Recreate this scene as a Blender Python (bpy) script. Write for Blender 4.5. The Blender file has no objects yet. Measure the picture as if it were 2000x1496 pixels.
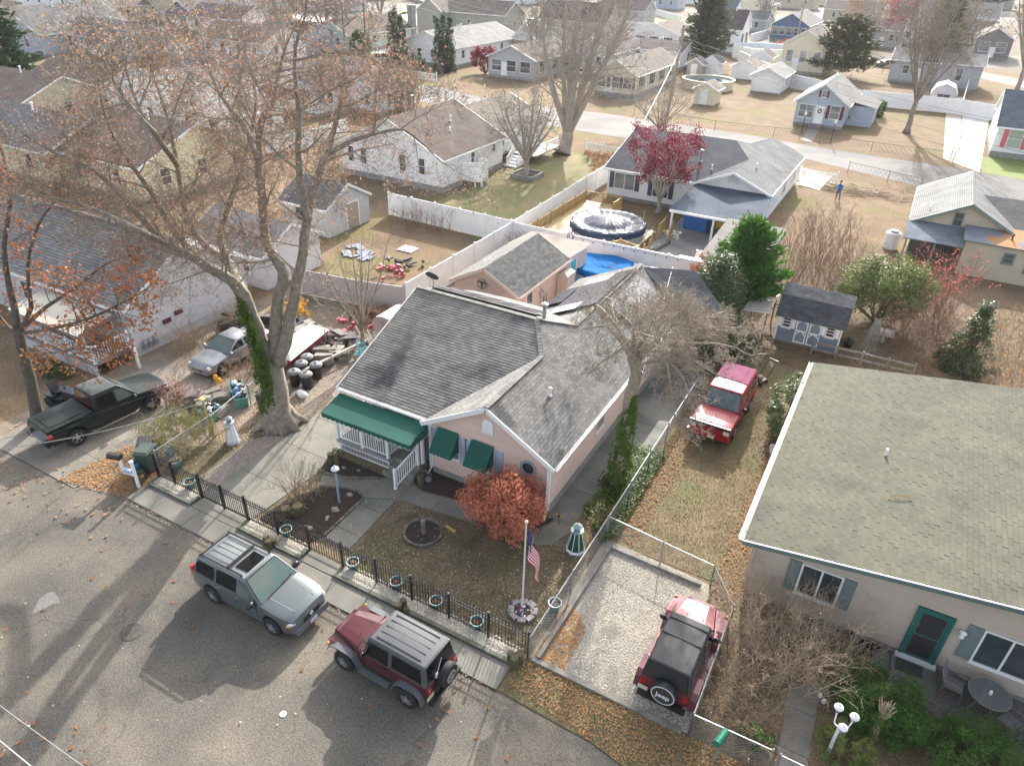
import bpy,math,random
import numpy as np
from mathutils import Vector,Matrix
C=bpy.context.scene.collection
scn=bpy.context.scene
rad=math.radians
HC=19.0
F_PX,CX,CY=1390.0,1000.0,748.0
RM=np.array([[0.87333079,0.27534628,-0.40184294],[0.48640882,-0.44811989,0.75006334],[0.02645334,-0.85051337,-0.52528776]])
cam=bpy.data.objects.new('camera',bpy.data.cameras.new('camera'));C.objects.link(cam)
cam.data.sensor_fit='HORIZONTAL';cam.data.sensor_width=36;cam.data.lens=F_PX/2000*36
cam.data.clip_start=0.1;cam.data.clip_end=3000
mw=Matrix(((RM[0][0],-RM[0][1],-RM[0][2],0),(RM[1][0],-RM[1][1],-RM[1][2],0),(RM[2][0],-RM[2][1],-RM[2][2],HC),(0,0,0,1)))
cam.matrix_world=mw
scn.camera=cam
SUN_AZ,SUN_EL=rad(-13),rad(27)
w=bpy.data.worlds.new('World');scn.world=w;w.use_nodes=True
nt=w.node_tree;bg=nt.nodes['Background']
sky=nt.nodes.new('ShaderNodeTexSky');sky.sky_type='NISHITA';sky.sun_disc=False
sky.sun_elevation=SUN_EL;sky.sun_rotation=SUN_AZ
sky.air_density=1.0;sky.dust_density=4.0;sky.ozone_density=1.0
hz=nt.nodes.new('ShaderNodeHueSaturation');hz.inputs['Saturation'].default_value=.5;nt.links.new(sky.outputs[0],hz.inputs['Color']);nt.links.new(hz.outputs[0],bg.inputs[0]);bg.inputs[1].default_value=0.15
sl=bpy.data.lights.new('sun','SUN');sl.energy=2.9;sl.angle=rad(0.7);sl.color=(1.0,0.96,0.9)
so=bpy.data.objects.new('sun',sl);C.objects.link(so)
sd=Vector((math.sin(SUN_AZ)*math.cos(SUN_EL),math.cos(SUN_AZ)*math.cos(SUN_EL),math.sin(SUN_EL)))
so.rotation_euler=sd.to_track_quat('Z','Y').to_euler();so.location=(0,0,60)
scn.view_settings.view_transform='Standard';scn.view_settings.look='None'
scn.view_settings.gamma=1;scn.view_settings.use_curve_mapping=False
scn.view_settings.exposure=1.58
def _ray(u,v):
 return RM@np.array([u-CX,v-CY,F_PX])
def G(u,v,z=0.0):
 "point of the place seen at photo position (u, v), at height z"
 d=_ray(u,v);t=(z-HC)/d[2];return Vector((d[0]*t,d[1]*t,z))
def LY(u,v,Y):
 d=_ray(u,v);t=Y/d[1];return Vector((d[0]*t,Y,HC+d[2]*t))
ORG={}
class MB:
 def __init__(s):s.v=[];s.f=[];s.m=[];s.uv=[];s.hasuv=False
 def face(s,pts,mi=0,uv=None):
  n=len(s.v);s.v.extend([tuple(p)for p in pts]);s.f.append(tuple(range(n,n+len(pts))));s.m.append(mi)
  if uv:s.hasuv=True
  s.uv.extend(uv if uv else[(0,0)]*len(pts))
 def mesh(s,vs,fs,mi=0):
  n=len(s.v);s.v.extend([tuple(p)for p in vs])
  for f in fs:s.f.append(tuple(i+n for i in f));s.m.append(mi);s.uv.extend([(0,0)]*len(f))
 def box(s,x0,y0,z0,x1,y1,z1,mi=0):
  s.mesh([(x0,y0,z0),(x1,y0,z0),(x1,y1,z0),(x0,y1,z0),(x0,y0,z1),(x1,y0,z1),(x1,y1,z1),(x0,y1,z1)],[(0,3,2,1),(4,5,6,7),(0,1,5,4),(1,2,6,5),(2,3,7,6),(3,0,4,7)],mi)
 def obox(s,c,d,rz=0,mi=0,M=None):
  hx,hy,hz=d[0]/2,d[1]/2,d[2]/2
  M=M or Matrix.Rotation(rz,3,'Z');c=Vector(c)
  vs=[c+M@Vector((a*hx,b*hy,e*hz))for e in(-1,1)for a,b in((-1,-1),(1,-1),(1,1),(-1,1))]
  s.mesh(vs,[(0,3,2,1),(4,5,6,7),(0,1,5,4),(1,2,6,5),(2,3,7,6),(3,0,4,7)],mi)
 def bar(s,a,b,w,h=None,mi=0):
  "a beam from a to b, w wide and h high"
  a=Vector(a);b=Vector(b);d=b-a;L=d.length
  if L<1e-6:return
  x=d/L;up=Vector((0,0,1))if abs(x.z)<.95 else Vector((0,1,0))
  y=up.cross(x).normalized();z=x.cross(y);h=h or w
  s.obox((a+b)/2,(L,w,h),M=Matrix((x,y,z)).transposed(),mi=mi)
 def prism(s,poly,z0,z1,mi=0,ms=None):
  n=len(poly);b=[(p[0],p[1],z0)for p in poly];t=[(p[0],p[1],z1)for p in poly]
  fs=[tuple(range(n-1,-1,-1)),tuple(range(n,2*n))]+[(i,(i+1)%n,n+(i+1)%n,n+i)for i in range(n)]
  s.mesh(b+t,fs,mi)
 def slab(s,pts,th,mi=0,uv=None,me=None):
  "planar 3-D polygon, thickened downwards along its normal by th"
  P=[Vector(p)for p in pts];n=Vector((0,0,0))
  for i in range(len(P)):n+=P[i].cross(P[(i+1)%len(P)])
  n.normalize();k=len(P)
  if n.z<0:P.reverse();n=-n;uv=uv[::-1]if uv else None
  Q=[p-n*th for p in P]
  s.face(P,mi,uv);s.face(Q[::-1],mi if me is None else me)
  for i in range(k):
   j=(i+1)%k;s.face([P[i],Q[i],Q[j],P[j]],mi if me is None else me)
 def tube(s,pts,rs,n=6,mi=0,cap=True):
  pts=[Vector(p)for p in pts]
  if not hasattr(rs,'__len__'):rs=[rs]*len(pts)
  rings=[];px=None
  for i,p in enumerate(pts):
   d=(pts[min(i+1,len(pts)-1)]-pts[max(i-1,0)])
   d=d.normalized()if d.length>1e-9 else Vector((0,0,1))
   if px is None:px=d.orthogonal().normalized()
   else:
    px=px-d*px.dot(d);px=px.normalized()if px.length>1e-6 else d.orthogonal().normalized()
   py=d.cross(px);r=max(rs[i],1e-4)
   rings.append([p+px*(r*math.cos(2*math.pi*k/n))+py*(r*math.sin(2*math.pi*k/n))for k in range(n)])
  vs=[q for r in rings for q in r]
  fs=[(i*n+k,i*n+(k+1)%n,(i+1)*n+(k+1)%n,(i+1)*n+k)for i in range(len(rings)-1)for k in range(n)]
  if cap:fs+=[tuple(range(n-1,-1,-1)),tuple(range((len(rings)-1)*n,len(rings)*n))]
  s.mesh(vs,fs,mi)
 def lathe(s,prof,c=(0,0,0),n=12,mi=0,axis='Z',closed=True):
  vs=[];c=Vector(c)
  for r,z in prof:
   for k in range(n):
    a=2*math.pi*k/n;x,y=r*math.cos(a),r*math.sin(a)
    q=(x,y,z)if axis=='Z' else((x,z,y)if axis=='Y' else(z,x,y));vs.append(c+Vector(q))
  fs=[(i*n+k,i*n+(k+1)%n,(i+1)*n+(k+1)%n,(i+1)*n+k)for i in range(len(prof)-1)for k in range(n)]
  if closed:fs+=[tuple(range(n-1,-1,-1)),tuple(range((len(prof)-1)*n,len(prof)*n))]
  s.mesh(vs,fs,mi)
 def blob(s,c,r,mi=0,n=8,m=5,sd=0,wob=.12):
  rr=random.Random(sd);c=Vector(c);r=r if hasattr(r,'__len__')else(r,r,r)
  vs=[c+Vector((0,0,r[2]))]
  for i in range(1,m):
   t=math.pi*i/m
   for k in range(n):
    a=2*math.pi*k/n;q=1+rr.uniform(-wob,wob)
    vs.append(c+Vector((r[0]*q*math.sin(t)*math.cos(a),r[1]*q*math.sin(t)*math.sin(a),r[2]*q*math.cos(t))))
  vs.append(c-Vector((0,0,r[2])));e=len(vs)-1
  fs=[(0,1+k,1+(k+1)%n)for k in range(n)]
  for i in range(m-2):fs+=[(1+i*n+k,1+(i+1)*n+k,1+(i+1)*n+(k+1)%n,1+i*n+(k+1)%n)for k in range(n)]
  fs+=[(e,1+(m-2)*n+(k+1)%n,1+(m-2)*n+k)for k in range(n)]
  s.mesh(vs,fs,mi)
 def data(s,name,mats,org=(0,0,0),smooth=False):
  me=bpy.data.meshes.new(name);o=Vector(org)
  va=np.array(s.v,dtype=np.float64).reshape(-1,3)-np.array(o)
  me.from_pydata(va.tolist(),[],s.f)
  if not hasattr(mats,'__len__'):mats=[mats]
  for m in mats:me.materials.append(m)
  if len(mats)>1:me.polygons.foreach_set('material_index',s.m)
  if s.hasuv:
   ul=me.uv_layers.new(name='uv');ul.data.foreach_set('uv',[c for q in s.uv for c in q])
  if smooth:me.polygons.foreach_set('use_smooth',[True]*len(s.f))
  me.update();return me
 def part(s,name,mats,parent,smooth=False,label=None,local=False,kind=None):
  "a child mesh; vertices are in world coordinates unless local"
  o=bpy.data.objects.new(name,s.data(name,mats,(0,0,0)if local else ORG.get(parent.name,(0,0,0)),smooth))
  C.objects.link(o);o.parent=parent;ORG[o.name]=ORG.get(parent.name,Vector((0,0,0)))
  if label:o['label']=label
  if kind:o['kind']=kind
  return o
 def solo(s,name,mats,label,cat,loc=(0,0,0),group=None,kind=None,smooth=False):
  "a thing that is one mesh; vertices in world coordinates"
  o=bpy.data.objects.new(name,s.data(name,mats,loc,smooth));C.objects.link(o);o.location=loc
  tag(o,label,cat,group,kind);ORG[o.name]=Vector(loc);return o
 def struct(s,name,mats,kind='structure',label=None,cat=None):
  o=bpy.data.objects.new(name,s.data(name,mats));C.objects.link(o);tag(o,label,cat,None,kind);ORG[o.name]=Vector((0,0,0));return o
def tag(o,label=None,cat=None,group=None,kind=None):
 if label:o['label']=label
 if cat:o['category']=cat
 if group:o['group']=group
 if kind:o['kind']=kind
 return o
def thing(name,label,cat,loc=(0,0,0),rz=0,group=None):
 o=bpy.data.objects.new(name,None);C.objects.link(o);o.location=loc;o.rotation_euler=(0,0,rz)
 o.empty_display_size=.3;ORG[o.name]=Vector(loc);return tag(o,label,cat,group)
def inst(name,me,parent,loc,rot=(0,0,0),scale=None):
 "child sharing mesh data; loc relative to the parent's origin"
 o=bpy.data.objects.new(name,me);C.objects.link(o);o.parent=parent;o.location=loc;o.rotation_euler=rot
 if scale:o.scale=scale
 ORG[o.name]=ORG.get(parent.name,Vector((0,0,0)));return o
def dup(root,loc,rz=0,label=None,group=None,scale=None):
 kids={}
 for o in ALLKIDS(root):kids.setdefault(o.parent.name,[]).append(o)
 r=root.copy();C.objects.link(r);r.location=loc;r.rotation_euler=(0,0,rz)
 if label:r['label']=label
 if group:r['group']=group
 if scale:r.scale=(scale,)*3
 def rec(a,b):
  for ch in kids.get(a.name,[]):
   c=ch.copy();C.objects.link(c);c.parent=b;rec(ch,c)
 rec(root,r);return r
def ALLKIDS(root):
 out=[];st=[root]
 while st:
  a=st.pop()
  for c in a.children:out.append(c);st.append(c)
 return out
def inpoly(x,y,P):
 c=False;j=len(P)-1
 for i in range(len(P)):
  if(P[i][1]>y)!=(P[j][1]>y)and x<(P[j][0]-P[i][0])*(y-P[i][1])/(P[j][1]-P[i][1])+P[i][0]:c=not c
  j=i
 return c
_mc={}
def mat(name,col,rough=.75,col2=None,vs=3.0,bump=0.0,bs=60.0,metal=0.0,coat=0.0,island=0.0,fine=0.0,fs=120.0,emit=None,spec=.5,stain=None,ss=.5,sr=(.5,.62),obj=False,bd=.01):
 if name in _mc:return _mc[name]
 m=bpy.data.materials.new(name);m.use_nodes=True;n=m.node_tree;N=n.nodes;L=n.links
 b=N['Principled BSDF'];b.inputs['Roughness'].default_value=rough;b.inputs['Metallic'].default_value=metal
 b.inputs['Specular IOR Level'].default_value=spec
 if coat:b.inputs['Coat Weight'].default_value=coat;b.inputs['Coat Roughness'].default_value=.06
 geo=N.new('ShaderNodeNewGeometry')
 pos=geo.outputs['Position']
 if obj:pos=N.new('ShaderNodeTexCoord').outputs['Object']
 def noise(sc,det=4):
  t=N.new('ShaderNodeTexNoise');t.inputs['Scale'].default_value=sc;t.inputs['Detail'].default_value=det;L.new(pos,t.inputs['Vector']);return t.outputs['Fac']
 def mix(a,bb,fac,lo=.35,hi=.65):
  r=N.new('ShaderNodeMapRange');r.inputs[1].default_value=lo;r.inputs[2].default_value=hi;L.new(fac,r.inputs[0])
  x=N.new('ShaderNodeMix');x.data_type='RGBA';L.new(r.outputs[0],x.inputs[0])
  for s_,q in((6,a),(7,bb)):
   if isinstance(q,tuple):x.inputs[s_].default_value=(*q,1)
   else:L.new(q,x.inputs[s_])
  return x.outputs[2]
 cur=tuple(col)
 if col2:cur=mix(cur,tuple(col2),noise(vs))
 if stain:cur=mix(cur,tuple(stain),noise(ss,8),*sr)
 if fine or island:
  v=N.new('ShaderNodeHueSaturation')
  if isinstance(cur,tuple):v.inputs['Color'].default_value=(*cur,1)
  else:L.new(cur,v.inputs['Color'])
  acc=None
  if fine:
   a=N.new('ShaderNodeMapRange');a.inputs[1].default_value=.3;a.inputs[2].default_value=.7;a.inputs[3].default_value=1-fine;a.inputs[4].default_value=1+fine
   L.new(noise(fs,3),a.inputs[0]);acc=a.outputs[0]
  if island:
   oi=N.new('ShaderNodeObjectInfo');ad=N.new('ShaderNodeMath');ad.operation='ADD'
   L.new(geo.outputs['Random Per Island'],ad.inputs[0]);L.new(oi.outputs['Random'],ad.inputs[1])
   fr=N.new('ShaderNodeMath');fr.operation='FRACT';L.new(ad.outputs[0],fr.inputs[0])
   a=N.new('ShaderNodeMapRange');a.inputs[3].default_value=1-island;a.inputs[4].default_value=1+island;L.new(fr.outputs[0],a.inputs[0])
   if acc is None:acc=a.outputs[0]
   else:
    mu=N.new('ShaderNodeMath');mu.operation='MULTIPLY';L.new(acc,mu.inputs[0]);L.new(a.outputs[0],mu.inputs[1]);acc=mu.outputs[0]
  L.new(acc,v.inputs['Value']);cur=v.outputs[0]
 if isinstance(cur,tuple):b.inputs['Base Color'].default_value=(*cur,1)
 else:L.new(cur,b.inputs['Base Color'])
 if bump:
  bu=N.new('ShaderNodeBump');bu.inputs['Strength'].default_value=bump;bu.inputs['Distance'].default_value=bd
  L.new(noise(bs,4),bu.inputs['Height']);L.new(bu.outputs[0],b.inputs['Normal'])
 if emit:b.inputs['Emission Color'].default_value=(*emit[:3],1);b.inputs['Emission Strength'].default_value=emit[3]
 _mc[name]=m;return m
def siding(name,col,step=.115,rough=.6,vertical=False):
 "lap siding too far off to count its boards: colour plus fine relief"
 if name in _mc:return _mc[name]
 m=bpy.data.materials.new(name);m.use_nodes=True;n=m.node_tree;N=n.nodes;L=n.links;b=N['Principled BSDF']
 b.inputs['Roughness'].default_value=rough
 t=N.new('ShaderNodeTexCoord');sp=N.new('ShaderNodeSeparateXYZ');L.new(t.outputs['Object'],sp.inputs[0])
 if vertical:
  a0=N.new('ShaderNodeMath');a0.operation='ADD';L.new(sp.outputs[0],a0.inputs[0]);L.new(sp.outputs[1],a0.inputs[1]);src=a0.outputs[0]
 else:src=sp.outputs[2]
 d=N.new('ShaderNodeMath');d.operation='DIVIDE';d.inputs[1].default_value=step;L.new(src,d.inputs[0])
 f=N.new('ShaderNodeMath');f.operation='FRACT';L.new(d.outputs[0],f.inputs[0])
 iv=N.new('ShaderNodeMath');iv.operation='SUBTRACT';iv.inputs[0].default_value=1;L.new(f.outputs[0],iv.inputs[1])
 bu=N.new('ShaderNodeBump');bu.inputs['Strength'].default_value=.8;bu.inputs['Distance'].default_value=.018
 L.new(iv.outputs[0],bu.inputs['Height']);L.new(bu.outputs[0],b.inputs['Normal'])
 no=N.new('ShaderNodeTexNoise');no.inputs['Scale'].default_value=1.2;no.inputs['Detail'].default_value=6;L.new(t.outputs['Object'],no.inputs['Vector'])
 r=N.new('ShaderNodeMapRange');r.inputs[1].default_value=.3;r.inputs[2].default_value=.75;r.inputs[3].default_value=1.0;r.inputs[4].default_value=.86;L.new(no.outputs[0],r.inputs[0])
 h=N.new('ShaderNodeHueSaturation');h.inputs['Color'].default_value=(*col,1);L.new(r.outputs[0],h.inputs['Value']);L.new(h.outputs[0],b.inputs['Base Color'])
 _mc[name]=m;return m
def shingles(name,col,col2,rows=.145,rough=.9,stain=None):
 "roof covering for roofs too far off to count: tab pattern from the slope's own UV (metres)"
 if name in _mc:return _mc[name]
 m=bpy.data.materials.new(name);m.use_nodes=True;n=m.node_tree;N=n.nodes;L=n.links;b=N['Principled BSDF']
 b.inputs['Roughness'].default_value=rough;b.inputs['Specular IOR Level'].default_value=.12
 t=N.new('ShaderNodeTexCoord');g=N.new('ShaderNodeNewGeometry')
 br=N.new('ShaderNodeTexBrick');br.inputs['Scale'].default_value=1.0;br.inputs['Brick Width'].default_value=.32;br.inputs['Row Height'].default_value=rows
 br.inputs['Mortar Size'].default_value=.012;br.inputs['Color1'].default_value=(*col,1);br.inputs['Color2'].default_value=(*col2,1)
 br.inputs['Mortar'].default_value=(*[c*.45 for c in col],1);L.new(t.outputs['UV'],br.inputs['Vector'])
 no=N.new('ShaderNodeTexNoise');no.inputs['Scale'].default_value=.7;no.inputs['Detail'].default_value=7;L.new(g.outputs['Position'],no.inputs['Vector'])
 r=N.new('ShaderNodeMapRange');r.inputs[1].default_value=.35;r.inputs[2].default_value=.7;r.inputs[3].default_value=1.08;r.inputs[4].default_value=.72;L.new(no.outputs[0],r.inputs[0])
 h=N.new('ShaderNodeHueSaturation');L.new(br.outputs['Color'],h.inputs['Color']);L.new(r.outputs[0],h.inputs['Value'])
 out=h.outputs[0]
 if stain:
  n2=N.new('ShaderNodeTexNoise');n2.inputs['Scale'].default_value=.35;n2.inputs['Detail'].default_value=9;L.new(g.outputs['Position'],n2.inputs['Vector'])
  r2=N.new('ShaderNodeMapRange');r2.inputs[1].default_value=.5;r2.inputs[2].default_value=.6;L.new(n2.outputs[0],r2.inputs[0])
  x=N.new('ShaderNodeMix');x.data_type='RGBA';L.new(r2.outputs[0],x.inputs[0]);L.new(out,x.inputs[6]);x.inputs[7].default_value=(*stain,1);out=x.outputs[2]
 L.new(out,b.inputs['Base Color'])
 bu=N.new('ShaderNodeBump');bu.invert=True;bu.inputs['Strength'].default_value=.7;bu.inputs['Distance'].default_value=.012
 L.new(br.outputs['Fac'],bu.inputs['Height']);L.new(bu.outputs[0],b.inputs['Normal'])
 _mc[name]=m;return m
def leafmat(name,col,col2,rough=.6,trans=.3):
 if name in _mc:return _mc[name]
 m=bpy.data.materials.new(name);m.use_nodes=True;n=m.node_tree;N=n.nodes;L=n.links;b=N['Principled BSDF']
 g=N.new('ShaderNodeNewGeometry');x=N.new('ShaderNodeMix');x.data_type='RGBA';L.new(g.outputs['Random Per Island'],x.inputs[0])
 x.inputs[6].default_value=(*col,1);x.inputs[7].default_value=(*col2,1);L.new(x.outputs[2],b.inputs['Base Color']);b.inputs['Roughness'].default_value=rough;b.inputs['Specular IOR Level'].default_value=.15
 tr=N.new('ShaderNodeBsdfTranslucent');L.new(x.outputs[2],tr.inputs[0]);ms=N.new('ShaderNodeMixShader');ms.inputs[0].default_value=trans
 L.new(b.outputs[0],ms.inputs[1]);L.new(tr.outputs[0],ms.inputs[2]);L.new(ms.outputs[0],N['Material Output'].inputs[0])
 _mc[name]=m;return m
WHITE=mat('white_vinyl',(.86,.86,.85),.45,(.8,.8,.78),1.5)
TRIM=mat('white_trim',(.75,.75,.74),.5)
GLASS=mat('window_glass',(.03,.04,.045),.06,(.09,.1,.1),.6,spec=.8)
GLASS2=mat('pale_window_glass',(.22,.25,.25),.08,(.1,.12,.13),.8,spec=.8)
DARK=mat('dark_void',(.015,.015,.016),.8)
BLACKMETAL=mat('black_iron',(.016,.016,.018),.4)
GALV=mat('galvanised_steel',(.42,.43,.44),.4,(.32,.33,.34),4,metal=.6)
CONC=mat('concrete',(.225,.21,.18),.85,(.165,.16,.135),.9,.25,90,stain=(.13,.14,.11),ss=.7,sr=(.52,.7),fine=.12,fs=60,island=.06)
CONCP=mat('pale_concrete',(.62,.59,.55),.85,(.5,.47,.44),.8,fine=.08)
FOUND=mat('foundation_block',(.3,.29,.27),.9,(.22,.21,.2),2)
WOODY=mat('new_treated_wood',(.5,.33,.12),.6,(.38,.25,.09),2.5,.2,40,island=.15)
WOODG=mat('grey_weathered_wood',(.27,.25,.22),.85,(.17,.16,.14),3,.3,30,island=.2)
WOODB=mat('brown_log_wood',(.12,.1,.05),.9,(.07,.07,.035),6,.6,30)
BARK=mat('maple_bark',(.3,.265,.215),.95,(.19,.16,.13),5,.9,18,fine=.2,fs=40,bd=.03)
BARKP=mat('pale_bark',(.4,.35,.29),.95,(.28,.24,.2),5,.8,18,bd=.03)
BARKD=mat('dark_bark',(.13,.11,.09),.95,(.08,.07,.055),5,.8,18)
BLACKP=mat('black_plastic',(.015,.015,.016),.35)
TYRE=mat('tyre_rubber',(.018,.018,.018),.8)
ALLOY=mat('alloy_rim',(.6,.6,.62),.3,metal=.8)
REDLENS=mat('red_lens',(.35,.01,.015),.15,coat=1)
CLEARLENS=mat('clear_lens',(.7,.7,.66),.12,coat=1)
AMBER=mat('amber_lens',(.6,.25,.02),.2,coat=1)
CHROME=mat('chrome',(.75,.75,.76),.12,metal=1)
PLATE=mat('licence_plate',(.68,.62,.36),.4,(.5,.5,.45),40)
PLATEW=mat('pale_licence_plate',(.7,.7,.68),.4,(.4,.42,.5),60)
# ================================================================ GROUND
def asph():
 m=mat('asphalt',(.15,.132,.107),.85,(.1,.092,.08),.5,.35,45,spec=.3,stain=(.18,.155,.12),ss=.35,sr=(.5,.66),fine=.4,fs=22,bd=.008)
 n=m.node_tree;N=n.nodes;L=n.links;b=N['Principled BSDF']
 lk=b.inputs['Base Color'].links[0].from_socket
 g=N['Geometry']if 'Geometry' in N else N.new('ShaderNodeNewGeometry')
 v=N.new('ShaderNodeTexVoronoi');v.inputs['Scale'].default_value=26;L.new(g.outputs['Position'],v.inputs['Vector'])
 r=N.new('ShaderNodeMapRange');r.inputs[1].default_value=.16;r.inputs[2].default_value=.06;L.new(v.outputs['Distance'],r.inputs[0])
 sp=N.new('ShaderNodeSeparateColor');L.new(v.outputs['Color'],sp.inputs[0])
 gt=N.new('ShaderNodeMath');gt.operation='GREATER_THAN';gt.inputs[1].default_value=.55;L.new(sp.outputs[0],gt.inputs[0])
 mu=N.new('ShaderNodeMath');mu.operation='MULTIPLY';L.new(r.outputs[0],mu.inputs[0]);L.new(gt.outputs[0],mu.inputs[1])
 x=N.new('ShaderNodeMix');x.data_type='RGBA';L.new(mu.outputs[0],x.inputs[0]);L.new(lk,x.inputs[6]);x.inputs[7].default_value=(.36,.33,.28,1)
 w2=N.new('ShaderNodeTexVoronoi');w2.feature='DISTANCE_TO_EDGE';w2.inputs['Scale'].default_value=.22
 no=N.new('ShaderNodeTexNoise');no.inputs['Scale'].default_value=1.4;no.inputs['Detail'].default_value=6;L.new(g.outputs['Position'],no.inputs['Vector'])
 ad=N.new('ShaderNodeVectorMath');ad.operation='MULTIPLY_ADD';L.new(no.outputs['Color'],ad.inputs[0]);ad.inputs[1].default_value=(1.6,1.6,0);L.new(g.outputs['Position'],ad.inputs[2]);L.new(ad.outputs[0],w2.inputs['Vector'])
 r2=N.new('ShaderNodeMapRange');r2.inputs[1].default_value=0;r2.inputs[2].default_value=.006;r2.inputs[3].default_value=.55;r2.inputs[4].default_value=0;L.new(w2.outputs['Distance'],r2.inputs[0])
 x2=N.new('ShaderNodeMix');x2.data_type='RGBA';L.new(r2.outputs[0],x2.inputs[0]);L.new(x.outputs[2],x2.inputs[6]);x2.inputs[7].default_value=(.05,.048,.045,1)
 L.new(x2.outputs[2],b.inputs['Base Color']);return m
ASPH=asph()
ROADP=mat('worn_pale_asphalt',(.18,.17,.16),.85,(.15,.143,.135),.25,stain=(.125,.12,.115),ss=.15,fine=.12,fs=8,spec=.2)
LAWN=mat('dormant_lawn',(.2,.145,.08),.95,(.13,.105,.055),1.1,.6,35,stain=(.14,.13,.055),ss=.35,sr=(.5,.64),fine=.4,fs=18,bd=.03)
LAWNB=mat('brown_lawn',(.195,.15,.09),.95,(.12,.095,.06),1.2,.6,35,stain=(.12,.115,.055),ss=.5,sr=(.54,.66),fine=.45,fs=16,bd=.03)
TAN=mat('tan_yard',(.22,.155,.097),.95,(.165,.118,.075),.5,.5,20,spec=.1,stain=(.17,.145,.065),ss=.18,sr=(.52,.64),fine=.25,fs=7,bd=.03)
GREENL=mat('green_lawn',(.14,.2,.035),.95,(.19,.2,.06),.6,fine=.25,fs=8)
FARG=mat('far_ground',(.2,.155,.105),.95,(.14,.13,.11),.06,spec=.1,stain=(.24,.22,.2),ss=.04,sr=(.52,.6),fine=.25,fs=3)
DIRT=mat('bare_dirt',(.24,.19,.14),.95,(.16,.125,.09),.8,.4,20,fine=.3,fs=15)
MULCH=mat('dark_mulch',(.05,.037,.03),.95,(.028,.022,.018),9,.9,30,fine=.5,fs=30,bd=.04)
GRAVEL=mat('gravel',(.36,.32,.26),.9,(.26,.235,.2),.9,.9,28,fine=.5,fs=26,bd=.03)
GRAVELD=mat('driveway_stone',(.25,.215,.18),.9,(.18,.155,.13),1.2,.9,30,fine=.5,fs=28,bd=.03)
PALEG=mat('pale_pea_gravel',(.5,.45,.37),.9,(.36,.32,.26),3,.9,30,fine=.5,fs=30,bd=.03)
def patch(name,pts,z,m,px=False,kind='structure',label=None,cat=None):
 b=MB();P=[G(*p,z)for p in pts]if px else[Vector((p[0],p[1],z))for p in pts]
 n=sum(P[i].x*P[(i+1)%len(P)].y-P[(i+1)%len(P)].x*P[i].y for i in range(len(P)))
 if n<0:P.reverse()
 b.face(P);return b.struct(name,m,kind,label,cat)
def rect(x0,y0,x1,y1):return[(x0,y0),(x1,y0),(x1,y1),(x0,y1)]
def clip(P,a,b,c):
 "keep the side a*x+b*y <= c of a polygon"
 out=[]
 for i in range(len(P)):
  p,q=P[i],P[(i+1)%len(P)];dp=a*p[0]+b*p[1]-c;dq=a*q[0]+b*q[1]-c
  if dp<=0:out.append(p)
  if dp*dq<0:t=dp/(dp-dq);out.append((p[0]+(q[0]-p[0])*t,p[1]+(q[1]-p[1])*t))
 return out
def slabs(name,poly,z,m,xs=None,ys=None,th=.05,gap=.012,base=None,parent=None,piece='paving_slab',rs=3):
 "a pavement split into its own slabs, joints open"
 rr=random.Random(rs)
 if parent is None:
  b=MB();b.prism(poly if sum(poly[i][0]*poly[(i+1)%len(poly)][1]-poly[(i+1)%len(poly)][0]*poly[i][1]for i in range(len(poly)))>0 else poly[::-1],.001,z-.018)
  parent=b.struct(name,base or DIRT)
 X=xs or[-1e3,1e3];Y=ys or[-1e3,1e3]
 for i in range(len(X)-1):
  for j in range(len(Y)-1):
   P=clip(clip(poly,-1,0,-(X[i]+gap)),1,0,X[i+1]-gap);P=clip(clip(P,0,-1,-(Y[j]+gap)),0,1,Y[j+1]-gap)
   if len(P)<3:continue
   A=sum(P[k][0]*P[(k+1)%len(P)][1]-P[(k+1)%len(P)][0]*P[k][1]for k in range(len(P)))/2
   if abs(A)<.03:continue
   if A<0:P=P[::-1]
   b=MB();b.prism(P,z-th+.03,z+rr.uniform(-.004,.004));b.part(piece,m,parent)
 return parent
W2=lambda L_:[tuple(G(*p)[:2])for p in L_]
gr=MB();gr.face([(-900,-120,-.03),(500,-120,-.03),(500,1200,-.03),(-900,1200,-.03)]);gr.struct('ground',FARG)
patch('yard_ground',[(-150,12),(60,12),(60,180),(-150,180)],-.02,TAN)
patch('street_road',[(-120,-60),(60,-60),(60,11.1),(-1,11.05),(-3.3,11.5),(-6.5,11.55),(-24,11.55),(-26,10.9),(-120,10.9)],-.008,ASPH)
patch('back_road',[(500,105),(700,140),(830,166),(1000,203),(1180,222),(1480,267),(1636,294),(1886,332),(2000,350),(2150,380),(2150,440),(2000,402),(1792,364),(1568,310),(1400,290),(1230,272),(1130,256),(960,225),(840,203),(740,182),(600,160),(500,140)],-.004,ROADP,px=True)
patch('side_road',[(-60,20),(20,32),(60,40),(140,52),(300,78),(420,98),(420,125),(300,113),(215,100),(140,90),(85,72),(0,60),(-60,50)],-.004,ROADP,px=True)
patch('far_road',[(640,0),(740,5),(800,9),(900,15),(960,22),(850,31),(780,23),(740,18),(640,8)],-.004,ROADP,px=True)
patch('right_far_road',[(1690,106),(1740,110),(1905,138),(2040,165),(2040,182),(1905,152),(1700,124)],-.004,ROADP,px=True)
patch('top_road',[(1610,0),(1662,0),(1650,30),(1600,62),(1560,90),(1540,90)],-.004,ROADP,px=True)
patch('left_yard',[(-32.5,11.3),(-21.2,11.6),(-21.2,44),(-24,44),(-32.5,30)],-.012,DIRT)
patch('front_lawn',rect(-20.9,13,-6.1,44),-.004,LAWNB)
patch('rear_left_yard',rect(-44,30,-24,45),-.006,TAN)
patch('truck_yard',rect(-6.1,19.2,-.6,44),-.004,LAWN)
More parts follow.
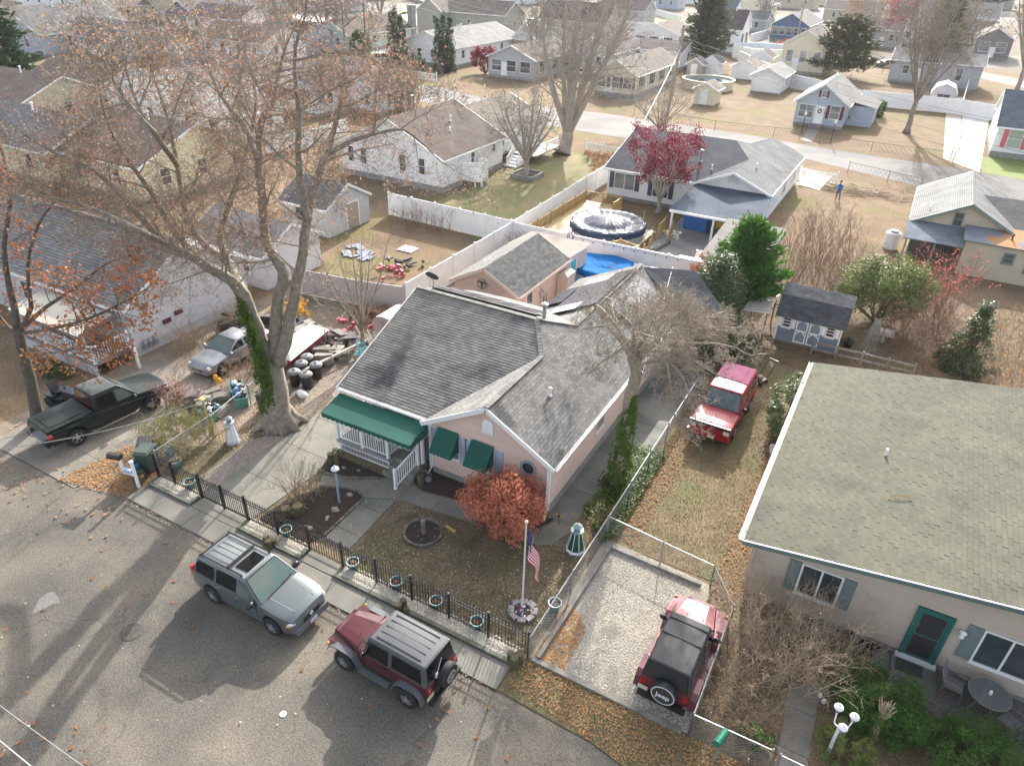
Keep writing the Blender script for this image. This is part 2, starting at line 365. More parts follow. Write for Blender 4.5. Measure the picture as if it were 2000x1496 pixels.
patch('verge',[(-6.45,12.6),(-6.4,11.65),(-3.3,11.55),(-1,11.1),(12,11.2),(12,13.1),(-6.45,13.1)],.0,LAWN)
patch('right_front_bed',[(-1,13.1),(14,13.1),(14,19.3),(-2,19.3)],-.004,LAWNB)
patch('green_back_lawn',[(-34.5,45),(-24.2,45),(-24.9,71),(-34,72)],-.010,mat('half_green_lawn',(.22,.17,.08),.95,(.15,.16,.05),.5,fine=.2,fs=8))
patch('parking_pad',[(-6.1,13.15),(-1.05,13.15),(-1.0,17.4),(-2.1,19.0),(-6.1,19.25)],.004,GRAVEL)
patch('shed_bed_ground',rect(-6.1,36.5,9,52),.0,mat('leafy_shrub_ground',(.16,.1,.05),.95,(.09,.065,.035),1.5,.6,20,fine=.45,fs=12))
patch('stone_driveway_edge',W2([(384,990),(500,893),(661,777),(700,720),(650,660),(560,760),(590,800),(545,850),(490,850),(430,900)]),.002,GRAVELD)
patch('leaf_strip',W2([(330,880),(400,870),(450,850),(545,800),(545,845),(480,862),(430,905),(384,965),(345,950)]),.004,mat('leafy_soil',(.13,.1,.055),.95,(.08,.07,.035),2,.6,25,fine=.4,fs=18))
KERB=mat('mossy_kerb',(.17,.17,.14),.9,(.1,.11,.075),2.5,.4,40,fine=.2)
for i,(xa,xb)in enumerate(((-23.3,-20.8),(-18.25,-15.15),(-13.6,-6.3))):
 b=MB();b.box(xa,12.56,-.02,xb,12.7,.13);b.box(xa,12.7,-.02,xa+.1,13.05,.13);b.box(xb-.1,12.7,-.02,xb,13.05,.13)
 b.struct('kerb',KERB);patch('pea_gravel_strip',rect(xa+.1,12.7,xb-.1,13.16),.055,PALEG,kind='structure')
slabs('sidewalk',[(-23.4,11.62),(-6.45,11.62),(-6.45,12.54),(-23.0,12.54)],.045,CONC,xs=[-23.6+1.72*i for i in range(11)],base=DIRT)
slabs('driveway',[(-20.85,13.2),(-18.2,13.2),(-17.95,16.9),(-18.3,21.6),(-21.0,21.6)],.03,CONC,ys=[13.0,15.2,17.5,19.7,21.7])
slabs('driveway_apron',[(-20.75,12.57),(-18.3,12.57),(-18.3,13.16),(-20.75,13.16)],.038,CONC)
slabs('gate_step',[(-15.1,12.57),(-13.65,12.57),(-13.65,13.1),(-15.1,13.1)],.06,CONC)
low=W2([(633,1053),(681,1075),(773,977),(711,974)])
slabs('front_path',low,.03,CONC,ys=[13.0,14.6,16.0,18])
up=W2([(711,973),(774,976),(812,987),(864,1003),(903,1016),(980,1045),(1049,1065),(1078,1065),(1104,1047),(1125,1034),(1086,1018),(1078,1023),(1052,1034),(990,1012),(906,984),(890,977),(825,961),(805,943),(810,930),(773,914),(742,937),(682,937),(630,927),(624,948),(669,955),(700,961)])
slabs('house_path',up,.03,CONC,xs=[-19,-17,-15.45,-14.1,-12.6,-11.1,-9.6,-8.4,-7])
slabs('side_driveway',[(-8.62,19.0),(-7.5,18.6),(-7.3,20.5),(-6.35,23.3),(-6.35,33),(-8.62,33)],.026,mat('dark_grey_concrete',(.15,.15,.14),.8,(.1,.105,.09),.7,fine=.15,fs=40,stain=(.2,.2,.18),ss=.4),ys=[18,21.2,24.2,27.2,30.2,33.2])  # concrete darker than the front paths, with paler blotches
patch('mulch_bed_lamp',W2([(508,1012),(560,977),(624,953),(669,958),(697,964),(707,976),(633,1046),(600,1062)]),.045,MULCH)
patch('mulch_bed_porch',W2([(626,917),(640,895),(656,890),(760,935),(742,932),(682,932),(632,922)]),.045,MULCH)
patch('mulch_bed_house',W2([(808,943),(826,958),(890,974),(906,981),(990,1009),(1052,1031),(1082,1017),(1060,985),(850,912)]),.045,MULCH)
patch('ivy_bed',[(-7.45,20.4),(-6.15,18.9),(-6.15,25.2),(-7.0,25.2)],.035,mat('ivy_soil',(.04,.045,.02),.95,(.03,.03,.015),3))
def edging(name,pts,m,w=.1,h=.1,step=.32,label=None,cat=None,sd=1):
 rr=random.Random(sd);root=thing(name,label,cat,tuple(pts[0][:2])+(0,));L_=0
 for a,c in zip(pts[:-1],pts[1:]):
  a,c=Vector((a[0],a[1],0)),Vector((c[0],c[1],0));d=c-a;n=max(1,round(d.length/step))
  for k in range(n):
   p=a+d*((k+.06)/n);q=a+d*((k+.94)/n);b=MB()
   hh=h*rr.uniform(.8,1.15);b.bar(p+Vector((0,0,hh/2)),q+Vector((0,0,hh/2+rr.uniform(-.01,.01))),w*rr.uniform(.85,1.1),hh);b.part('edging_stone',m,root)
 return root
EDG=mat('edging_block',(.17,.15,.12),.9,(.11,.1,.085),4,.4,30,island=.25)
edging('bed_edging',W2([(633,1048),(711,975),(700,961),(669,955),(640,952)]),EDG,label='curved block edging round the mulch bed with the blue lamp post',cat='garden edging')
edging('bed_edging',W2([(622,918),(632,925),(682,936),(742,935)]),EDG,label='low block edging along the mulch bed below the white porch',cat='garden edging',sd=2)
ringc=G(826,1041)
edging('bed_edging',[(ringc.x+.72*math.cos(a),ringc.y+.72*math.sin(a))for a in[k*math.pi/8 for k in range(17)]],EDG,label='ring of edging blocks round the small stump on the front lawn',cat='garden edging',sd=3)
patch('mulch_ring',[(ringc.x+.66*math.cos(k*math.pi/8),ringc.y+.66*math.sin(k*math.pi/8))for k in range(16)],.03,MULCH)
tm=MB();tm.bar((-5.85,13.2,.07),(-5.75,18.9,.07),.13,.14);tm.solo('landscape_timber',WOODG,'long weathered timber along the left side of the gravel parking pad','timber',(-5.8,13.2,0))
tm=MB();tm.bar((-6.0,13.1,.03),(-1.2,13.1,.03),.14,.1);tm.solo('landscape_timber',WOODG,'weathered timber between the gravel parking pad and the street verge','timber',(-6,13.1,0))
tm=MB();tm.bar((-5.7,18.85,.07),(-2.3,18.75,.07),.13,.14);tm.solo('landscape_timber',WOODG,'weathered timber at the far end of the gravel parking pad','timber',(-5.7,18.8,0))
slabs('left_driveway',[(-31.5,10.95),(-25.6,10.95),(-25.2,15.5),(-27.5,19.5),(-31.6,19.5)],.012,mat('stained_concrete',(.21,.19,.16),.85,(.14,.125,.105),.6,fine=.15,fs=30,stain=(.3,.27,.22),ss=.3),xs=[-32,-28.6,-25],ys=[10.8,12.6,15,17.5,20])
patch('right_path_base',W2([(1540,1337),(1605,1337),(1578,1496),(1512,1496)]),.002,DIRT)
slabs('right_front_path',W2([(1545,1337),(1602,1337),(1574,1510),(1509,1510)]),.035,CONC,ys=[12,14.1,15.5,17,19])
slabs('right_patio',[(4.9,17.3),(9.5,17.3),(9.5,19.15),(4.9,19.15)],.03,mat('patio_dark_concrete',(.13,.13,.125),.85,(.09,.09,.085),.8),xs=[4.8,7.2,9.6])
patch('pool_patio',[(-15.9,44.2),(-9.5,44.2),(-9,59),(-15.2,59),(-15.2,51)],.004,mat('patio_concrete',(.3,.29,.27),.85,(.22,.215,.2),.5,stain=(.17,.165,.15),ss=.3))
patch('pool_terrace',[(-14.6,32),(-11.5,36),(-11.5,43.8),(-23.8,43.8),(-23.8,41.5),(-16.5,41.5),(-16.5,31)],.006,mat('pale_paving',(.5,.45,.4),.85,(.42,.38,.34),.6))
patch('right_white_driveway',[(1873,322),(1913,337),(1935,215),(1880,215)],.01,CONCP,px=True)
patch('right_white_yard',[(1842,310),(1872,322),(1880,190),(1850,190)],.006,mat('pale_shell',(.5,.42,.36),.9,(.42,.34,.28),1),px=True)
patch('green_corner_lawn',[(1913,306),(1917,337),(2050,362),(2050,310)],.006,GREENL,px=True)
patch('white_garage_drive',[(1555,360),(1600,372),(1625,345),(1580,335)],.006,CONCP,px=True)
patch('garden_path_far',[(1564,274),(1586,278),(1606,246),(1586,244)],.004,CONC,px=True)
patch('screen_house_path',[(1180,190),(1240,200),(1300,176),(1300,168)],.004,CONC,px=True)
patch('green_strip',[(700,136),(790,150),(860,164),(850,169),(740,152),(690,141)],.006,GREENL,px=True)
patch('green_far_lawn',[(1265,50),(1340,52),(1330,40),(1275,38)],.006,GREENL,px=True)
patch('green_far_lawn',[(1475,70),(1495,68),(1500,58),(1480,58)],.006,GREENL,px=True)
patch('green_far_lawn',[(745,34),(800,27),(815,25),(800,22),(750,27)],.006,GREENL,px=True)
for P in([(60,38),(90,42),(170,30),(110,25)],[(120,50),(200,60),(230,50),(150,42)],[(700,100),(760,112),(800,98),(740,92)],[(560,30),(640,55),(650,25),(600,15)],[(1330,330),(1345,345),(1340,360)],[(790,24),(850,35),(850,52),(800,50),(750,38)],[(1240,0),(1300,0),(1290,12),(1240,10)]):
 patch('pale_driveway',P,.006,CONCP,px=True)
c=G(258,1233);b=MB();b.lathe([(.36,-.007),(.36,.004),(.33,.006)],(c.x,c.y,0),24);b.lathe([(.3,.004),(.3,.012),(.27,.013),(.25,.009),(.03,.009),(.02,.013)],(c.x,c.y,0),24)
for k in range(8):
 a=k*math.pi/4;b.obox((c.x+.15*math.cos(a),c.y+.15*math.sin(a),.012),(.16,.02,.006),a)
b.solo('manhole_cover',mat('rusty_iron',(.06,.05,.04),.7,(.09,.08,.07),8),'round iron manhole cover set in the asphalt left of the silver car','manhole cover',(c.x,c.y,0))
c=G(553,1394);b=MB();b.lathe([(.1,-.008),(.1,.012),(.08,.016)],(c.x,c.y,0),16);b.solo('road_marker',mat('white_road_paint',(.75,.74,.7),.6),'small white round marker on the asphalt left of the maroon off-roader','road marker',(c.x,c.y,0))
patch('spilled_paint',W2([(62,1199),(76,1170),(92,1157),(105,1155),(112,1163),(118,1176),(100,1180),(84,1190)]),-.004,mat('chalky_spill',(.2,.195,.185),.85,(.14,.13,.115),9))
# ================================================================ HOUSE LIBRARY
def slope(b,pts,th=.1,mi=0,me=1):
 "a roof slope with its UV in metres (u along the eave, v up the slope)"
 P=[Vector(p)for p in pts];n=Vector((0,0,0))
 for i in range(len(P)):n+=P[i].cross(P[(i+1)%len(P)])
 n.normalize()
 if n.z<0:P.reverse();n=-n
 e=Vector((0,0,1)).cross(n)
 e=e.normalized()if e.length>1e-4 else Vector((1,0,0));u=n.cross(e)
 b.slab(P,th,mi,[(p.dot(e),p.dot(u))for p in P],me)
def frame3(p,n):
 n=Vector((n[0],n[1],0)).normalized();x=Vector((0,0,1)).cross(n);return Vector(p),x,n
def lbox(b,F,x0,x1,z0,z1,y0,y1,mi=0):
 p,x,n=F;c=[p+x*a+n*o+Vector((0,0,z))for z in(z0,z1)for a,o in((x0,y0),(x1,y0),(x1,y1),(x0,y1))]
 b.mesh(c,[(0,3,2,1),(4,5,6,7),(0,1,5,4),(1,2,6,5),(2,3,7,6),(3,0,4,7)],mi)
def window(root,p,n,w,h,cols=1,rows=2,fm=None,gm=None,sh=None,local=True,fr=.06,name='window',shw=None,pan=0,sill=True):
 "p is the window's centre on the wall face, n the wall's outward normal"
 F=frame3(p,n);fm=fm or TRIM;gm=gm or GLASS;b=MB();W,H=w/2,h/2
 lbox(b,F,-W-fr,-W,-H-fr,H+fr,-.02,.05);lbox(b,F,W,W+fr,-H-fr,H+fr,-.02,.05)
 lbox(b,F,-W,W,H,H+fr,-.02,.05);lbox(b,F,-W,W,-H-fr,-H,-.02,.055)
 if sill:lbox(b,F,-W-fr-.03,W+fr+.03,-H-fr-.04,-H-fr-.002,-.02,.08)
 for i in range(1,cols):x=-W+w*i/cols;lbox(b,F,x-.03,x+.03,-H,H,-.02,.04)
 for j in range(1,rows):z=-H+h*j/rows;lbox(b,F,-W,W,z-.02,z+.02,-.02,.042)
 o=b.part(name,fm,root,local=local)
 for i in range(cols):
  for j in range(rows):
   x0,x1=-W+w*i/cols,-W+w*(i+1)/cols;z0,z1=-H+h*j/rows,-H+h*(j+1)/rows
   g=MB();lbox(g,F,x0+.012,x1-.012,z0+.012,z1-.012,.001,.018-.006*(j%2))
   q=g.part('pane',gm,o,local=local)
 if sh:
  sw=shw or min(.4,w*.42)
  for s in(-1,1):
   g=MB();c=s*(W+fr+sw/2+.02);lbox(g,F,c-sw/2,c+sw/2,-H-.04,H+.04,.002,.035)
   for k in range(6 if not pan else 0):
    z=-H+h*(k+.5)/6;lbox(g,F,c-sw/2+.05,c+sw/2-.05,z-.05,z+.02,.035,.043)
   if pan:
    for z0,z1 in((-H+.06,-.06),(.04,H-.06)):lbox(g,F,c-sw/2+.06,c+sw/2-.06,z0,z1,.035,.045)
   g.part('shutter',sh,root,local=local)
 return o
def door(root,p,n,w,h,m,fm=None,glass=None,local=True,fr=.09):
 F=frame3(p,n);b=MB();W=w/2
 lbox(b,F,-W-fr,-W,0,h+fr,-.02,.05);lbox(b,F,W,W+fr,0,h+fr,-.02,.05);lbox(b,F,-W,W,h,h+fr,-.02,.05)
 b.part('door_frame',fm or TRIM,root,local=local)
 b=MB();lbox(b,F,-W,W,0.01,h,-.02,.025)
 if not glass:
  for z0,z1 in((.15,h*.45),(h*.52,h-.15)):lbox(b,F,-W+.12,W-.12,z0,z1,.025,.035)
 d=b.part('door',m,root,local=local)
 if glass:
  for z0,z1 in((.12,h*.48),(h*.52,h-.1)):
   g=MB();lbox(g,F,-W+.1,W-.1,z0,z1,.026,.036);g.part('pane',glass,d,local=local)
 g=MB();lbox(g,F,-W+.05,-W+.1,h*.46,h*.5,.026,.08);g.part('handle',CHROME,d,local=local)
 return d
def gable(root,x0,x1,y0,y1,ze,zr,ridge,wallm,roofm,trim=None,z0=0.0,oe=.3,og=.25,th=.1,local=True,found=.35,eavem=None,skip=()):
 "one gabled block: wall, roof, fascia (and foundation)"
 trim=trim or TRIM;b=MB();zb=z0+found
 if ridge=='x':
  ym=(y0+y1)/2;A=[(x,y0,zb)for x in(x0,x1)]
  b.face([(x0,y0,zb),(x1,y0,zb),(x1,y0,ze),(x0,y0,ze)]);b.face([(x1,y1,zb),(x0,y1,zb),(x0,y1,ze),(x1,y1,ze)])
  b.face([(x1,y0,zb),(x1,y1,zb),(x1,y1,ze),(x1,ym,zr),(x1,y0,ze)]);b.face([(x0,y1,zb),(x0,y0,zb),(x0,y0,ze),(x0,ym,zr),(x0,y1,ze)])
 else:
  xm=(x0+x1)/2
  b.face([(x1,y0,zb),(x1,y1,zb),(x1,y1,ze),(x1,y0,ze)]);b.face([(x0,y1,zb),(x0,y0,zb),(x0,y0,ze),(x0,y1,ze)])
  b.face([(x0,y0,zb),(x1,y0,zb),(x1,y0,ze),(xm,y0,zr),(x0,y0,ze)]);b.face([(x1,y1,zb),(x0,y1,zb),(x0,y1,ze),(xm,y1,zr),(x1,y1,ze)])
 b.part('wall',wallm,root,local=local)
 if found>0:
  b=MB();b.box(x0+.03,y0+.03,z0-.05,x1-.03,y1-.03,zb+.01);b.part('foundation',FOUND,root,local=local)
 half=(y1-y0)/2 if ridge=='x' else(x1-x0)/2;s=(zr-ze)/half;dz=oe*s;b=MB();t=th
 if ridge=='x':
  for sg,ye in((-1,y0-oe),(1,y1+oe)):slope(b,[(x0-og,ye,ze-dz+t),(x1+og,ye,ze-dz+t),(x1+og,ym,zr+t),(x0-og,ym,zr+t)],th)
 else:
  for sg,xe in((-1,x0-oe),(1,x1+oe)):slope(b,[(xe,y0-og,ze-dz+t),(xe,y1+og,ze-dz+t),(xm,y1+og,zr+t),(xm,y0-og,zr+t)],th)
 r=b.part('roof',[roofm,trim],root,local=local)
 f=MB();fh=.17
 if ridge=='x':
  for ye,q in((y0-oe-.025,0),(y1+oe+.025,0)):f.box(x0-og,ye-.02,ze-dz+t-fh,x1+og,ye+.02,ze-dz+t-.005)
  for xe in(x0-og-.025,x1+og+.025):
   for ye in(y0-oe,y1+oe):f.bar((xe,ye,ze-dz+t-fh/2-.01),(xe,ym,zr+t-fh/2-.01),.04,fh)
 else:
  for xe in(x0-oe-.025,x1+oe+.025):f.box(xe-.02,y0-og,ze-dz+t-fh,xe+.02,y1+og,ze-dz+t-.005)
  for ye in(y0-og-.025,y1+og+.025):
   for xe in(x0-oe,x1+oe):f.bar((xe,ye,ze-dz+t-fh/2-.01),(xm,ye,zr+t-fh/2-.01),.04,fh)
 f.part('fascia',trim,root,local=local)
 return r
def lean(root,pts,roofm,trim=None,th=.09,local=True,name='roof'):
 b=MB();slope(b,pts,th);return b.part(name,[roofm,trim or TRIM],root,local=local)
def walls(root,x0,y0,x1,y1,z0,z1,m,local=True,name='wall'):
 b=MB();b.box(x0,y0,z0,x1,y1,z1);return b.part(name,m,root,local=local)
def vent(root,p,h=.45,r=.05,m=None,local=True,cap=True):
 b=MB();b.lathe([(r*2,-.02),(r*1.3,.07),(r,.08),(r,h)],p,8)
 if cap:b.lathe([(r*1.8,h+.02),(r*1.9,h+.07),(r*.6,h+.12)],p,8)
 b.part('roof_vent',m or GALV,root,local=local)
ROOFG=shingles('grey_shingle_roof',(.14,.14,.143),(.185,.183,.18))
ROOFD=shingles('dark_shingle_roof',(.085,.09,.1),(.12,.125,.135))
ROOFB=shingles('brown_shingle_roof',(.135,.11,.095),(.17,.14,.12))
ROOFT=shingles('taupe_shingle_roof',(.19,.16,.135),(.235,.2,.17))
ROOFL=shingles('light_shingle_roof',(.24,.235,.23),(.3,.295,.29))
ROOFN=shingles('slate_blue_roof',(.07,.095,.13),(.1,.13,.165))
ROOFP=shingles('plum_brown_roof',(.12,.095,.1),(.16,.13,.13))
SW=siding('white_siding',(.8,.8,.8));SC=siding('cream_siding',(.68,.62,.47));SG=siding('grey_siding',(.4,.41,.43));SB=siding('blue_siding',(.07,.13,.24))
SM=siding('mint_siding',(.5,.58,.53));SO=siding('olive_siding',(.34,.34,.28));SLB=siding('pale_blue_grey_siding',(.4,.46,.54));STN=siding('tan_siding',(.52,.46,.34));SDG=siding('dark_taupe_siding',(.2,.18,.18));SNV=siding('navy_siding',(.1,.13,.22));SY=siding('yellow_siding',(.7,.62,.42))
def shingle_tabs(roof,polys,m,tabw=.31,row=.145,singles=0,seed=1,near=(0,0,HC),jit=.004,lip=.016):
 "every tab its own wedge; polys are convex coplanar 3-D polygons in world coordinates"
 rr=random.Random(seed);P0=[Vector(p)for p in polys[0]];n=Vector((0,0,0))
 for i in range(len(P0)):n+=P0[i].cross(P0[(i+1)%len(P0)])
 n.normalize();n=-n if n.z<0 else n
 e=Vector((0,0,1)).cross(n).normalized();u=n.cross(e);o=min((Vector(p)for q in polys for p in q),key=lambda p:p.z)
 cand=[];rest=[];near=Vector(near)
 for q in polys:
  Q=[((Vector(p)-o).dot(e),(Vector(p)-o).dot(u))for p in q]
  if sum(Q[i][0]*Q[(i+1)%len(Q)][1]-Q[(i+1)%len(Q)][0]*Q[i][1]for i in range(len(Q)))<0:Q.reverse()
  smin,smax=min(a[0]for a in Q),max(a[0]for a in Q);vmin,vmax=min(a[1]for a in Q),max(a[1]for a in Q)
  for r in range(math.floor(vmin/row),math.ceil(vmax/row)):
   off=(r%2)*tabw/2+(r*7919%5)*.013;v0=r*row
   for k in range(math.floor((smin-off)/tabw)-1,math.ceil((smax-off)/tabw)+1):
    s0=k*tabw+off;full=[(s0+.004,v0),(s0+tabw-.004,v0),(s0+tabw-.004,v0+row),(s0+.004,v0+row)];P=full
    for i in range(len(Q)):
     a,c=Q[i],Q[(i+1)%len(Q)];nx,ny=c[1]-a[1],-(c[0]-a[0]);P=clip(P,nx,ny,nx*a[0]+ny*a[1])
     if len(P)<3:break
    if len(P)<3:continue
    whole=len(P)==4 and all(abs(x[0]-y[0])+abs(x[1]-y[1])<1e-6 for x,y in zip(P,full))
    (cand if whole else rest).append((s0,v0,P))
 if singles:
  cand.sort(key=lambda t:(o+e*t[0]+u*t[1]-near).length);one=cand[:singles];rest+=cand[singles:]
 else:one=[];rest+=cand
 H=lambda v,v0:.004+lip*(1-(v-v0)/row)
 b=MB()
 for s0,v0,P in rest:
  dz=rr.uniform(0,jit);T=[o+e*s+u*v+n*(H(v,v0)+dz)for s,v in P];B=[o+e*s+u*v for s,v in P];k=len(P)
  vs=T+B;b.mesh(vs,[tuple(range(k))]+[(i,i+k,(i+1)%k+k,(i+1)%k)for i in range(k)])
 if b.v:b.part('shingle_field',m,roof,kind='stuff')
 if one:
  q=MB();w_=tabw-.008;q.mesh([(0,0,lip+.004),(w_,0,lip+.004),(w_,row,.004),(0,row,.004),(0,0,0),(w_,0,0),(w_,row,0),(0,row,0)],[(0,1,2,3),(0,4,5,1),(1,5,6,2),(2,6,7,3),(3,7,4,0)])
  me=q.data('shingle',m);R3=Matrix((e,u,n)).transposed().to_euler();oo=ORG[roof.name]
  for s0,v0,P in one:inst('shingle',me,roof,o+e*(s0+.004)+u*v0+n*rr.uniform(0,jit)-oo,R3)
def boards(root,a,b_,poly,m,step=.115,off=.0,name='siding_board',out=.034):
 "lap siding boards on the wall from a to b (2-D); poly is the convex wall outline in (distance along, z)"
 a=Vector((a[0],a[1],0));d=Vector((b_[0],b_[1],0))-a;x=d.normalized();n=Vector((x.y,-x.x,0))
 z=min(p[1]for p in poly);zt=max(p[1]for p in poly)
 while z<zt-.01:
  P=clip(clip(poly,0,-1,-z),0,1,min(z+step,zt));z+=step
  if len(P)<3:continue
  lo=[p for p in P if abs(p[1]-(z-step))<1e-4];z1=max(p[1]for p in P);hi=[p for p in P if abs(p[1]-z1)<1e-4]
  if len(lo)<2:continue
  s0,s1=min(p[0]for p in lo),max(p[0]for p in lo);t0,t1=(min(p[0]for p in hi),max(p[0]for p in hi))
  q=MB();zz=z-step+.03;pt=lambda s,zv,o:a+x*s+n*o+Vector((0,0,zv))
  vs=[pt(s0,zz,out+off),pt(s1,zz,out+off),pt(t1,z1,.004+off),pt(t0,z1,.004+off),pt(s0,zz,off),pt(s1,zz,off),pt(t1,z1,off),pt(t0,z1,off)]
  q.mesh(vs,[(0,1,2,3),(0,4,5,1),(1,5,6,2),(2,6,7,3),(3,7,4,0)]);q.part(name,m,root)
def gutter(root,a,b_,m=None,straps=0,r=.06,name='gutter'):
 g=MB();a=Vector(a);b_=Vector(b_);d=(b_-a).normalized();s=Vector((0,0,1)).cross(d).normalized()
 pr=[(-r,r*.9),(-r,-r*.6),(-r*.6,-r),(r*.6,-r),(r,-r*.6),(r,r*.9),(r*.82,r*.9),(r*.82,-r*.5),(-r*.82,-r*.5),(-r*.82,r*.9)]
 vs=[p+s*x+Vector((0,0,z))for p in(a,b_)for x,z in pr];k=len(pr)
 g.mesh(vs,[(i,(i+1)%k,k+(i+1)%k,k+i)for i in range(k)]);n=straps
 for i in range(n):p=a+(b_-a)*((i+.5)/n);g.obox(p+Vector((0,0,r*.95)),(.03,r*2.4,.015),math.atan2(d.y,d.x))
 return g.part(name,m or TRIM,root)
# ================================================================ THE PINK HOUSE
PINK=mat('pink_siding',(.66,.48,.4),.6,(.6,.44,.37),.8,island=.04)
PINKW=mat('pink_wall_face',(.66,.5,.42),.6,(.6,.46,.4),.8)
SHNG=mat('weathered_grey_shingle',(.23,.222,.208),.92,(.18,.174,.165),1.6,island=.16,stain=(.085,.083,.085),ss=.33,sr=(.56,.64),fine=.18,fs=30,spec=.15)
SHNGL=mat('lichen_grey_shingle',(.24,.235,.22),.92,(.175,.175,.165),1.4,island=.16,fine=.18,fs=30,spec=.15)
root=thing('pink_house','pink sided bungalow with cross-gabled grey roof, green awnings and white porch','house',(-13,24,0))
ze,xr=2.62,-8.25;K=.576;KF=.393
ridR=(-11.2,4.32);zR=5.0;xh=xr-(zR-ze)/K;yF=19.15;yR=yF+(zR-ze)/KF;yv=yF+(ridR[1]-ze)/KF;yb=yR+(zR-ridR[1])/.42;yB=yR+(zR-ze)/.42
xl=-18.75;yend=35.4
fm=[(xl,yF,ze),(-14.05,yF,ze),(ridR[0],yv,ridR[1]),(xh,yR,zR),(xl,yR,zR)]
rt=[[(xr,18.9,ze),(xr,yv,ze),(ridR[0],yv,ridR[1]),(ridR[0],18.9,ridR[1])],[(xr,yv,ze),(xr,yb,ze),(ridR[0],yb,ridR[1]),(xh,yR,zR),(ridR[0],yv,ridR[1])],[(xr,yb,ze),(xr,yend,ze),(ridR[0],yend,ridR[1]),(ridR[0],yb,ridR[1])]]
lw=[(-14.15,18.9,ze),(ridR[0],18.9,ridR[1]),(ridR[0],yv,ridR[1]),(-14.05,yF+.02,ze)]
bk=[(xl,yR,zR),(xh,yR,zR),(ridR[0],yb,ridR[1]),(-14.7,yB,ze),(xl,yB,ze)]
rl=[(ridR[0],yb,ridR[1]),(ridR[0],yend,ridR[1]),(-14.75,yend,ze),(-14.75,yB,ze)]
b=MB()
for P in(fm,lw,bk,rl):slope(b,P,.12)
slope(b,[(xr,18.9,ze),(xr,yend,ze),(ridR[0],yend,ridR[1]),(ridR[0],yb,ridR[1]),(xh,yR,zR),(ridR[0],yv,ridR[1]),(ridR[0],18.9,ridR[1])],.12)
roof=b.part('roof',[SHNG,TRIM],root)
shingle_tabs(roof,[fm],SHNG,singles=190,seed=1,lip=.019)
shingle_tabs(roof,rt,mat('grey_brown_shingle',(.19,.185,.178),.92,(.15,.146,.14),1.4,spec=.15,island=.2,stain=(.09,.09,.09),ss=.5,sr=(.58,.68),fine=.15,fs=30),singles=110,seed=2)
for i,P in enumerate((lw,bk,rl)):shingle_tabs(roof,[P],SHNGL,seed=3+i)
b=MB()
for A,Bq in(((xl,yR,zR),(xh,yR,zR)),((xh,yR,zR),(ridR[0],yv,ridR[1])),((ridR[0],yv,ridR[1]),(ridR[0],18.9,ridR[1])),((xh,yR,zR),(ridR[0],yb,ridR[1])),((ridR[0],yb,ridR[1]),(ridR[0],yend,ridR[1]))):
 A,Bq=Vector(A),Vector(Bq);n_=max(2,int((Bq-A).length/.2))
 for k in range(n_):p=A+(Bq-A)*(k/n_);q=A+(Bq-A)*((k+1)/n_);b.bar(p+Vector((0,0,.022)),q+Vector((0,0,.032)),.22,.03)
b.part('ridge_cap',SHNGL,root)
rw=MB();slope(rw,[(xr+.4,33.4,2.9),(-11.0,35.3,4.25),(-8.4,36.3,4.25),(-5.9,34.5,2.9)],.1);slope(rw,[(-11.0,35.3,4.25),(-8.4,36.3,4.25),(-7.5,39,2.8),(-12.8,39,2.8)],.1)
r2=rw.part('roof',[ROOFG,TRIM],root)
w_=MB()
w_.face([(-13.9,19.2,.3),(-8.65,19.2,.3),(-8.65,19.2,ze),(ridR[0]-.02,19.2,ridR[1]-.12),(-13.9,19.2,ze)])
w_.box(-8.7,19.21,.3,-8.6,35.1,ze+.1);w_.box(-13.95,19.21,.3,-13.85,21.2,ze+.05);w_.box(-18.4,21.2,.5,-13.9,21.3,ze+.5);w_.box(-18.5,21.2,.3,-18.4,yB-.4,ze)
w_.face([(-18.45,19.4,ze-.05),(-18.45,yB-.3,ze-.05),(-18.45,yR,zR-.15)]);w_.box(-18.4,yB-.4,.3,-8.7,yB-.3,ze-.05);w_.box(-14.3,yB-.3,.3,-14.2,35.1,ze-.05);w_.box(-14.2,35,.3,-8.6,35.1,ze)
w_.face([(-14.2,35.12,ze-.05),(-8.6,35.12,ze-.05),(ridR[0],35.12,ridR[1]-.12)])
w_.part('wall',PINKW,root)
boards(root,(-13.9,19.2),(-8.65,19.2),[(0,.32),(5.25,.32),(5.25,ze-.08),(2.7,ridR[1]-.16),(0,ze-.05)],PINK,.125)
boards(root,(-8.6,19.2),(-8.6,35.0),[(0,.42),(15.8,.42),(15.8,ze-.1),(0,ze-.1)],PINK,.125)
f=MB();f.box(-8.72,19.15,-.02,-8.56,35,.41);f.box(-13.9,19.16,-.02,-8.72,19.24,.31);f.part('foundation',FOUND,root)
t=MB();t.box(-8.66,19.13,.3,-8.52,19.27,ze-.02);t.part('corner_post',TRIM,root)
t=MB();t.box(-13.97,19.13,.3,-13.85,19.2,ze-.05);t.part('corner_post',TRIM,root)
t=MB();t.bar((-14.2,18.87,ze-.07),(ridR[0],18.87,ridR[1]-.07),.05,.19);t.bar((xr,18.87,ze-.07),(ridR[0],18.87,ridR[1]-.07),.05,.19);t.bar((-18.78,yF,ze-.07),(-18.78,yR,zR-.07),.05,.19)
t.part('fascia',TRIM,root)
s_=MB();s_.slab([(-14.1,18.92,ze-.13),(ridR[0],18.92,ridR[1]-.13),(ridR[0],19.2,ridR[1]-.13),(-14.1,19.2,ze-.13)],.01);s_.slab([(xr,18.92,ze-.13),(ridR[0],18.92,ridR[1]-.13),(ridR[0],19.2,ridR[1]-.13),(xr,19.2,ze-.13)],.01);s_.part('soffit',TRIM,root)
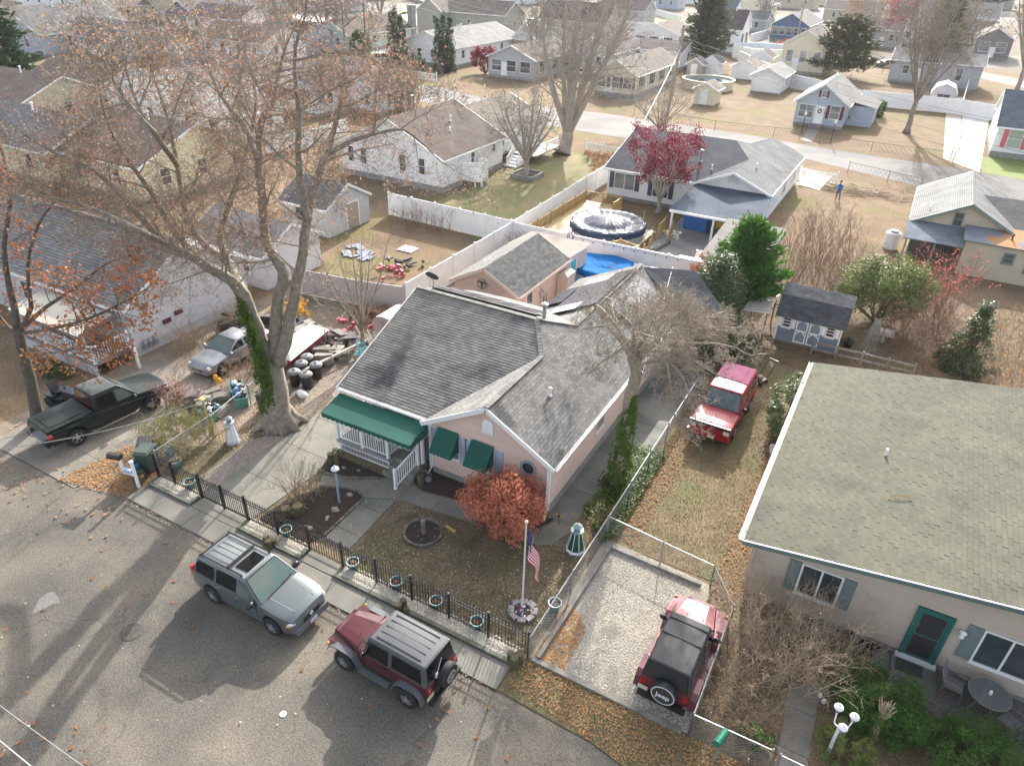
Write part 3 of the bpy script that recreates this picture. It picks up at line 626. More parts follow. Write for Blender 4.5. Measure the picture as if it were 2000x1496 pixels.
gutter(root,(xr+.07,18.95,ze-.02),(xr+.07,35.3,ze-.02),straps=20)
gutter(root,(-18.7,yF-.07,ze-.02),(-14.1,yF-.07,ze-.02),straps=8)
d_=MB();d_.tube([(-13.98,19.05,2.5),(-13.95,19.1,2.35),(-13.95,19.1,.25),(-13.95,18.85,.1)],.045,6);d_.part('downspout',TRIM,root)
d_=MB();d_.tube([(-8.42,19.0,2.5),(-8.58,19.08,2.3),(-8.6,19.08,.2),(-8.5,18.85,.1)],.045,6);d_.part('downspout',TRIM,root)
LBLUE=mat('pale_blue_shutter',(.4,.45,.55),.55)
def shutter(x,z0,z1,w=.32):
 b=MB();b.box(x-w/2,19.13,z0,x+w/2,19.175,z1)
 for k in range(int((z1-z0)/.09)):b.box(x-w/2+.04,19.115,z0+.05+k*.09,x+w/2-.04,19.13,z0+.1+k*.09)
 b.part('shutter',LBLUE,root)
AWN=mat('green_awning_cloth',(.003,.09,.065),.8,(.003,.075,.055),1.5,fine=.04,fs=50)
EDGEW=mat('awning_piping',(.6,.62,.6),.6)
def awning(x0,x1,zt,yt,zb,yb_,drop=.22,r=None,scal=.24,sides=True):
 b=MB();n=max(3,int((x1-x0)/.4))
 for i in range(n):
  xa,xb=x0+(x1-x0)*i/n,x0+(x1-x0)*(i+1)/n;m_=4
  for j in range(m_):
   f0,f1=j/m_,(j+1)/m_;g0,g1=-.02*math.sin(math.pi*f0),-.02*math.sin(math.pi*f1)
   b.face([(xa,yt+(yb_-yt)*f1,zt+(zb-zt)*f1+g1),(xb,yt+(yb_-yt)*f1,zt+(zb-zt)*f1+g1),(xb,yt+(yb_-yt)*f0,zt+(zb-zt)*f0+g0),(xa,yt+(yb_-yt)*f0,zt+(zb-zt)*f0+g0)])
 if sides:
  for x in(x0,x1):b.face([(x,yt,zt),(x,yb_,zb),(x,yt,zb)])
 c_=b.part('awning',AWN,root)
 v=MB();e_=MB()
 def val(p,q):
  p,q=Vector(p),Vector(q);n=max(2,round((q-p).length/scal));lowp=[]
  for i in range(n):
   a,c=p+(q-p)*(i/n),p+(q-p)*((i+1)/n);k=5;top=[a+(c-a)*(j/k)for j in range(k+1)];bot=[t-Vector((0,0,drop*(.72+.28*math.sin(math.pi*j/k))))for j,t in enumerate(top)]
   for j in range(k):v.face([top[j],bot[j],bot[j+1],top[j+1]])
   lowp+=bot[(1 if i else 0):]
  e_.tube(lowp,.011,4)
 val((x0,yb_-.004,zb),(x1,yb_-.004,zb));val((x1+.004,yb_,zb),(x1+.004,yt,zb));val((x0-.004,yt,zb),(x0-.004,yb_,zb))
 v.part('valance',AWN,c_);e_.part('piping',EDGEW,c_)
awning(-18.5,-13.98,2.5,19.02,2.2,17.8,.24)
awning(-13.55,-12.55,2.5,19.1,1.72,18.45,.13,scal=.17);awning(-11.95,-10.95,2.5,19.1,1.72,18.45,.13,scal=.17)
window(root,(-13.05,19.18,1.75),(0,-1),.9,1.15,2,2,local=False);window(root,(-11.45,19.18,1.75),(0,-1),.9,1.15,2,2,local=False)
for x in(-13.72,-12.34,-12.13,-10.72):shutter(x,1.12,2.35)
b=MB();pr=[(-.24,-.33),(.24,-.33),(.24,.1)]+[(.24*math.cos(a),.1+.24*math.sin(a))for a in[k*math.pi/8 for k in range(1,8)]]+[(-.24,.1)]
b.mesh([(-11.25+x,19.12,3.3+z)for x,z in pr]+[(-11.25+x,19.19,3.3+z)for x,z in pr],[tuple(range(len(pr)))]+[(i,i+len(pr),(i+1)%len(pr)+len(pr),(i+1)%len(pr))for i in range(len(pr))])
for k in range(6):b.obox((-11.25,19.105,3.05+k*.085),(.4 if k<4 else.32,.03,.035),M=Matrix.Rotation(.5,3,'X'))
b.part('gable_louvre',WHITE,root)
oc=[(math.cos(rad(22.5+45*k)),math.sin(rad(22.5+45*k)))for k in range(8)];b=MB()
X0,Z0=-9.45,2.05
vs=[(X0+x*r_,y,Z0+z*r_)for r_,y in((.36,19.18),(.36,19.12),(.26,19.12),(.26,19.18))for x,z in oc]
b.mesh(vs,[(j*8+i,j*8+(i+1)%8,(j+1)*8+(i+1)%8,(j+1)*8+i)for j in range(3)for i in range(8)]);o8=b.part('octagon_window',mat('blue_grey_frame',(.3,.34,.42),.5),root)
b=MB();b.face([(X0+x*.27,19.15,Z0+z*.27)for x,z in oc]);b.part('pane',GLASS,o8)
window(root,(-8.59,24.2,1.75),(1,0),.85,1.15,1,2,gm=GLASS2,local=False);window(root,(-8.59,29.5,1.75),(1,0),.85,1.15,1,2,local=False)
PF=mat('grey_porch_floor',(.26,.25,.27),.7,(.2,.19,.2),2)
px0,px1,py0,pz=-18.4,-15.6,18.4,.52
for k in range(20):
 y=py0+k*.142
 b=MB();b.box(px0,y,pz-.04,(px1 if y<19.2 else-13.95),y+.135,pz);b.part('porch_board',PF,root)
b=MB();b.box(px0,py0-.03,pz-.14,px1+.02,py0-.001,pz+.005);b.box(px1+.001,py0-.03,pz-.14,px1+.03,19.3,pz+.005);b.part('porch_rim',mat('grey_rim_board',(.3,.29,.31),.6),root)
b=MB();n_=34
for k in range(n_):x=px0+(px1-px0)*(k+.5)/n_;b.bar((x-.02,py0+.0,.03),(x+.05,py0+.0,pz-.15),.022,.02)
for k in range(12):y=py0+.05+k*.075;b.bar((px1,y,.03),(px1,y+.07,pz-.15),.022,.02)
b.box(px0,py0-.02,.0,px1,py0+.01,.06);b.box(px0,py0-.02,pz-.2,px1,py0+.01,pz-.145);b.box(px1-.02,py0,0,px1+.01,19.3,.06);b.box(px1-.02,py0,pz-.2,px1+.01,19.3,pz-.145);b.box(px1-.03,py0-.025,0,px1+.02,py0+.03,pz-.14)
b.part('lattice_skirt',WHITE,root)
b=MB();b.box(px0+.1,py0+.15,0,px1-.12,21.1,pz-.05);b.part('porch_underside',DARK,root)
rc=MB();rc.box(-.014,-.014,0,.014,.014,.74);BAL=rc.data('baluster',WHITE)
def railing(pts,z,h=.92,pitch=.115,post=True,root=root,m=WHITE,zs=None,bal=None,pw=.1):
 "posts, top and bottom rail and balusters; pts are the post positions, zs their floor heights"
 zs=zs or[z]*len(pts);o_=ORG[root.name]
 for p,zz in zip(pts,zs):
  b=MB();b.box(p[0]-pw/2,p[1]-pw/2,zz,p[0]+pw/2,p[1]+pw/2,zz+h+.05);b.box(p[0]-pw/2-.015,p[1]-pw/2-.015,zz+h+.05,p[0]+pw/2+.015,p[1]+pw/2+.015,zz+h+.075)
  b.mesh([(p[0]-pw/2,p[1]-pw/2,zz+h+.075),(p[0]+pw/2,p[1]-pw/2,zz+h+.075),(p[0]+pw/2,p[1]+pw/2,zz+h+.075),(p[0]-pw/2,p[1]+pw/2,zz+h+.075),(p[0],p[1],zz+h+.12)],[(0,1,4),(1,2,4),(2,3,4),(3,0,4)])
  b.box(p[0]-pw/2-.015,p[1]-pw/2-.015,zz,p[0]+pw/2+.015,p[1]+pw/2+.015,zz+.06);b.part('railing_post',m,root)
 for i in range(len(pts)-1):
  a,c=Vector((*pts[i],zs[i])),Vector((*pts[i+1],zs[i+1]));d=c-a;u=Vector((d.x,d.y,0)).normalized()*pw/2;b=MB()
  b.bar(a+u+Vector((0,0,h-.03)),c-u+Vector((0,0,h-.03)),.06,.06);b.bar(a+u+Vector((0,0,.12)),c-u+Vector((0,0,.12)),.045,.05);b.part('rail',m,root)
  n=max(1,int(Vector((d.x,d.y,0)).length/pitch))
  for k in range(1,n):
   p=a+d*(k/n)+Vector((0,0,.13))-o_;inst('baluster',bal or BAL,root,p)
railing([(px0+.05,20.9),(px0+.05,19.65),(px0+.05,py0+.05),(-17.0,py0+.05),(px1-.05,py0+.05),(px1-.05,19.3)],pz)
railing([(-14.55,17.45),(-14.35,18.75)],0,zs=[.05,.5])
b=MB();b.box(-13.97-.3,18.85,pz,-13.97-.18,18.97,2.4);b.part('porch_column',TRIM,root)
for k,(ya,yb_,zz)in enumerate(((17.9,18.35,.17),(18.25,18.75,.33),(18.65,19.2,.5))):
 b=MB();b.box(-15.5,ya,0,-14.2,yb_,zz);b.part('porch_step',mat('step_concrete',(.27,.25,.22),.85,(.2,.18,.16),2,fine=.1),root)
door(root,(-14.9,21.2,.52),(0,-1),.9,2.0,mat('dark_green_door',(.02,.06,.05),.5),local=False)
window(root,(-16.9,21.2,1.6),(0,-1),1.6,1.1,2,1,local=False)
PV=mat('solar_glass',(.06,.06,.085),.15,(.08,.08,.11),.8,spec=.6);PVF=mat('panel_frame',(.02,.02,.022),.5);PVL=mat('panel_painted_glare',(.5,.5,.52),.3)  # the pale panel colour is sky glare painted onto the cells
def panel(o,e,u,w=1.02,h=1.66,lift=.14,m=None):
 n=e.cross(u);n=n if n.z>0 else-n;P=o+n*lift;b=MB();b.slab([P,P+e*w,P+e*w+u*h,P+u*h],.04);q=b.part('solar_panel',PVF,root)
 g=MB()
 for i in range(6):
  for j in range(10):
   a=P+n*.003+e*(.03+(w-.06)*i/6+.004)+u*(.03+(h-.06)*j/10+.004);g.face([a,a+e*((w-.06)/6-.008),a+e*((w-.06)/6-.008)+u*((h-.06)/10-.008),a+u*((h-.06)/10-.008)])
 g.part('solar_cell',m or PV,q)
 f_=MB()
 for k in(.2,.8):f_.bar(P+u*(h*k)-n*.05,P+u*(h*k)+e*w-n*.05,.04,.06)
 f_.part('panel_rail',GALV,q)
eL=Vector((0,-1,0));uL=Vector((3.55,0,1.7)).normalized();base=Vector((-14.75,35.2,ze+.02))
zP=lambda x:ze+.479*(x+14.75)+.02
for k in range(3):panel(Vector((-12.08,34.2-k*1.7,zP(-12.08))),eL,uL,1.66,1.0)
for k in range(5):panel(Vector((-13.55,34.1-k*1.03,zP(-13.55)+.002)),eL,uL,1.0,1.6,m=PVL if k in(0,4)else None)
for k in range(2):panel(Vector((-14.6,33.1-k*1.18,zP(-14.6))),eL,uL,1.15,1.0)
uR=Vector((-2.95,0,1.7)).normalized();eR=Vector((0,1,0))
for i in range(4):
 panel(Vector((-9.45,29.85+i*1.04,ze+.7)),eR,uR,lift=.12)
eb=Vector((-1,0,0));ub=Vector((0,-1,.42)).normalized()
for i in range(5):panel(Vector((-12.9-i*1.04,yR+2.1,zR-.88)),eb,ub,lift=.2)
b=MB();b.bar((-18.2,yR+.42,zR-.05),(-12.6,yR+.42,zR-.05),.05,.14);b.part('conduit',PVF,root)
p=G(1080,622,4.9);vent(root,(-12.35,yR+.7,zR-.35),.75,.09,local=False)
vent(root,(-10.0,21.9,ze+K*1.75),.3,.05,TRIM,local=False)
b=MB();b.tube([(-18.0,yR+.2,zR-.1),(-18.0,yR+.25,zR+.35),(-18.02,yR+.2,zR+.55)],.03,6);b.part('dish_mast',GALV,root)
b=MB();M_=Matrix.Rotation(rad(-58),3,'X')@Matrix.Rotation(0,3,'Z');cc=Vector((-18.02,yR+.12,zR+.62))
rings=[];
for j in range(5):
 r_=.33*j/4
 for k in range(16):a=2*math.pi*k/16;rings.append(cc+M_@Vector((r_*1.1*math.cos(a),r_*.85*math.sin(a),r_*r_*.8)))
b.mesh(rings,[(j*16+k,j*16+(k+1)%16,(j+1)*16+(k+1)%16,(j+1)*16+k)for j in range(4)for k in range(16)]);b.part('satellite_dish',mat('dish_grey',(.04,.04,.045),.5),root)
# ================================================================ POOL SHED (pink)
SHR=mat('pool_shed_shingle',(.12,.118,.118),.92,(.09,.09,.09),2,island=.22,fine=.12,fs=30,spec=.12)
root=thing('garden_building','small pink sided outbuilding with grey gabled roof behind the pink house','outbuilding',(-18.9,34.8,0))
r=gable(root,-20.9,-16.9,31.7,38.0,2.55,3.62,'y',siding('pink_siding_far',(.66,.5,.42)),SHR,mat('pink_trim',(.62,.5,.43),.6),local=False,oe=.3,og=.15,th=.1,found=.1)
kk=(3.62-2.55)/2.0;t_=.1+.001
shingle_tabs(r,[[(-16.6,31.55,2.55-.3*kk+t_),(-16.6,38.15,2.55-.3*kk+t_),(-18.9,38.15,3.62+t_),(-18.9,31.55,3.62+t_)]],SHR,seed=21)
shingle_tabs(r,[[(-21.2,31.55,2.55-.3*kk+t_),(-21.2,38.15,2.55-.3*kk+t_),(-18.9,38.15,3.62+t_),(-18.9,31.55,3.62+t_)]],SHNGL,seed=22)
walls(root,-20.9,38.02,-16.9,41.4,0,2.35,siding('pink_siding_far',(.66,.5,.42)),False)
lean(root,[(-21.1,38.1,2.62),(-16.65,38.1,2.62),(-16.65,41.6,2.4),(-21.1,41.6,2.4)],mat('brown_flat_roof',(.23,.19,.16),.9,(.19,.16,.14),1.5),local=False)
TEAL=mat('teal_paint',(.05,.42,.45),.5);door(root,(-16.89,39.2,.1),(1,0),.85,1.95,TEAL,local=False)
window(root,(-16.89,33.3,1.3),(1,0),.75,1.5,1,2,gm=GLASS,local=False)
b=MB();b.box(-16.85,36.9,0,-16.2,38.0,1.85);b.mesh([(-16.9,36.85,1.86),(-16.15,36.85,1.86),(-16.15,38.05,1.86),(-16.9,38.05,1.86),(-16.6,37.0,2.05),(-16.4,37.0,2.05),(-16.4,37.9,2.05),(-16.6,37.9,2.05)],[(0,1,5,4),(1,2,6,5),(2,3,7,6),(3,0,4,7),(4,5,6,7)]);b.box(-16.19,36.95,.1,-16.15,37.43,1.8);b.box(-16.19,37.47,.1,-16.15,37.95,1.8)
b.solo('storage_cabinet',mat('beige_resin',(.5,.43,.36),.6),'tall beige resin cabinet against the pink outbuilding beside its teal door','cabinet',(-16.5,37.4,0))
b=MB();hm=Vector((-19.0,31.52,2.75))
for k in range(20):a=2*math.pi*k/20;a2=a+2*math.pi/20;b.bar(hm+Vector((.3*math.cos(a),0,.3*math.sin(a))),hm+Vector((.3*math.cos(a2),0,.3*math.sin(a2))),.03)
b.box(hm.x-.24,hm.y-.02,hm.z+.05,hm.x+.24,hm.y+.02,hm.z+.14);b.box(hm.x-.05,hm.y-.02,hm.z-.25,hm.x+.05,hm.y+.02,hm.z+.05);b.solo('wall_ornament',mat('dark_bronze',(.08,.06,.05),.5),'round dark metal ornament on the gable of the pink outbuilding','wall ornament',hm)
b=MB();c_=Vector((-16.5,34.9,1.45))
for k in range(5):
 a=2*math.pi*k/5+.3;b.blob(c_+Vector((-.32,.2*math.cos(a),.2*math.sin(a))),(.03,.12,.12),sd=k)
b.solo('wall_ornament',mat('dusty_pink_metal',(.5,.42,.45),.5),'flower-shaped metal ornament on the side wall of the pink outbuilding','wall ornament',c_)
b=MB()
for s in(-.18,.18):b.bar((-16.7,35.2+s,.0),(-16.82,35.2+s,1.3),.05,.03)
for k in range(4):b.bar((-16.72,35.02,.25+k*.28),(-16.72,35.38,.25+k*.28),.04,.03)
b.solo('step_ladder',WOODG,'short wooden ladder leaning on the side wall of the pink outbuilding','ladder',(-16.75,35.2,0))
# ================================================================ RIGHT TAUPE HOUSE
TAUPE=mat('taupe_siding',(.46,.385,.31),.6,(.42,.35,.285),.8,island=.04);SAGE=mat('sage_grey_shutter',(.16,.2,.2),.6);TGR=mat('teal_green_trim',(.03,.13,.12),.45)
OLV=mat('moss_green_shingle',(.135,.132,.1),.92,(.112,.11,.084),.5,island=.08,spec=.12,stain=(.1,.1,.08),ss=.55,sr=(.53,.66),fine=.12,fs=30)
root=thing('taupe_house','taupe sided house with broad olive shingled roof and teal framed door, beyond the chain-link fence','house',(4,24,0))
zx=lambda x:3.02+.148*x;XR=14.0
rp=[(-1.3,18.62,zx(-1.3)),(XR,18.62,zx(XR)),(XR,32.0,zx(XR)),(-1.3,32.0,zx(-1.3))]
FGR=mat('grey_teal_fascia',(.11,.17,.165),.5);b=MB();slope(b,rp,.14);r=b.part('roof',[OLV,FGR],root)
shingle_tabs(r,[rp],OLV,tabw=.34,row=.15,singles=300,seed=31,near=(1,10,16),jit=.013)
b=MB();b.box(-.95,19.22,.2,XR-.4,31.7,2.6);b.face([(-.95,19.22,2.6),(XR-.4,19.22,2.6),(XR-.4,19.22,zx(XR)-.1),(-.95,19.22,zx(-.95)-.1)]);b.part('wall',TAUPE,root)
boards(root,(-.95,19.22),(9.5,19.22),[(0,.2),(10.45,.2),(10.45,zx(9.5)-.17),(0,zx(-.95)-.17)],TAUPE,.108)
b=MB();b.bar((-1.32,18.6,zx(-1.3)-.1),(XR,18.6,zx(XR)-.1),.03,.2);b.box(-1.35,18.6,zx(-1.3)-.18,-1.31,32,zx(-1.3)-.01);b.part('fascia',FGR,root)
b=MB();b.bar((-1.34,18.575,zx(-1.3)-.005),(XR,18.575,zx(XR)-.005),.05,.025);b.part('drip_edge',TRIM,root)
b=MB();b.slab([(-1.3,18.62,zx(-1.3)-.16),(XR,18.62,zx(XR)-.16),(XR,19.2,zx(XR)-.16),(-1.3,19.2,zx(-1.3)-.16)],.01);b.part('soffit',TRIM,root)
gutter(root,(-1.43,18.66,zx(-1.3)-.05),(-1.43,32.0,zx(-1.3)-.05),straps=16)
b=MB();b.box(-1.02,19.16,.2,-.9,19.25,2.55);b.part('corner_post',mat('taupe_trim',(.42,.36,.31),.6),root)
b=MB();b.box(-.93,19.24,-.02,XR-.4,31.6,.2);b.part('foundation',FOUND,root)
window(root,(1.21,19.19,1.62),(0,-1),1.16,1.2,2,1,sh=SAGE,local=False,pan=1,shw=.36);window(root,(6.85,19.19,1.56),(0,-1),2.1,1.28,3,1,sh=SAGE,local=False,pan=1,shw=.38)
door(root,(4.48,19.18,.16),(0,-1),.84,2.0,TGR,TGR,mat('dark_screen',(.035,.03,.032),.6),local=False)
b=MB();b.box(3.9,18.98,.1,5.06,19.18,.17);b.part('door_sill',TRIM,root)
b=MB();b.box(3.82,17.75,-.02,5.1,19.1,.1);b.part('stoop',CONC,root);b=MB();b.box(3.3,18.3,-.02,3.8,19.1,.045);b.part('stoop_edge',CONC,root)
b=MB();b.box(3.95,18.45,.101,4.72,18.97,.115);b.solo('door_mat',mat('charcoal_mat',(.05,.045,.045),.95,(.07,.065,.06),30),'dark grey rectangular mat on the concrete stoop below the teal framed door','door mat',(4.3,18.7,.1))
b=MB();c_=(5.25,19.1,1.9);b.lathe([(.03,.06),(.11,.0),(.1,-.03),(.06,-.04)],(5.25,19.02,1.98),10);b.lathe([(.06,-.04),(.075,-.2),(.03,-.24)],(5.25,19.02,1.98),8);b.box(5.22,19.05,1.85,5.28,19.2,1.95);b.part('wall_lantern',WHITE,root)
b=MB();b.tube([(2.2,25.1,zx(2.2)),(2.2,25.1,zx(2.2)+.32)],.05,8);b.part('roof_vent',WHITE,root)
b=MB();b.tube([(2.5,22.35,zx(2.5)+.02),(2.6,22.5,zx(2.6)+.12),(2.85,22.6,zx(2.85)+.14),(3.1,22.65,zx(3.1)+.1),(3.2,22.55,zx(3.2)+.04)],.02,5);b.part('loose_cable',mat('orange_cable',(.5,.3,.12),.6),root)
# ================================================================ BLUE GREY SHED
root=thing('garden_shed','blue grey board shed with dark barn roof and white cross-braced double doors','shed',(-2.3,40.5,0))
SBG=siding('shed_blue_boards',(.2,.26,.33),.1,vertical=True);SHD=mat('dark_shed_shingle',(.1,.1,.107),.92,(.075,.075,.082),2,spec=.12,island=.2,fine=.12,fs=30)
b=MB();b.box(-4.0,39.1,.15,-.65,42.1,1.75)
b.mesh([(-4.0,39.1,1.75),(-4.0,42.1,1.75),(-4.0,41.5,2.55),(-4.0,40.6,2.95),(-4.0,39.8,2.55)],[(4,3,2,1,0)]);b.mesh([(-.65,39.1,1.75),(-.65,42.1,1.75),(-.65,41.5,2.55),(-.65,40.6,2.95),(-.65,39.8,2.55)],[(0,1,2,3,4)]);b.part('wall',SBG,root)
b=MB();lo=[(-4.2,38.9,1.62),(-.45,38.9,1.62),(-.45,39.75,2.62),(-4.2,39.75,2.62)];hi=[(-4.2,39.75,2.62),(-.45,39.75,2.62),(-.45,40.6,3.02),(-4.2,40.6,3.02)]
slope(b,lo,.06);slope(b,hi,.06);slope(b,[(-4.2,42.3,1.62),(-.45,42.3,1.62),(-.45,41.45,2.62),(-4.2,41.45,2.62)],.06);slope(b,[(-4.2,41.45,2.62),(-.45,41.45,2.62),(-.45,40.6,3.02),(-4.2,40.6,3.02)],.06)
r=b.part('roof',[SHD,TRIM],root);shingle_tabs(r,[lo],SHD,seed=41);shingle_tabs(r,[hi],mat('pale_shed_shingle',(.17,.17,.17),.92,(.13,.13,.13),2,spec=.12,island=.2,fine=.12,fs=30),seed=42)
for k,xa in enumerate((-3.02,-2.32)):
 d=MB();d.box(xa,39.04,.2,xa+.68,39.1,1.72);dd=d.part('door',SBG,root);f=MB();X0,X1=xa+.02,xa+.66
 for z0,z1 in((.22,.3),(.92,1.0),(1.62,1.7)):f.box(X0,39.0,z0,X1,39.038,z1)
 for x in(X0,X1-.07):f.box(x,39.0,.3,x+.07,39.036,1.62)
 for z0,z1 in((.3,.92),(1.0,1.62)):
  for sx,ex in((X0+.07,X0+.25),(X1-.07,X1-.25)):f.bar((sx,39.015,z1-.2),(ex,39.015,z1),.03,.05)
 f.part('door_trim',WHITE,dd)
window(root,(-3.52,39.09,1.3),(0,-1),.38,.55,1,3,sh=WHITE,local=False,shw=.2,gm=GLASS);window(root,(-1.2,39.09,1.3),(0,-1),.38,.55,1,3,sh=WHITE,local=False,shw=.2,gm=GLASS)
b=MB();b.box(-4.03,39.06,.1,-3.95,39.14,1.7);b.box(-.7,39.06,.1,-.62,39.14,1.7);b.part('corner_post',WHITE,root)
b=MB();b.box(-4.0,39.15,-.02,-.7,42.0,.15);b.part('base',WOODG,root)
# ================================================================ WHITE HOUSE IN THE MIDDLE, its back wing
root=thing('white_house','white sided house with brown gabled roof and four sash windows facing the yard','house',(-40.9,57,0))
gable(root,-46.7,-35.3,51.9,62.4,2.95,5.65,'y',SW,ROOFB,local=False,found=.5,oe=.35,og=.3)
gable(root,-45.6,-36.6,62.5,74,2.75,4.7,'y',SW,ROOFT,local=False,found=.5,og=.25)
for x in(-45.5,-44.0,-39.6,-37.5):window(root,(x,51.88,2.0),(0,-1),.62,1.35,1,2,local=False,gm=GLASS)
window(root,(-35.28,56.8,2.1),(1,0),.6,1.35,1,2,local=False,gm=GLASS);window(root,(-35.28,60.6,2.3),(1,0),.55,.8,1,2,local=False,gm=GLASS);window(root,(-36.58,64.5,2.1),(1,0),.7,1.3,1,2,local=False);window(root,(-36.58,69.5,2.0),(1,0),.9,1.3,2,2,local=False)
vent(root,(-38.6,58.2,4.7),.4,.06,WHITE,local=False);vent(root,(-37.6,56.6,4.2),.25,.06,WHITE,local=False);vent(root,(-44.3,60,4.2),1.8,.09,local=False)
b=MB();b.tube([(-45.8,61,3.4),(-45.8,61,6.3)],.09,8);b.part('flue_pipe',GALV,root)
es=G(930,352);b=MB()
ey=55.0;pts=[(-35.2,ey),(-33.9,ey),(-33.5,ey+.5),(-33.5,ey+1.5),(-33.9,ey+1.9),(-35.2,ey+1.9)]
for p,q in zip(pts[:-1],pts[1:]):b.bar((*p,1.3),(*q,1.3),.06,1.7)
for p in pts[1:-1]:b.box(p[0]-.06,p[1]-.06,0,p[0]+.06,p[1]+.06,2.15)
b.solo('outdoor_shower',WHITE,'white panelled outdoor shower enclosure against the side wall of the white house','outdoor shower',(-34.4,56,0))
b=MB();b.box(-36.5,65.0,.75,-32.9,70.5,.85);rt_=thing('side_deck','raised white railed deck with stairs beside the bare tree in the stone box','deck',(-34.7,66,0));b.part('deck_floor',mat('grey_deck',(.35,.32,.3),.7),rt_)
railing([(-34.2,65.1),(-32.95,65.1),(-32.95,67.5),(-32.95,70.4)],.85,root=rt_,pitch=.16);railing([(-36.2,65.05),(-35.4,65.05)],.85,root=rt_,pitch=.16);railing([(-35.35,65.0),(-34.9,62.6)],0,zs=[.85,.05],root=rt_,pitch=.18);railing([(-34.25,65.0),(-33.8,62.6)],0,zs=[.85,.05],root=rt_,pitch=.18)
for k in range(4):b=MB();b.box(-35.35,64.4-k*.55,.0,-34.0,64.95-k*.55,.68-.18*k);b.part('step',WHITE,rt_)
def boxbed(name,label,cx,cy,w,d,h,m,th=.2):
 r_=thing(name,label,'planter bed',(cx,cy,0));n_=5
 for sx,sy,ex,ey in((-w,-d,w,-d),(w,-d,w,d),(w,d,-w,d),(-w,d,-w,-d)):
  for k in range(n_):
   a=Vector((cx+sx+(ex-sx)*(k+.03)/n_,cy+sy+(ey-sy)*(k+.03)/n_,h/2));c_=Vector((cx+sx+(ex-sx)*(k+.97)/n_,cy+sy+(ey-sy)*(k+.97)/n_,h/2));q=MB();q.bar(a,c_,th,h);q.part('block',m,r_)
 q=MB();q.box(cx-w+.1,cy-d+.1,0,cx+w-.1,cy+d-.1,h*.7);q.part('soil',MULCH,r_);return r_
boxbed('stone_tree_box','square grey block planter round the trunk of the bare back yard tree',-31.6,60.7,1.15,1.15,.4,mat('grey_block',(.3,.29,.27),.9,(.22,.21,.2),3,island=.2))
# ================================================================ POOL HOUSE (white, grey roof)
root=thing('pool_house','white house with slate grey hipped-in roof and carport, behind the covered round pool','house',(-15,62,0))
ze2=2.6;y0_,yr_,z2=58.9,66.2,4.75;kf=(z2-ze2)/(yr_-y0_);xe=-8.7;xg=-11.9;zg=3.95;kr=(zg-ze2)/(xe-xg)*-1;kr=(zg-ze2)/3.2;xh2=xe-(z2-ze2)/kr;yv2=y0_+(zg-ze2)/kf;yb2=yr_+(z2-zg)/kf
b=MB();slope(b,[(-23.1,y0_,ze2),(-15.1,y0_,ze2),(xg,yv2,zg),(xh2,yr_,z2),(-23.1,yr_,z2)],.1)
slope(b,[(-23.1,yr_,z2),(xh2,yr_,z2),(xg,yb2,zg),(-15.1,2*yr_-y0_,ze2),(-23.1,2*yr_-y0_,ze2)],.1);slope(b,[(-15.1,58.5,ze2),(xg,58.5,zg),(xg,yv2,zg),(-15.1,y0_+.02,ze2)],.1)
slope(b,[(xg,yb2,zg),(xg,73.4,zg),(-15.1,73.4,ze2),(-15.1,2*yr_-y0_,ze2)],.1)
b.part('roof',[shingles('charcoal_blue_shingle',(.075,.08,.095),(.1,.108,.125)),TRIM],root)
b=MB();slope(b,[(xe,58.5,ze2),(xe,73.4,ze2),(xg,73.4,zg),(xg,yb2,zg),(xh2,yr_,z2),(xg,yv2,zg),(xg,58.5,zg)],.1);b.part('roof',[shingles('pale_grey_shingle',(.18,.183,.187),(.225,.225,.225)),TRIM],root)
b=MB();b.box(-22.8,59.2,.3,-15,73.2,ze2-.02);b.box(-15.0,59.0,.3,-8.95,73.1,ze2-.02);b.face([(-15.0,58.98,ze2-.02),(-8.95,58.98,ze2-.02),(xg,58.98,zg-.1)]);b.face([(-22.8,59.3,ze2-.05),(-22.8,73.1,ze2-.05),(-22.8,yr_,z2-.12)]);b.face([(-15.0,73.12,ze2-.02),(-8.95,73.12,ze2-.02),(xg,73.12,zg-.1)]);b.part('wall',SW,root)
b=MB();b.box(-22.75,59.25,-.02,-9.0,73,.3);b.part('foundation',FOUND,root)
b=MB();b.bar((-15.2,58.47,ze2-.07),(xg,58.47,zg-.07),.05,.18);b.bar((xe,58.47,ze2-.07),(xg,58.47,zg-.07),.05,.18);b.box(-23.1,y0_-.05,ze2-.17,-15.2,y0_-.01,ze2-.01);b.box(xe+.01,58.5,ze2-.17,xe+.05,73.4,ze2-.01);b.bar((-23.12,y0_,ze2-.07),(-23.12,yr_,z2-.07),.05,.18);b.part('fascia',TRIM,root)
window(root,(-21.2,59.18,1.6),(0,-1),1.8,1.3,2,1,sh=mat('dark_blue_shutter',(.04,.06,.09),.5),local=False,gm=GLASS2);window(root,(-17.9,59.18,1.5),(0,-1),1.3,1.4,2,2,sh=mat('dark_blue_shutter',(.04,.06,.09),.5),local=False)
b=MB();b.box(-12.35,58.93,3.0,-11.5,58.975,3.6);b.part('gable_louvre',mat('pale_louvre',(.55,.55,.56),.6),root)
window(root,(-8.93,66,1.6),(1,0),.8,1.2,1,2,local=False);window(root,(-8.93,70.5,1.6),(1,0),.8,1.2,1,2,local=False)
lean(root,[(-14.9,52.3,2.15),(-8.1,52.3,2.15),(-8.1,58.9,2.55),(-14.9,58.9,2.55)],shingles('slate_blue_porch_shingle',(.09,.115,.15),(.115,.14,.18)),local=False)
for x in(-14.7,-11.5,-8.3):b=MB();b.box(x-.07,52.4,0,x+.07,52.54,2.05);b.part('porch_post',TRIM,root)
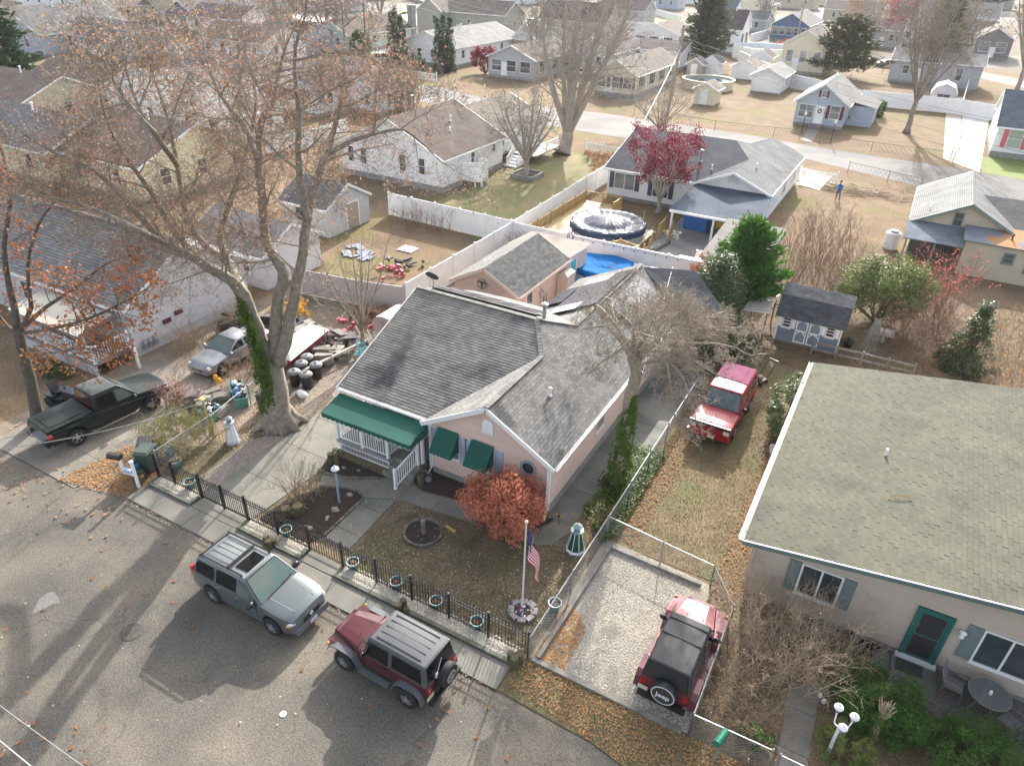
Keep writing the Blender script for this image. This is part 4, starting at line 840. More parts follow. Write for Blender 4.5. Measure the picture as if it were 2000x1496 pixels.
b=MB();b.box(-14.9,52.22,1.95,-8.1,52.28,2.13);b.part('porch_beam',TRIM,root)
vent(root,(-15.6,62,3.55),.9,.1,GALV,local=False);vent(root,(-14.3,61.0,3.3),.3,.05,WHITE,local=False);vent(root,(-11.0,62.6,3.6),.25,.05,WHITE,local=False)
root=thing('patio_shelter','low shelter with pale shingled roof and blue wall beside the patio table','shelter',(-8.5,47.5,0))
lean(root,[(-10.3,44.8,2.0),(-6.2,44.8,2.0),(-6.2,51.6,2.5),(-10.3,51.6,2.5)],shingles('taupe_shelter_shingle',(.22,.2,.18),(.27,.25,.23)),local=False)
walls(root,-10.0,45.1,-6.4,51.3,0,2.0,siding('denim_blue_siding',(.13,.2,.3)),False)
# ================================================================ POOL DECK
root=thing('pool_deck','new yellow timber deck with railings round the covered pool','deck',(-19.5,50.5,0))
DX0,DY0=-23.7,45.3
k=0;y=DY0
while y<56.6:
 x1=-14.4 if y<47.5 else(-15.8 if y<52.5 else-19.6)
 if y>52.5:x1=-20.2
 b=MB();b.box(DX0,y,.1,x1,y+.15,.14);b.part('deck_board',mat('deck_board_wood',(.6,.45,.25),.5,(.48,.34,.17),2,island=.15),root);y+=.165
b=MB();b.box(DX0,DY0,-.02,-16,47,.09);b.box(DX0,47,-.02,-16,52.4,.09);b.box(DX0,52.4,-.02,-20.3,56.5,.09);b.part('deck_frame',WOODY,root)
YB=MB();YB.box(-.02,-.02,0,.02,.02,.74);YB=YB.data('baluster',WOODY)
def wrail(pts,z=.12,pitch=.15,h=.95):railing(pts,z,h=h,pitch=pitch,root=root,m=WOODY,bal=YB,pw=.1)
wrail([(DX0+.1,DY0+.1),(DX0+.1,47.4),(DX0+.1,49.7),(DX0+.1,52),(DX0+.1,54.3),(DX0+.1,56.5),(-22.0,56.5),(-20.3,56.5),(-20.3,54.6)])
wrail([(DX0+.1,DY0+.1),(-21.6,DY0+.1),(-19.5,DY0+.1),(-17.4,DY0+.1),(-15.6,DY0+.1),(-15.0,46.4),(-16.6,46.9),(-16.9,46.2)])
wrail([(-14.6,52.8),(-14.3,50.9)]);wrail([(-15.4,53.4),(-15.3,51.6)])
for p in((-14.9,47.2),(-14.9,48.4),(-15.2,49.8),(-17.4,54.0)):b=MB();b.box(p[0]-.05,p[1]-.05,0,p[0]+.05,p[1]+.05,1.0);b.part('loose_post',WOODY,root)
COVER=mat('pool_cover_vinyl',(.03,.05,.1),.28,(.02,.03,.06),2,.0,spec=.15)
pc=Vector((-18.75,49.7,0));PR=2.75
root=thing('round_pool','round above-ground pool under a glossy dark blue winter cover','swimming pool',(pc.x,pc.y,0))
b=MB();b.lathe([(PR,0),(PR,1.15),(PR+.08,1.16),(PR+.08,1.22),(PR-.05,1.22)],pc,40,closed=False);b.part('pool_wall',mat('grey_pool_wall',(.3,.33,.36),.5),root)
b=MB();rr=random.Random(5);NR,NA=14,96;vs=[]
for j in range(NR+1):
 for k in range(NA):
  a=2*math.pi*k/NA;r_=PR*1.02*j/NR;w1=math.sin(a*27+1.7*math.sin(3*a))*.012+math.sin(a*11+2*math.sin(2*a))*.012;dome=.24*math.exp(-(r_/1.1)**2);dip=-.16*math.exp(-((r_-1.9)/.45)**2)
  vs.append((pc.x+r_*math.cos(a),pc.y+r_*math.sin(a),1.24+dome+dip+w1*(r_/PR)*(1-.4*r_/PR)*2))
for i_,z_,rr_ in((1,1.0,PR+.13),(2,.78,PR+.16)):
 for k in range(NA):a=2*math.pi*k/NA;vs.append((pc.x+(rr_+.03*math.sin(16*a))*math.cos(a),pc.y+(rr_+.03*math.sin(16*a))*math.sin(a),z_-(.05*abs(math.sin(9*a))if i_==2 else 0)))
b.mesh(vs,[(j*NA+k,j*NA+(k+1)%NA,(j+1)*NA+(k+1)%NA,(j+1)*NA+k)for j in range(NR+2)for k in range(NA)]);b.part('pool_cover',COVER,root,smooth=True)
root=thing('blue_covered_pool','white walled pool with a bright blue tarpaulin cover behind the solar panels','swimming pool',(-15,41,0))
BT=mat('blue_tarpaulin',(.008,.15,.42),.8,(.006,.1,.3),3,.5,8,spec=.05,bd=.05);p0=G(1190,515,1.0);b=MB();cx_,cy_=-15.6,41.6;vs=[];A_,B_=2.6,1.75
rings=[(1.0,0),(1.0,1.05),(1.03,1.1)]
b.mesh([(cx_+A_*s*math.cos(t),cy_+B_*s*math.sin(t),z)for s,z in rings for t in[2*math.pi*k/32 for k in range(32)]],[(j*32+k,j*32+(k+1)%32,(j+1)*32+(k+1)%32,(j+1)*32+k)for j in range(2)for k in range(32)]);b.part('pool_wall',WHITE,root)
b=MB();b.mesh([(cx_+A_*s*math.cos(t),cy_+B_*s*math.sin(t),z+.04*math.sin(7*t+s*9))for s,z in((0.01,1.0),(.4,1.02),(.8,1.1),(1.05,1.16),(1.06,.8))for t in[2*math.pi*k/32 for k in range(32)]],[(j*32+k,j*32+(k+1)%32,(j+1)*32+(k+1)%32,(j+1)*32+k)for j in range(4)for k in range(32)]);b.part('pool_cover',BT,root,smooth=True)
b=MB()
for s in(0,.5):b.tube([(-13.6+s,37.6,0),(-13.6+s,37.9,1.6),(-13.6+s,38.5,1.7),(-13.6+s,38.8,1.0)],.03,6)
for k in range(4):b.bar((-13.6,37.65+.05*k,.35+.33*k),(-13.1,37.65+.05*k,.35+.33*k),.12,.03)
b.solo('pool_ladder',WHITE,'white pool ladder over the side of the blue covered pool','ladder',(-13.3,38,0))
b=MB();b.box(-16.4,38.1,.1,-14.9,39.0,1.0)
b.solo('deck_box',BT,'blue storage bin on the white terrace near the blue covered pool','storage bin',(-15.6,38.5,.1))
b=MB()
for x in(-19.3,-18.9):b.tube([(x,43.5,.0),(x,43.5,1.9),(x+.12*(1 if x<-19 else-1),43.4,2.15),(x+.35*(1 if x<-19 else-1),43.3,1.6)],.025,6)
b.solo('pool_handrail',BLACKMETAL,'pair of dark curved pool handrails standing by the white fence','handrail',(-19.1,43.5,0))
root=thing('blue_bin','large blue covered bin standing under the carport of the pool house','storage bin',(-13.4,55.5,0))
b=MB();vs=[(x,y,z)for z,s in((0,.9),(1.15,1.0))for x,y in((-14.35*1+0,54.7),(-12.5,54.7),(-12.5,56.6),(-14.35,56.6))]
b.box(-14.35,54.7,.05,-12.5,56.5,1.15);b.part('bin_body',mat('bin_blue',(.01,.12,.4),.45),root);b=MB();b.mesh([(-14.4,54.65,1.16),(-12.45,54.65,1.16),(-12.45,56.6,1.16),(-14.4,56.6,1.16),(-14.1,54.9,1.4),(-12.8,54.9,1.4),(-12.8,56.4,1.4),(-14.1,56.4,1.4)],[(0,1,5,4),(1,2,6,5),(2,3,7,6),(3,0,4,7),(4,5,6,7)]);b.part('bin_lid',mat('bin_blue_lid',(.015,.15,.47),.4),root)
root=thing('wheelbarrow','yellow two-wheeled machine parked beside the blue bin under the carport','garden machine',(-11.6,55.3,0));b=MB();b.blob((-11.7,55.5,.6),(.45,.6,.3),sd=3);b.bar((-11.7,55.9,.7),(-11.6,56.6,1.1),.05);b.part('machine_body',mat('machine_yellow',(.6,.4,.06),.5),root)
for x in(-12.05,-11.3):b=MB();b.lathe([(.1,-.07),(.28,-.07),(.3,0),(.28,.07),(.1,.07)],(x,55.0,.3),14,axis='X');b.part('wheel',TYRE,root)
root=thing('patio_table','white cloth covered patio table on the concrete beside the blue shelter','table',(-11.4,46.3,0));b=MB();b.box(-12.2,45.7,.7,-10.6,47.1,.76);b.part('tabletop',WHITE,root)
for sx in(-12.1,-10.75):
 for sy in(45.8,46.95):b=MB();b.box(sx,sy,0,sx+.06,sy+.06,.7);b.part('leg',WHITE,root)
def slatchair(x,y,rz,label,m,name='patio_chair'):
 r_=thing(name,label,'chair',(x,y,0),rz,'metal patio chairs');L_=dict(local=True)
 b=MB();b.box(-.25,-.25,.42,.25,.25,.45);b.part('seat',m,r_,local=True)
 b=MB()
 for k in range(5):b.box(-.24,.22+.015*k,.52+k*.1,.24,.25+.015*k,.57+k*.1)
 for s in(-.25,.22):b.bar((s+.015,.24,.42),(s+.015,.33,1.02),.03)
 b.part('backrest',m,r_,local=True)
 for sx in(-.23,.23):
  for sy in(-.23,.23):b=MB();b.bar((sx,sy,0),(sx,sy,.42),.03);b.part('leg',m,r_,local=True)
 return r_
slatchair(-12.9,45.3,1.3,'dark slatted chair left of the white cloth covered patio table',BLACKMETAL);slatchair(-11.2,47.9,0,'dark slatted chair behind the white cloth covered patio table',BLACKMETAL)
r_=thing('block_edging','grey block edging between the timber pool deck and the patio','garden edging',(-14.8,47,0))
for k in range(16):b=MB();t_=k/16;p=Vector((-15.1+.9*t_,44.6+6.5*t_,.12));q=Vector((-15.1+.9*(t_+.058),44.6+6.5*(t_+.058),.12));b.bar(p,q,.3,.26);b.part('block',EDG,r_)
# ================================================================ LEFT HOUSE (white with big grey roof)
root=thing('left_white_house','long white sided house with broad grey roof, railed porch and sheds of clutter, at left','house',(-42,22,0))
LR=mat('blue_grey_shingle',(.22,.215,.21),.92,(.17,.167,.165),1.2,spec=.15,island=.18,fine=.15,fs=30);zl,zt_,yl,yt_=2.85,5.2,18.7,22.9
fr_=[(-60,yl,zl),(-32.2,yl,zl),(-32.2,yt_,zt_),(-60,yt_,zt_)]
b=MB();slope(b,fr_,.1);slope(b,[(-60,2*yt_-yl,zl),(-32.2,2*yt_-yl,zl),(-32.2,yt_,zt_),(-60,yt_,zt_)],.1);r=b.part('roof',[LR,TRIM],root);shingle_tabs(r,[[(-48,yl,zl),(-32.2,yl,zl),(-32.2,yt_,zt_),(-48,yt_,zt_)]],LR,tabw=.33,row=.19,lip=.03,seed=51,singles=160)
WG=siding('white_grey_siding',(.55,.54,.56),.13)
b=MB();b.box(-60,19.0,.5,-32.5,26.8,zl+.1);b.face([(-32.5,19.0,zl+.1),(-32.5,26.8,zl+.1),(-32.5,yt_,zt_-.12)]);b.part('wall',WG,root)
b=MB();b.box(-59.9,19.05,-.02,-32.55,26.7,.5);b.part('foundation',mat('white_block',(.5,.5,.5),.8),root)
b=MB();b.bar((-32.17,yl,zl-.07),(-32.17,yt_,zt_-.07),.04,.16);b.part('barge_board',TRIM,root);gutter(root,(-60,yl-.06,zl-.02),(-32.2,yl-.06,zl-.02),straps=12)
b=MB();b.bar((-60,yt_,zt_+.06),(-32.2,yt_,zt_+.06),.3,.05);b.part('ridge_cap',mat('dark_ridge',(.05,.05,.055),.8),root)
lean(root,[(-38.6,16.6,2.25),(-32.9,16.6,2.25),(-32.9,18.65,2.6),(-38.6,18.65,2.6)],mat('cream_porch_roof',(.5,.45,.37),.7,(.42,.37,.3),.8),mat('grey_porch_edge',(.25,.25,.26),.6),local=False,th=.18)
b=MB();b.box(-38.6,16.75,.6,-32.4,18.95,.7);b.part('porch_floor',PF,root);b=MB();b.box(-38.6,16.8,0,-32.45,16.88,.58);b.part('porch_skirt',mat('white_skirt',(.5,.5,.54),.6),root)
railing([(-38.5,18.6),(-38.5,16.85),(-36.5,16.85),(-34.5,16.85),(-32.5,16.85),(-32.5,18.8)],.7,root=root,pitch=.13)
for p in((-38.3,16.95),(-33.1,16.95)):b=MB();b.box(p[0]-.06,p[1]-.06,.7,p[0]+.06,p[1]+.06,2.2);b.part('porch_post',TRIM,root)
b=MB();b.tube([(-31.5,18.4,0),(-31.5,18.4,1.2)],.08,8);b.solo('white_post',WHITE,'short white pipe post beside the porch corner of the left house','post',(-31.5,18.4,0))
door(root,(-36,18.98,.7),(0,-1),.9,2.0,TRIM,local=False);window(root,(-34.3,18.98,1.8),(0,-1),.9,1.0,1,2,local=False);window(root,(-41,18.98,1.7),(0,-1),.9,1.2,1,2,local=False)
for k,y in enumerate((20.9,21.7)):b=MB();b.box(-32.48,y,1.15+.2*k,-32.43,y+.5,1.4+.2*k);b.part('wall_plaque',mat('maroon_plaque',(.09,.02,.03),.6),root)
for k in range(3):b=MB();b.tube([(-32.43,19.6+.32*k,.7),(-32.36,19.6+.32*k,.72)],.13,12);b.box(-32.48,19.45+.32*k,.3,-32.4,19.72+.32*k,.6);b.part('electric_meter',GALV,root)
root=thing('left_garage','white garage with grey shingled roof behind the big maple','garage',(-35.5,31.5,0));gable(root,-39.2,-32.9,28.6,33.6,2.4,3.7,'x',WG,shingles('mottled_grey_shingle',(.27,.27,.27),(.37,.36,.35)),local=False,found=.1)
window(root,(-34.5,28.58,1.5),(0,-1),.7,.9,1,2,local=False)
root=thing('grey_gable_shed','pale shed with dark shingled roof and tan door beside the white fence','shed',(-37.8,39,0));gable(root,-40.5,-36.0,37.8,42.6,2.2,3.5,'x',siding('shed_pale_siding',(.5,.48,.46),.12),ROOFG,local=False,found=.05,oe=.2,og=.15)
door(root,(-35.99,40.6,.05),(1,0),1.3,1.95,mat('tan_door',(.36,.29,.22),.6),local=False);window(root,(-38.4,37.78,1.5),(0,-1),.9,.8,2,1,fm=mat('navy_frame',(.03,.04,.1),.5),local=False)
# ================================================================ TAN HOUSE at right
root=thing('tan_house','tan sided house with leaf-strewn grey roof and green trim','house',(6,62,0));TT=mat('sage_green_trim',(.16,.23,.22),.5)
gable(root,1.6,7.9,58.8,68.4,2.65,4.3,'y',STN,shingles('silver_grey_shingle',(.22,.225,.22),(.27,.27,.265)),TT,local=False,oe=.4,og=.35)
gable(root,5.0,18,59.2,67,2.55,3.9,'x',STN,ROOFG,TT,local=False,og=.1)
walls(root,4.95,56.4,18,59.4,0,2.5,STN,False);lean(root,[(4.75,56.2,2.5),(18,56.2,2.5),(18,59.3,2.9),(4.75,59.3,2.9)],mat('leafy_flat_roof',(.22,.23,.27),.85,(.17,.17,.2),1,spec=.15,stain=(.38,.2,.09),ss=.3,sr=(.47,.52)),TT,local=False)
lean(root,[(1.1,55.9,2.05),(4.9,55.9,2.05),(4.9,58.7,2.6),(1.1,58.7,2.6)],shingles('blue_porch_shingle',(.17,.19,.23),(.22,.24,.28)),TT,local=False)
for x in(1.3,3.1):b=MB();b.box(x,56.0,0,x+.1,56.1,2.0);b.part('porch_post',TT,root)
walls(root,1.7,58.6,4.9,58.75,0,2.5,mat('porch_painted_shade',(.09,.085,.08),.8),False)  # dark sheet: the shade under the porch roof painted as wall colour
window(root,(4.2,58.78,3.1),(0,-1),.5,.85,1,2,fm=TT,local=False);window(root,(7.7,56.38,1.7),(0,-1),.5,.55,1,2,fm=TT,local=False,fr=.1);window(root,(9.4,56.38,1.6),(0,-1),1.1,1.2,1,2,fm=TT,local=False,fr=.1)
vent(root,(7.6,57.5,2.65),.3,.05,BLACKP,local=False);vent(root,(2.3,60,3.0),.3,.04,WHITE,local=False)
b=MB();b.slab([(4.8,56.25,2.515),(9,56.2,2.515),(13,57,2.6),(14,60.8,3.15),(10,61.5,3.4),(7.9,62.3,3.42),(7.6,59,2.87),(5.4,58.6,2.82)],.0)if 0 else None
root=thing('white_tank','round white tank with green lid at the corner of the tan house','tank',(.5,59.3,0));b=MB();b.lathe([(.5,0),(.55,.1),(.55,1.2),(.4,1.3)],(.5,59.3,0),16);b.part('tank_body',WHITE,root);b=MB();b.lathe([(.3,1.29),(.3,1.4),(.05,1.42)],(.5,59.3,0),12);b.part('tank_lid',TGR,root)
# ================================================================ FENCES
def vinyl_fence(name,pts,h,label,span=2.4,m=WHITE,cap=True,group=None):
 r_=thing(name,label,'fence',(pts[0][0],pts[0][1],0),group=group);pm=MB();pm.box(-.065,-.065,0,.065,.065,h+.06);pm.box(-.08,-.08,h+.06,.08,.08,h+.09);pm.mesh([(-.07,-.07,h+.09),(.07,-.07,h+.09),(.07,.07,h+.09),(-.07,.07,h+.09),(0,0,h+.16)],[(0,1,4),(1,2,4),(2,3,4),(3,0,4)]);pm=pm.data('post',m)
 o_=Vector((pts[0][0],pts[0][1],0));first=True
 for a,c in zip(pts[:-1],pts[1:]):
  a,c=Vector((*a[:2],0)),Vector((*c[:2],0));n=max(1,round((c-a).length/span));d=(c-a)/n;u=d.normalized()
  for k in range(n+1):
   if k==0 and not first:continue
   inst('post',pm,r_,a+d*k-o_,(0,0,math.atan2(d.y,d.x)))
  for k in range(n):
   p,q=a+d*k+u*.05,a+d*(k+1)-u*.05;b=MB();b.bar(p+Vector((0,0,h*.5)),q+Vector((0,0,h*.5)),.022,h-.1);s_=u.cross(Vector((0,0,1)))
   nb=max(2,int((q-p).length/.18))
   for j in range(1,nb):w_=p+(q-p)*(j/nb);b.obox(w_+Vector((0,0,h*.5)),(.012,.03,h-.14),math.atan2(u.y,u.x))
   b.part('panel',m,r_);b=MB();b.bar(p+Vector((0,0,h-.05)),q+Vector((0,0,h-.05)),.05,.12);b.part('rail',m,r_);b=MB();b.bar(p+Vector((0,0,.1)),q+Vector((0,0,.1)),.05,.14);b.part('rail',m,r_)
  first=False
 return r_
vinyl_fence('vinyl_fence',[(-23.95,31.0),(-23.95,44.0)],1.8,'tall white vinyl fence running back from the pink house past its outbuilding')
vinyl_fence('vinyl_fence',[(-24.0,44.1),(-24.6,72)],1.8,'tall white vinyl fence between the green yard and the timber pool deck')
vinyl_fence('vinyl_fence',[(-23.8,44.0),(-9.8,44.0)],1.8,'white vinyl fence hung with string lights between the two pools')
vinyl_fence('vinyl_fence',[(-35.6,44.6),(-24.2,44.2)],1.8,'white vinyl fence closing the back of the dirt yard behind the maple')
vinyl_fence('vinyl_fence',[(-31.5,29.5),(-26.7,30.2),(-24.0,30.9)],1.6,'grey shaded vinyl fence between the clutter yard and the dirt yard',m=mat('shade_painted_vinyl',(.5,.47,.46),.6))  # white vinyl darkened so that its colour carries the fence's shade
def picket(name,pts,h,label,gap=.13,m=WHITE,span=2.4,w=.07,single=True):
 r_=thing(name,label,'fence',(pts[0][0],pts[0][1],0));o_=Vector((*pts[0][:2],0));pk=MB();pk.mesh([(-w/2,-.01,.05),(w/2,-.01,.05),(w/2,.01,.05),(-w/2,.01,.05),(-w/2,-.01,h-.05),(w/2,-.01,h-.05),(w/2,.01,h-.05),(-w/2,.01,h-.05),(0,0,h)],[(0,1,5,4),(1,2,6,5),(2,3,7,6),(3,0,4,7),(4,5,8),(5,6,8),(6,7,8),(7,4,8)]);pk=pk.data('picket',m)
 for a,c in zip(pts[:-1],pts[1:]):
  a,c=Vector((*a[:2],0)),Vector((*c[:2],0));d=c-a;n=max(1,round(d.length/span));u=d.normalized();an=math.atan2(u.y,u.x)
  for k in range(n+1):b=MB();p=a+d*(k/n);b.box(p.x-.06,p.y-.06,0,p.x+.06,p.y+.06,h+.1);b.mesh([(p.x-.08,p.y-.08,h+.1),(p.x+.08,p.y-.08,h+.1),(p.x+.08,p.y+.08,h+.1),(p.x-.08,p.y+.08,h+.1),(p.x,p.y,h+.2)],[(0,1,4),(1,2,4),(2,3,4),(3,0,4)]);b.part('post',m,r_)
  for z in(.25,h-.2):b=MB();b.bar(a+Vector((0,0,z)),c+Vector((0,0,z)),.04,.07);b.part('rail',m,r_)
  for k in range(int(d.length/gap)):inst('picket',pk,r_,a+u*(gap*(k+.5))-o_,(0,0,an))
 return r_
picket('picket_fence',[(-24.7,72.4),(-31,73.2)],1.1,'low white picket fence along the back road behind the green yard',.14)
picket('picket_gate',[G(1560,352)[:2],G(1631,364)[:2]],1.25,'white double picket gate at the drive of the pool house',.16)
pf=[G(u,v)[:2]for u,v in((672,137),(720,144),(790,152),(853,161))];picket('picket_fence',pf,1.3,'white picket fence on the far roadside in front of the tall dark arborvitae',.3,w=.12,span=6)
root=thing('iron_fence','black iron picket fence with spear tops along the pavement in front of the pink house','fence',(-23.3,13.1,0));FY=13.12;o_=ORG[root.name]
pk=MB();pk.box(-.009,-.009,.08,.009,.009,1.13);pk.mesh([(-.012,-.012,1.12),(.012,-.012,1.12),(.012,.012,1.12),(-.012,.012,1.12),(0,0,1.2)],[(0,1,4),(1,2,4),(2,3,4),(3,0,4)]);pk=pk.data('picket',BLACKMETAL)
pm=MB();pm.box(-.035,-.035,0,.035,.035,1.2);pm.box(-.045,-.045,1.2,.045,.045,1.23);pm=pm.data('post',BLACKMETAL)
xs_=[-23.3,-22.3,-20.75,-19.5,-18.25,-16.7,-15.15,-13.6,-12.1,-10.6,-9.1,-7.6,-6.15]
for x in xs_:inst('post',pm,root,(x-o_.x,FY-o_.y,0))
for a,c in zip(xs_[:-1],xs_[1:]):
 for z in(.18,.92,1.06):b=MB();b.box(a+.03,FY-.014,z-.014,c-.03,FY+.014,z+.014);b.part('rail',BLACKMETAL,root)
 n=round((c-a)/.118)
 for k in range(1,n):inst('picket',pk,root,(a+(c-a)*k/n-o_.x,FY-o_.y,0))
FAB=mat('chain_wire',(.3,.31,.32),.5,metal=.5)
def chain(pts,h,label,span=2.6,wire=.12,m=GALV,wr=.004,posts=True,fm=None,group=None):
 r_=thing('chain_link_fence',label,'fence',(pts[0][0],pts[0][1],0),group=group);P=[Vector((*p[:2],0))for p in pts];fab=MB()
 for i,(a,c)in enumerate(zip(P[:-1],P[1:])):
  d=c-a;n=max(1,round(d.length/span));u=d.normalized()
  for k in range(n+(1 if i==len(P)-2 else 0)):b=MB();p=a+d*(k/n);b.tube([p,p+Vector((0,0,h+.04))],.03,8);b.blob(p+Vector((0,0,h+.05)),.038,n=6,m=4);b.part('post',m,r_)
  b=MB();b.tube([a+Vector((0,0,h)),c+Vector((0,0,h))],.021,6);b.part('top_rail',m,r_)
  nn=int(d.length/wire);hh=h-.06;s=wire*nn
  for sg in(1,-1):
   for k in range(-int(hh/wire),nn):
    x0,x1=k*wire,k*wire+hh;c0,c1=max(x0,0),min(x1,d.length)
    if c1<=c0:continue
    z0,z1=.05+(c0-x0),.05+(c1-x0)
    if sg<0:z0,z1=hh+.1-z0,hh+.1-z1
    fab.tube([a+u*c0+Vector((0,0,z0)),a+u*c1+Vector((0,0,z1))],wr,3,cap=False)
 fab.part('wire_mesh',fm or FAB,r_,kind='stuff');return r_
chain([(-6.12,13.1),(-6.12,19.3),(-6.15,31.0)],1.0,'silver chain-link fence between the pink house and the gravel parking pad')
chain([(-6.1,19.35),(-3.9,19.1),(-2.0,18.9)],1.0,'silver chain-link fence across the far end of the gravel parking pad',2.1)
chain([(-2.0,18.9),(-1.0,17.5),(-1.0,13.1)],1.0,'silver chain-link fence along the right side of the gravel parking pad',2.4)
chain([(-1.0,13.1),(1.15,13.15)],1.0,'short silver chain-link fence section beside the green mailbox');chain([(1.35,13.15),(2.75,13.15)],.95,'chain-link gate at the front walk of the taupe house');chain([(3.0,13.15),(9.0,13.15)],.95,'chain-link fence below the dark evergreen shrubs of the taupe house')
chain([(-23.45,13.3),(-23.6,16.2)],1.15,'short chain-link fence section beside the green wheeled bins at the iron fence')
chain([(-23.6,16.2),(-24.6,21.5),(-24.9,25)],1.1,'old chain-link fence between the maple and the black dustbins',3.2,.2)
DG=mat('dull_steel',(.16,.15,.14),.6)
for pts_,lb in(([(1655,338),(1732,357),(1795,372)],'dark chain-link fence along the road by the person in blue'),([(1180,212),(1300,238),(1395,255)],'low wire fence in front of the cream house with the screened porch'),([(1395,255),(1510,268),(1560,273)],'low wire fence along the road left of the pale blue cottage'),([(1600,280),(1700,298),(1860,318)],'low wire fence along the road right of the pale blue cottage'),([(1855,312),(1873,255)],'wire fence between the brown yard and the white drive')):
 chain([G(*p)[:2]for p in pts_],1.1,lb,6,.5,m=DG,wr=.008,fm=DG)
vinyl_fence('vinyl_fence',[G(1540,170)[:2],G(1680,205)[:2],G(1815,218)[:2],G(1870,224)[:2],G(1960,240)[:2]],2.0,'long white vinyl fence behind the pale blue cottage and the brown yard',6)
vinyl_fence('vinyl_fence',[G(1873,222)[:2],G(1885,180)[:2]],1.9,'white vinyl fence running back from the barn-shaped white shed',5)
vinyl_fence('vinyl_fence',[G(1440,120)[:2],G(1540,168)[:2]],1.9,'white vinyl fence behind the white garden garage',6)
vinyl_fence('vinyl_fence',[G(1290,62)[:2],G(1180,53)[:2],G(1130,44)[:2]],1.9,'far white fence below the bright green lawn',8)
vinyl_fence('vinyl_fence',[G(1255,22)[:2],G(1330,46)[:2]],1.9,'far white fence running past the bright green lawn',8)
vinyl_fence('vinyl_fence',[G(1465,84)[:2],G(1500,74)[:2]],1.9,'far curving white fence left of the deep blue house',8)
vinyl_fence('vinyl_fence',[G(520,300)[:2],G(600,290)[:2],G(680,262)[:2]],1.7,'white fence glimpsed through the maple left of the white house',5)
vinyl_fence('vinyl_fence',[G(230,250)[:2],G(330,262)[:2],G(430,235)[:2],G(520,205)[:2]],1.9,'long white fence seen through the upper crown of the maple',6)
vinyl_fence('vinyl_fence',[G(85,210)[:2],G(180,232)[:2],G(250,205)[:2]],1.8,'white fence seen through the leaves at upper left',6)
vinyl_fence('vinyl_fence',[G(230,395)[:2],G(330,352)[:2]],1.6,'white fence behind the left house seen between the maple limbs',4)
vinyl_fence('vinyl_fence',[G(815,52)[:2],G(865,45)[:2]],1.8,'white fence behind the tan yard left of the olive house',8)
# ================================================================ VEHICLES
def lerp_prof(P,x):
 for(a,va),(c,vc)in zip(P[:-1],P[1:]):
  if a<=x<=c:return va+(vc-va)*(x-a)/(c-a)
 return P[0][1]if x<P[0][0]else P[-1][1]
def car_body(root,L0,L1,top,half,bot,wheels,ra,zc,m,crown=.05,shoulder=.05,name='body',extra=(),lower=None,zl=None):
 "lofted lower body, x forward from L0 to L1; wheel arches cut out of its lower edge"
 xs=set([round(L0+(L1-L0)*k/26,3)for k in range(27)])|set(p[0]for p in top)|set(extra)
 for xw in wheels:
  for k in range(-8,9):xs.add(round(xw+ra*math.sin(k*math.pi/16),3))
 xs=sorted(x for x in xs if L0<=x<=L1);b=MB();rows=[]
 for x in xs:
  zt,hw,zb=lerp_prof(top,x),lerp_prof(half,x),lerp_prof(bot,x)
  for xw in wheels:
   if abs(x-xw)<ra:zb=max(zb,zc+math.sqrt(max(0,ra*ra-(x-xw)**2)))
  zm=zb+(zt-zb)*.45;zb2=min(zb+.06,zm)
  cs=[(hw*.93,zb),(hw*.985,zb2),(hw,zm),(hw*.985,zt-shoulder-.06),(hw*.955,zt-shoulder*.5),(hw*.88,zt),(hw*.5,zt+crown*.75),(0,zt+crown)]
  rows.append([(x,y,z)for y,z in cs]+[(x,-y,z)for y,z in cs[-2::-1]])
 k=len(rows[0]);vs=[p for r in rows for p in r];fs=[(i*k+j,i*k+j+1,(i+1)*k+j+1,(i+1)*k+j)for i in range(len(rows)-1)for j in range(k-1)]
 fs+=[tuple(range(k)),tuple(range((len(rows)-1)*k+k-1,(len(rows)-1)*k-1,-1))];b.mesh(vs,fs)
 if lower:
  for f in range(len(b.f)):
   if all(b.v[i][2]<zl(b.v[i][0])for i in b.f[f]):b.m[f]=1
 o=b.part(name,[m,lower]if lower else m,root,local=True,smooth=False);me=o.data
 me.polygons.foreach_set('use_smooth',[len(p.vertices)==4 for p in me.polygons])
 try:me.set_sharp_from_angle(angle=rad(32))
 except Exception:pass
 return o
def wheel(root,x,y,r,w,rim=.62,spokes=5,m=None,name='wheel'):
 b=MB();s=1 if y>0 else-1
 b.lathe([(r*rim,-w/2),(r*.9,-w/2),(r,-w*.32),(r,w*.32),(r*.9,w/2),(r*rim,w/2),(r*rim*.97,w*.3),(r*rim*.97,-w*.3),(r*rim,-w/2)],(x,y,r),24,axis='Y',closed=False)
 q=b.part(name,TYRE,root,local=True,smooth=True)
 try:q.data.set_sharp_from_angle(angle=rad(35))
 except Exception:pass
 g=MB();yo=y+s*w*.28;R_=r*rim
 g.lathe([(R_,s*.0),(R_,s*w*.2),(R_*.9,s*w*.22),(R_*.86,s*.02)],(x,yo-s*.02,r),20,axis='Y',closed=False)
 g.lathe([(R_*.28,s*.0),(R_*.26,s*.05),(.02,s*.06)],(x,yo,r),10,axis='Y')
 for k in range(spokes):
  a=2*math.pi*k/spokes+.3;c=Vector((math.cos(a),0,math.sin(a)));g.bar(Vector((x,yo+s*.03,r))+c*R_*.2,Vector((x,yo+s*.03,r))+c*R_*.9,R_*.3,.04)
 g.part('rim',m or ALLOY,q,local=True)
 d=MB();d.lathe([(.01,0),(R_*.95,0)],(x,yo-s*.07,r),16,axis='Y',closed=False);d.part('brake_disc',DARK,q,local=True);return q
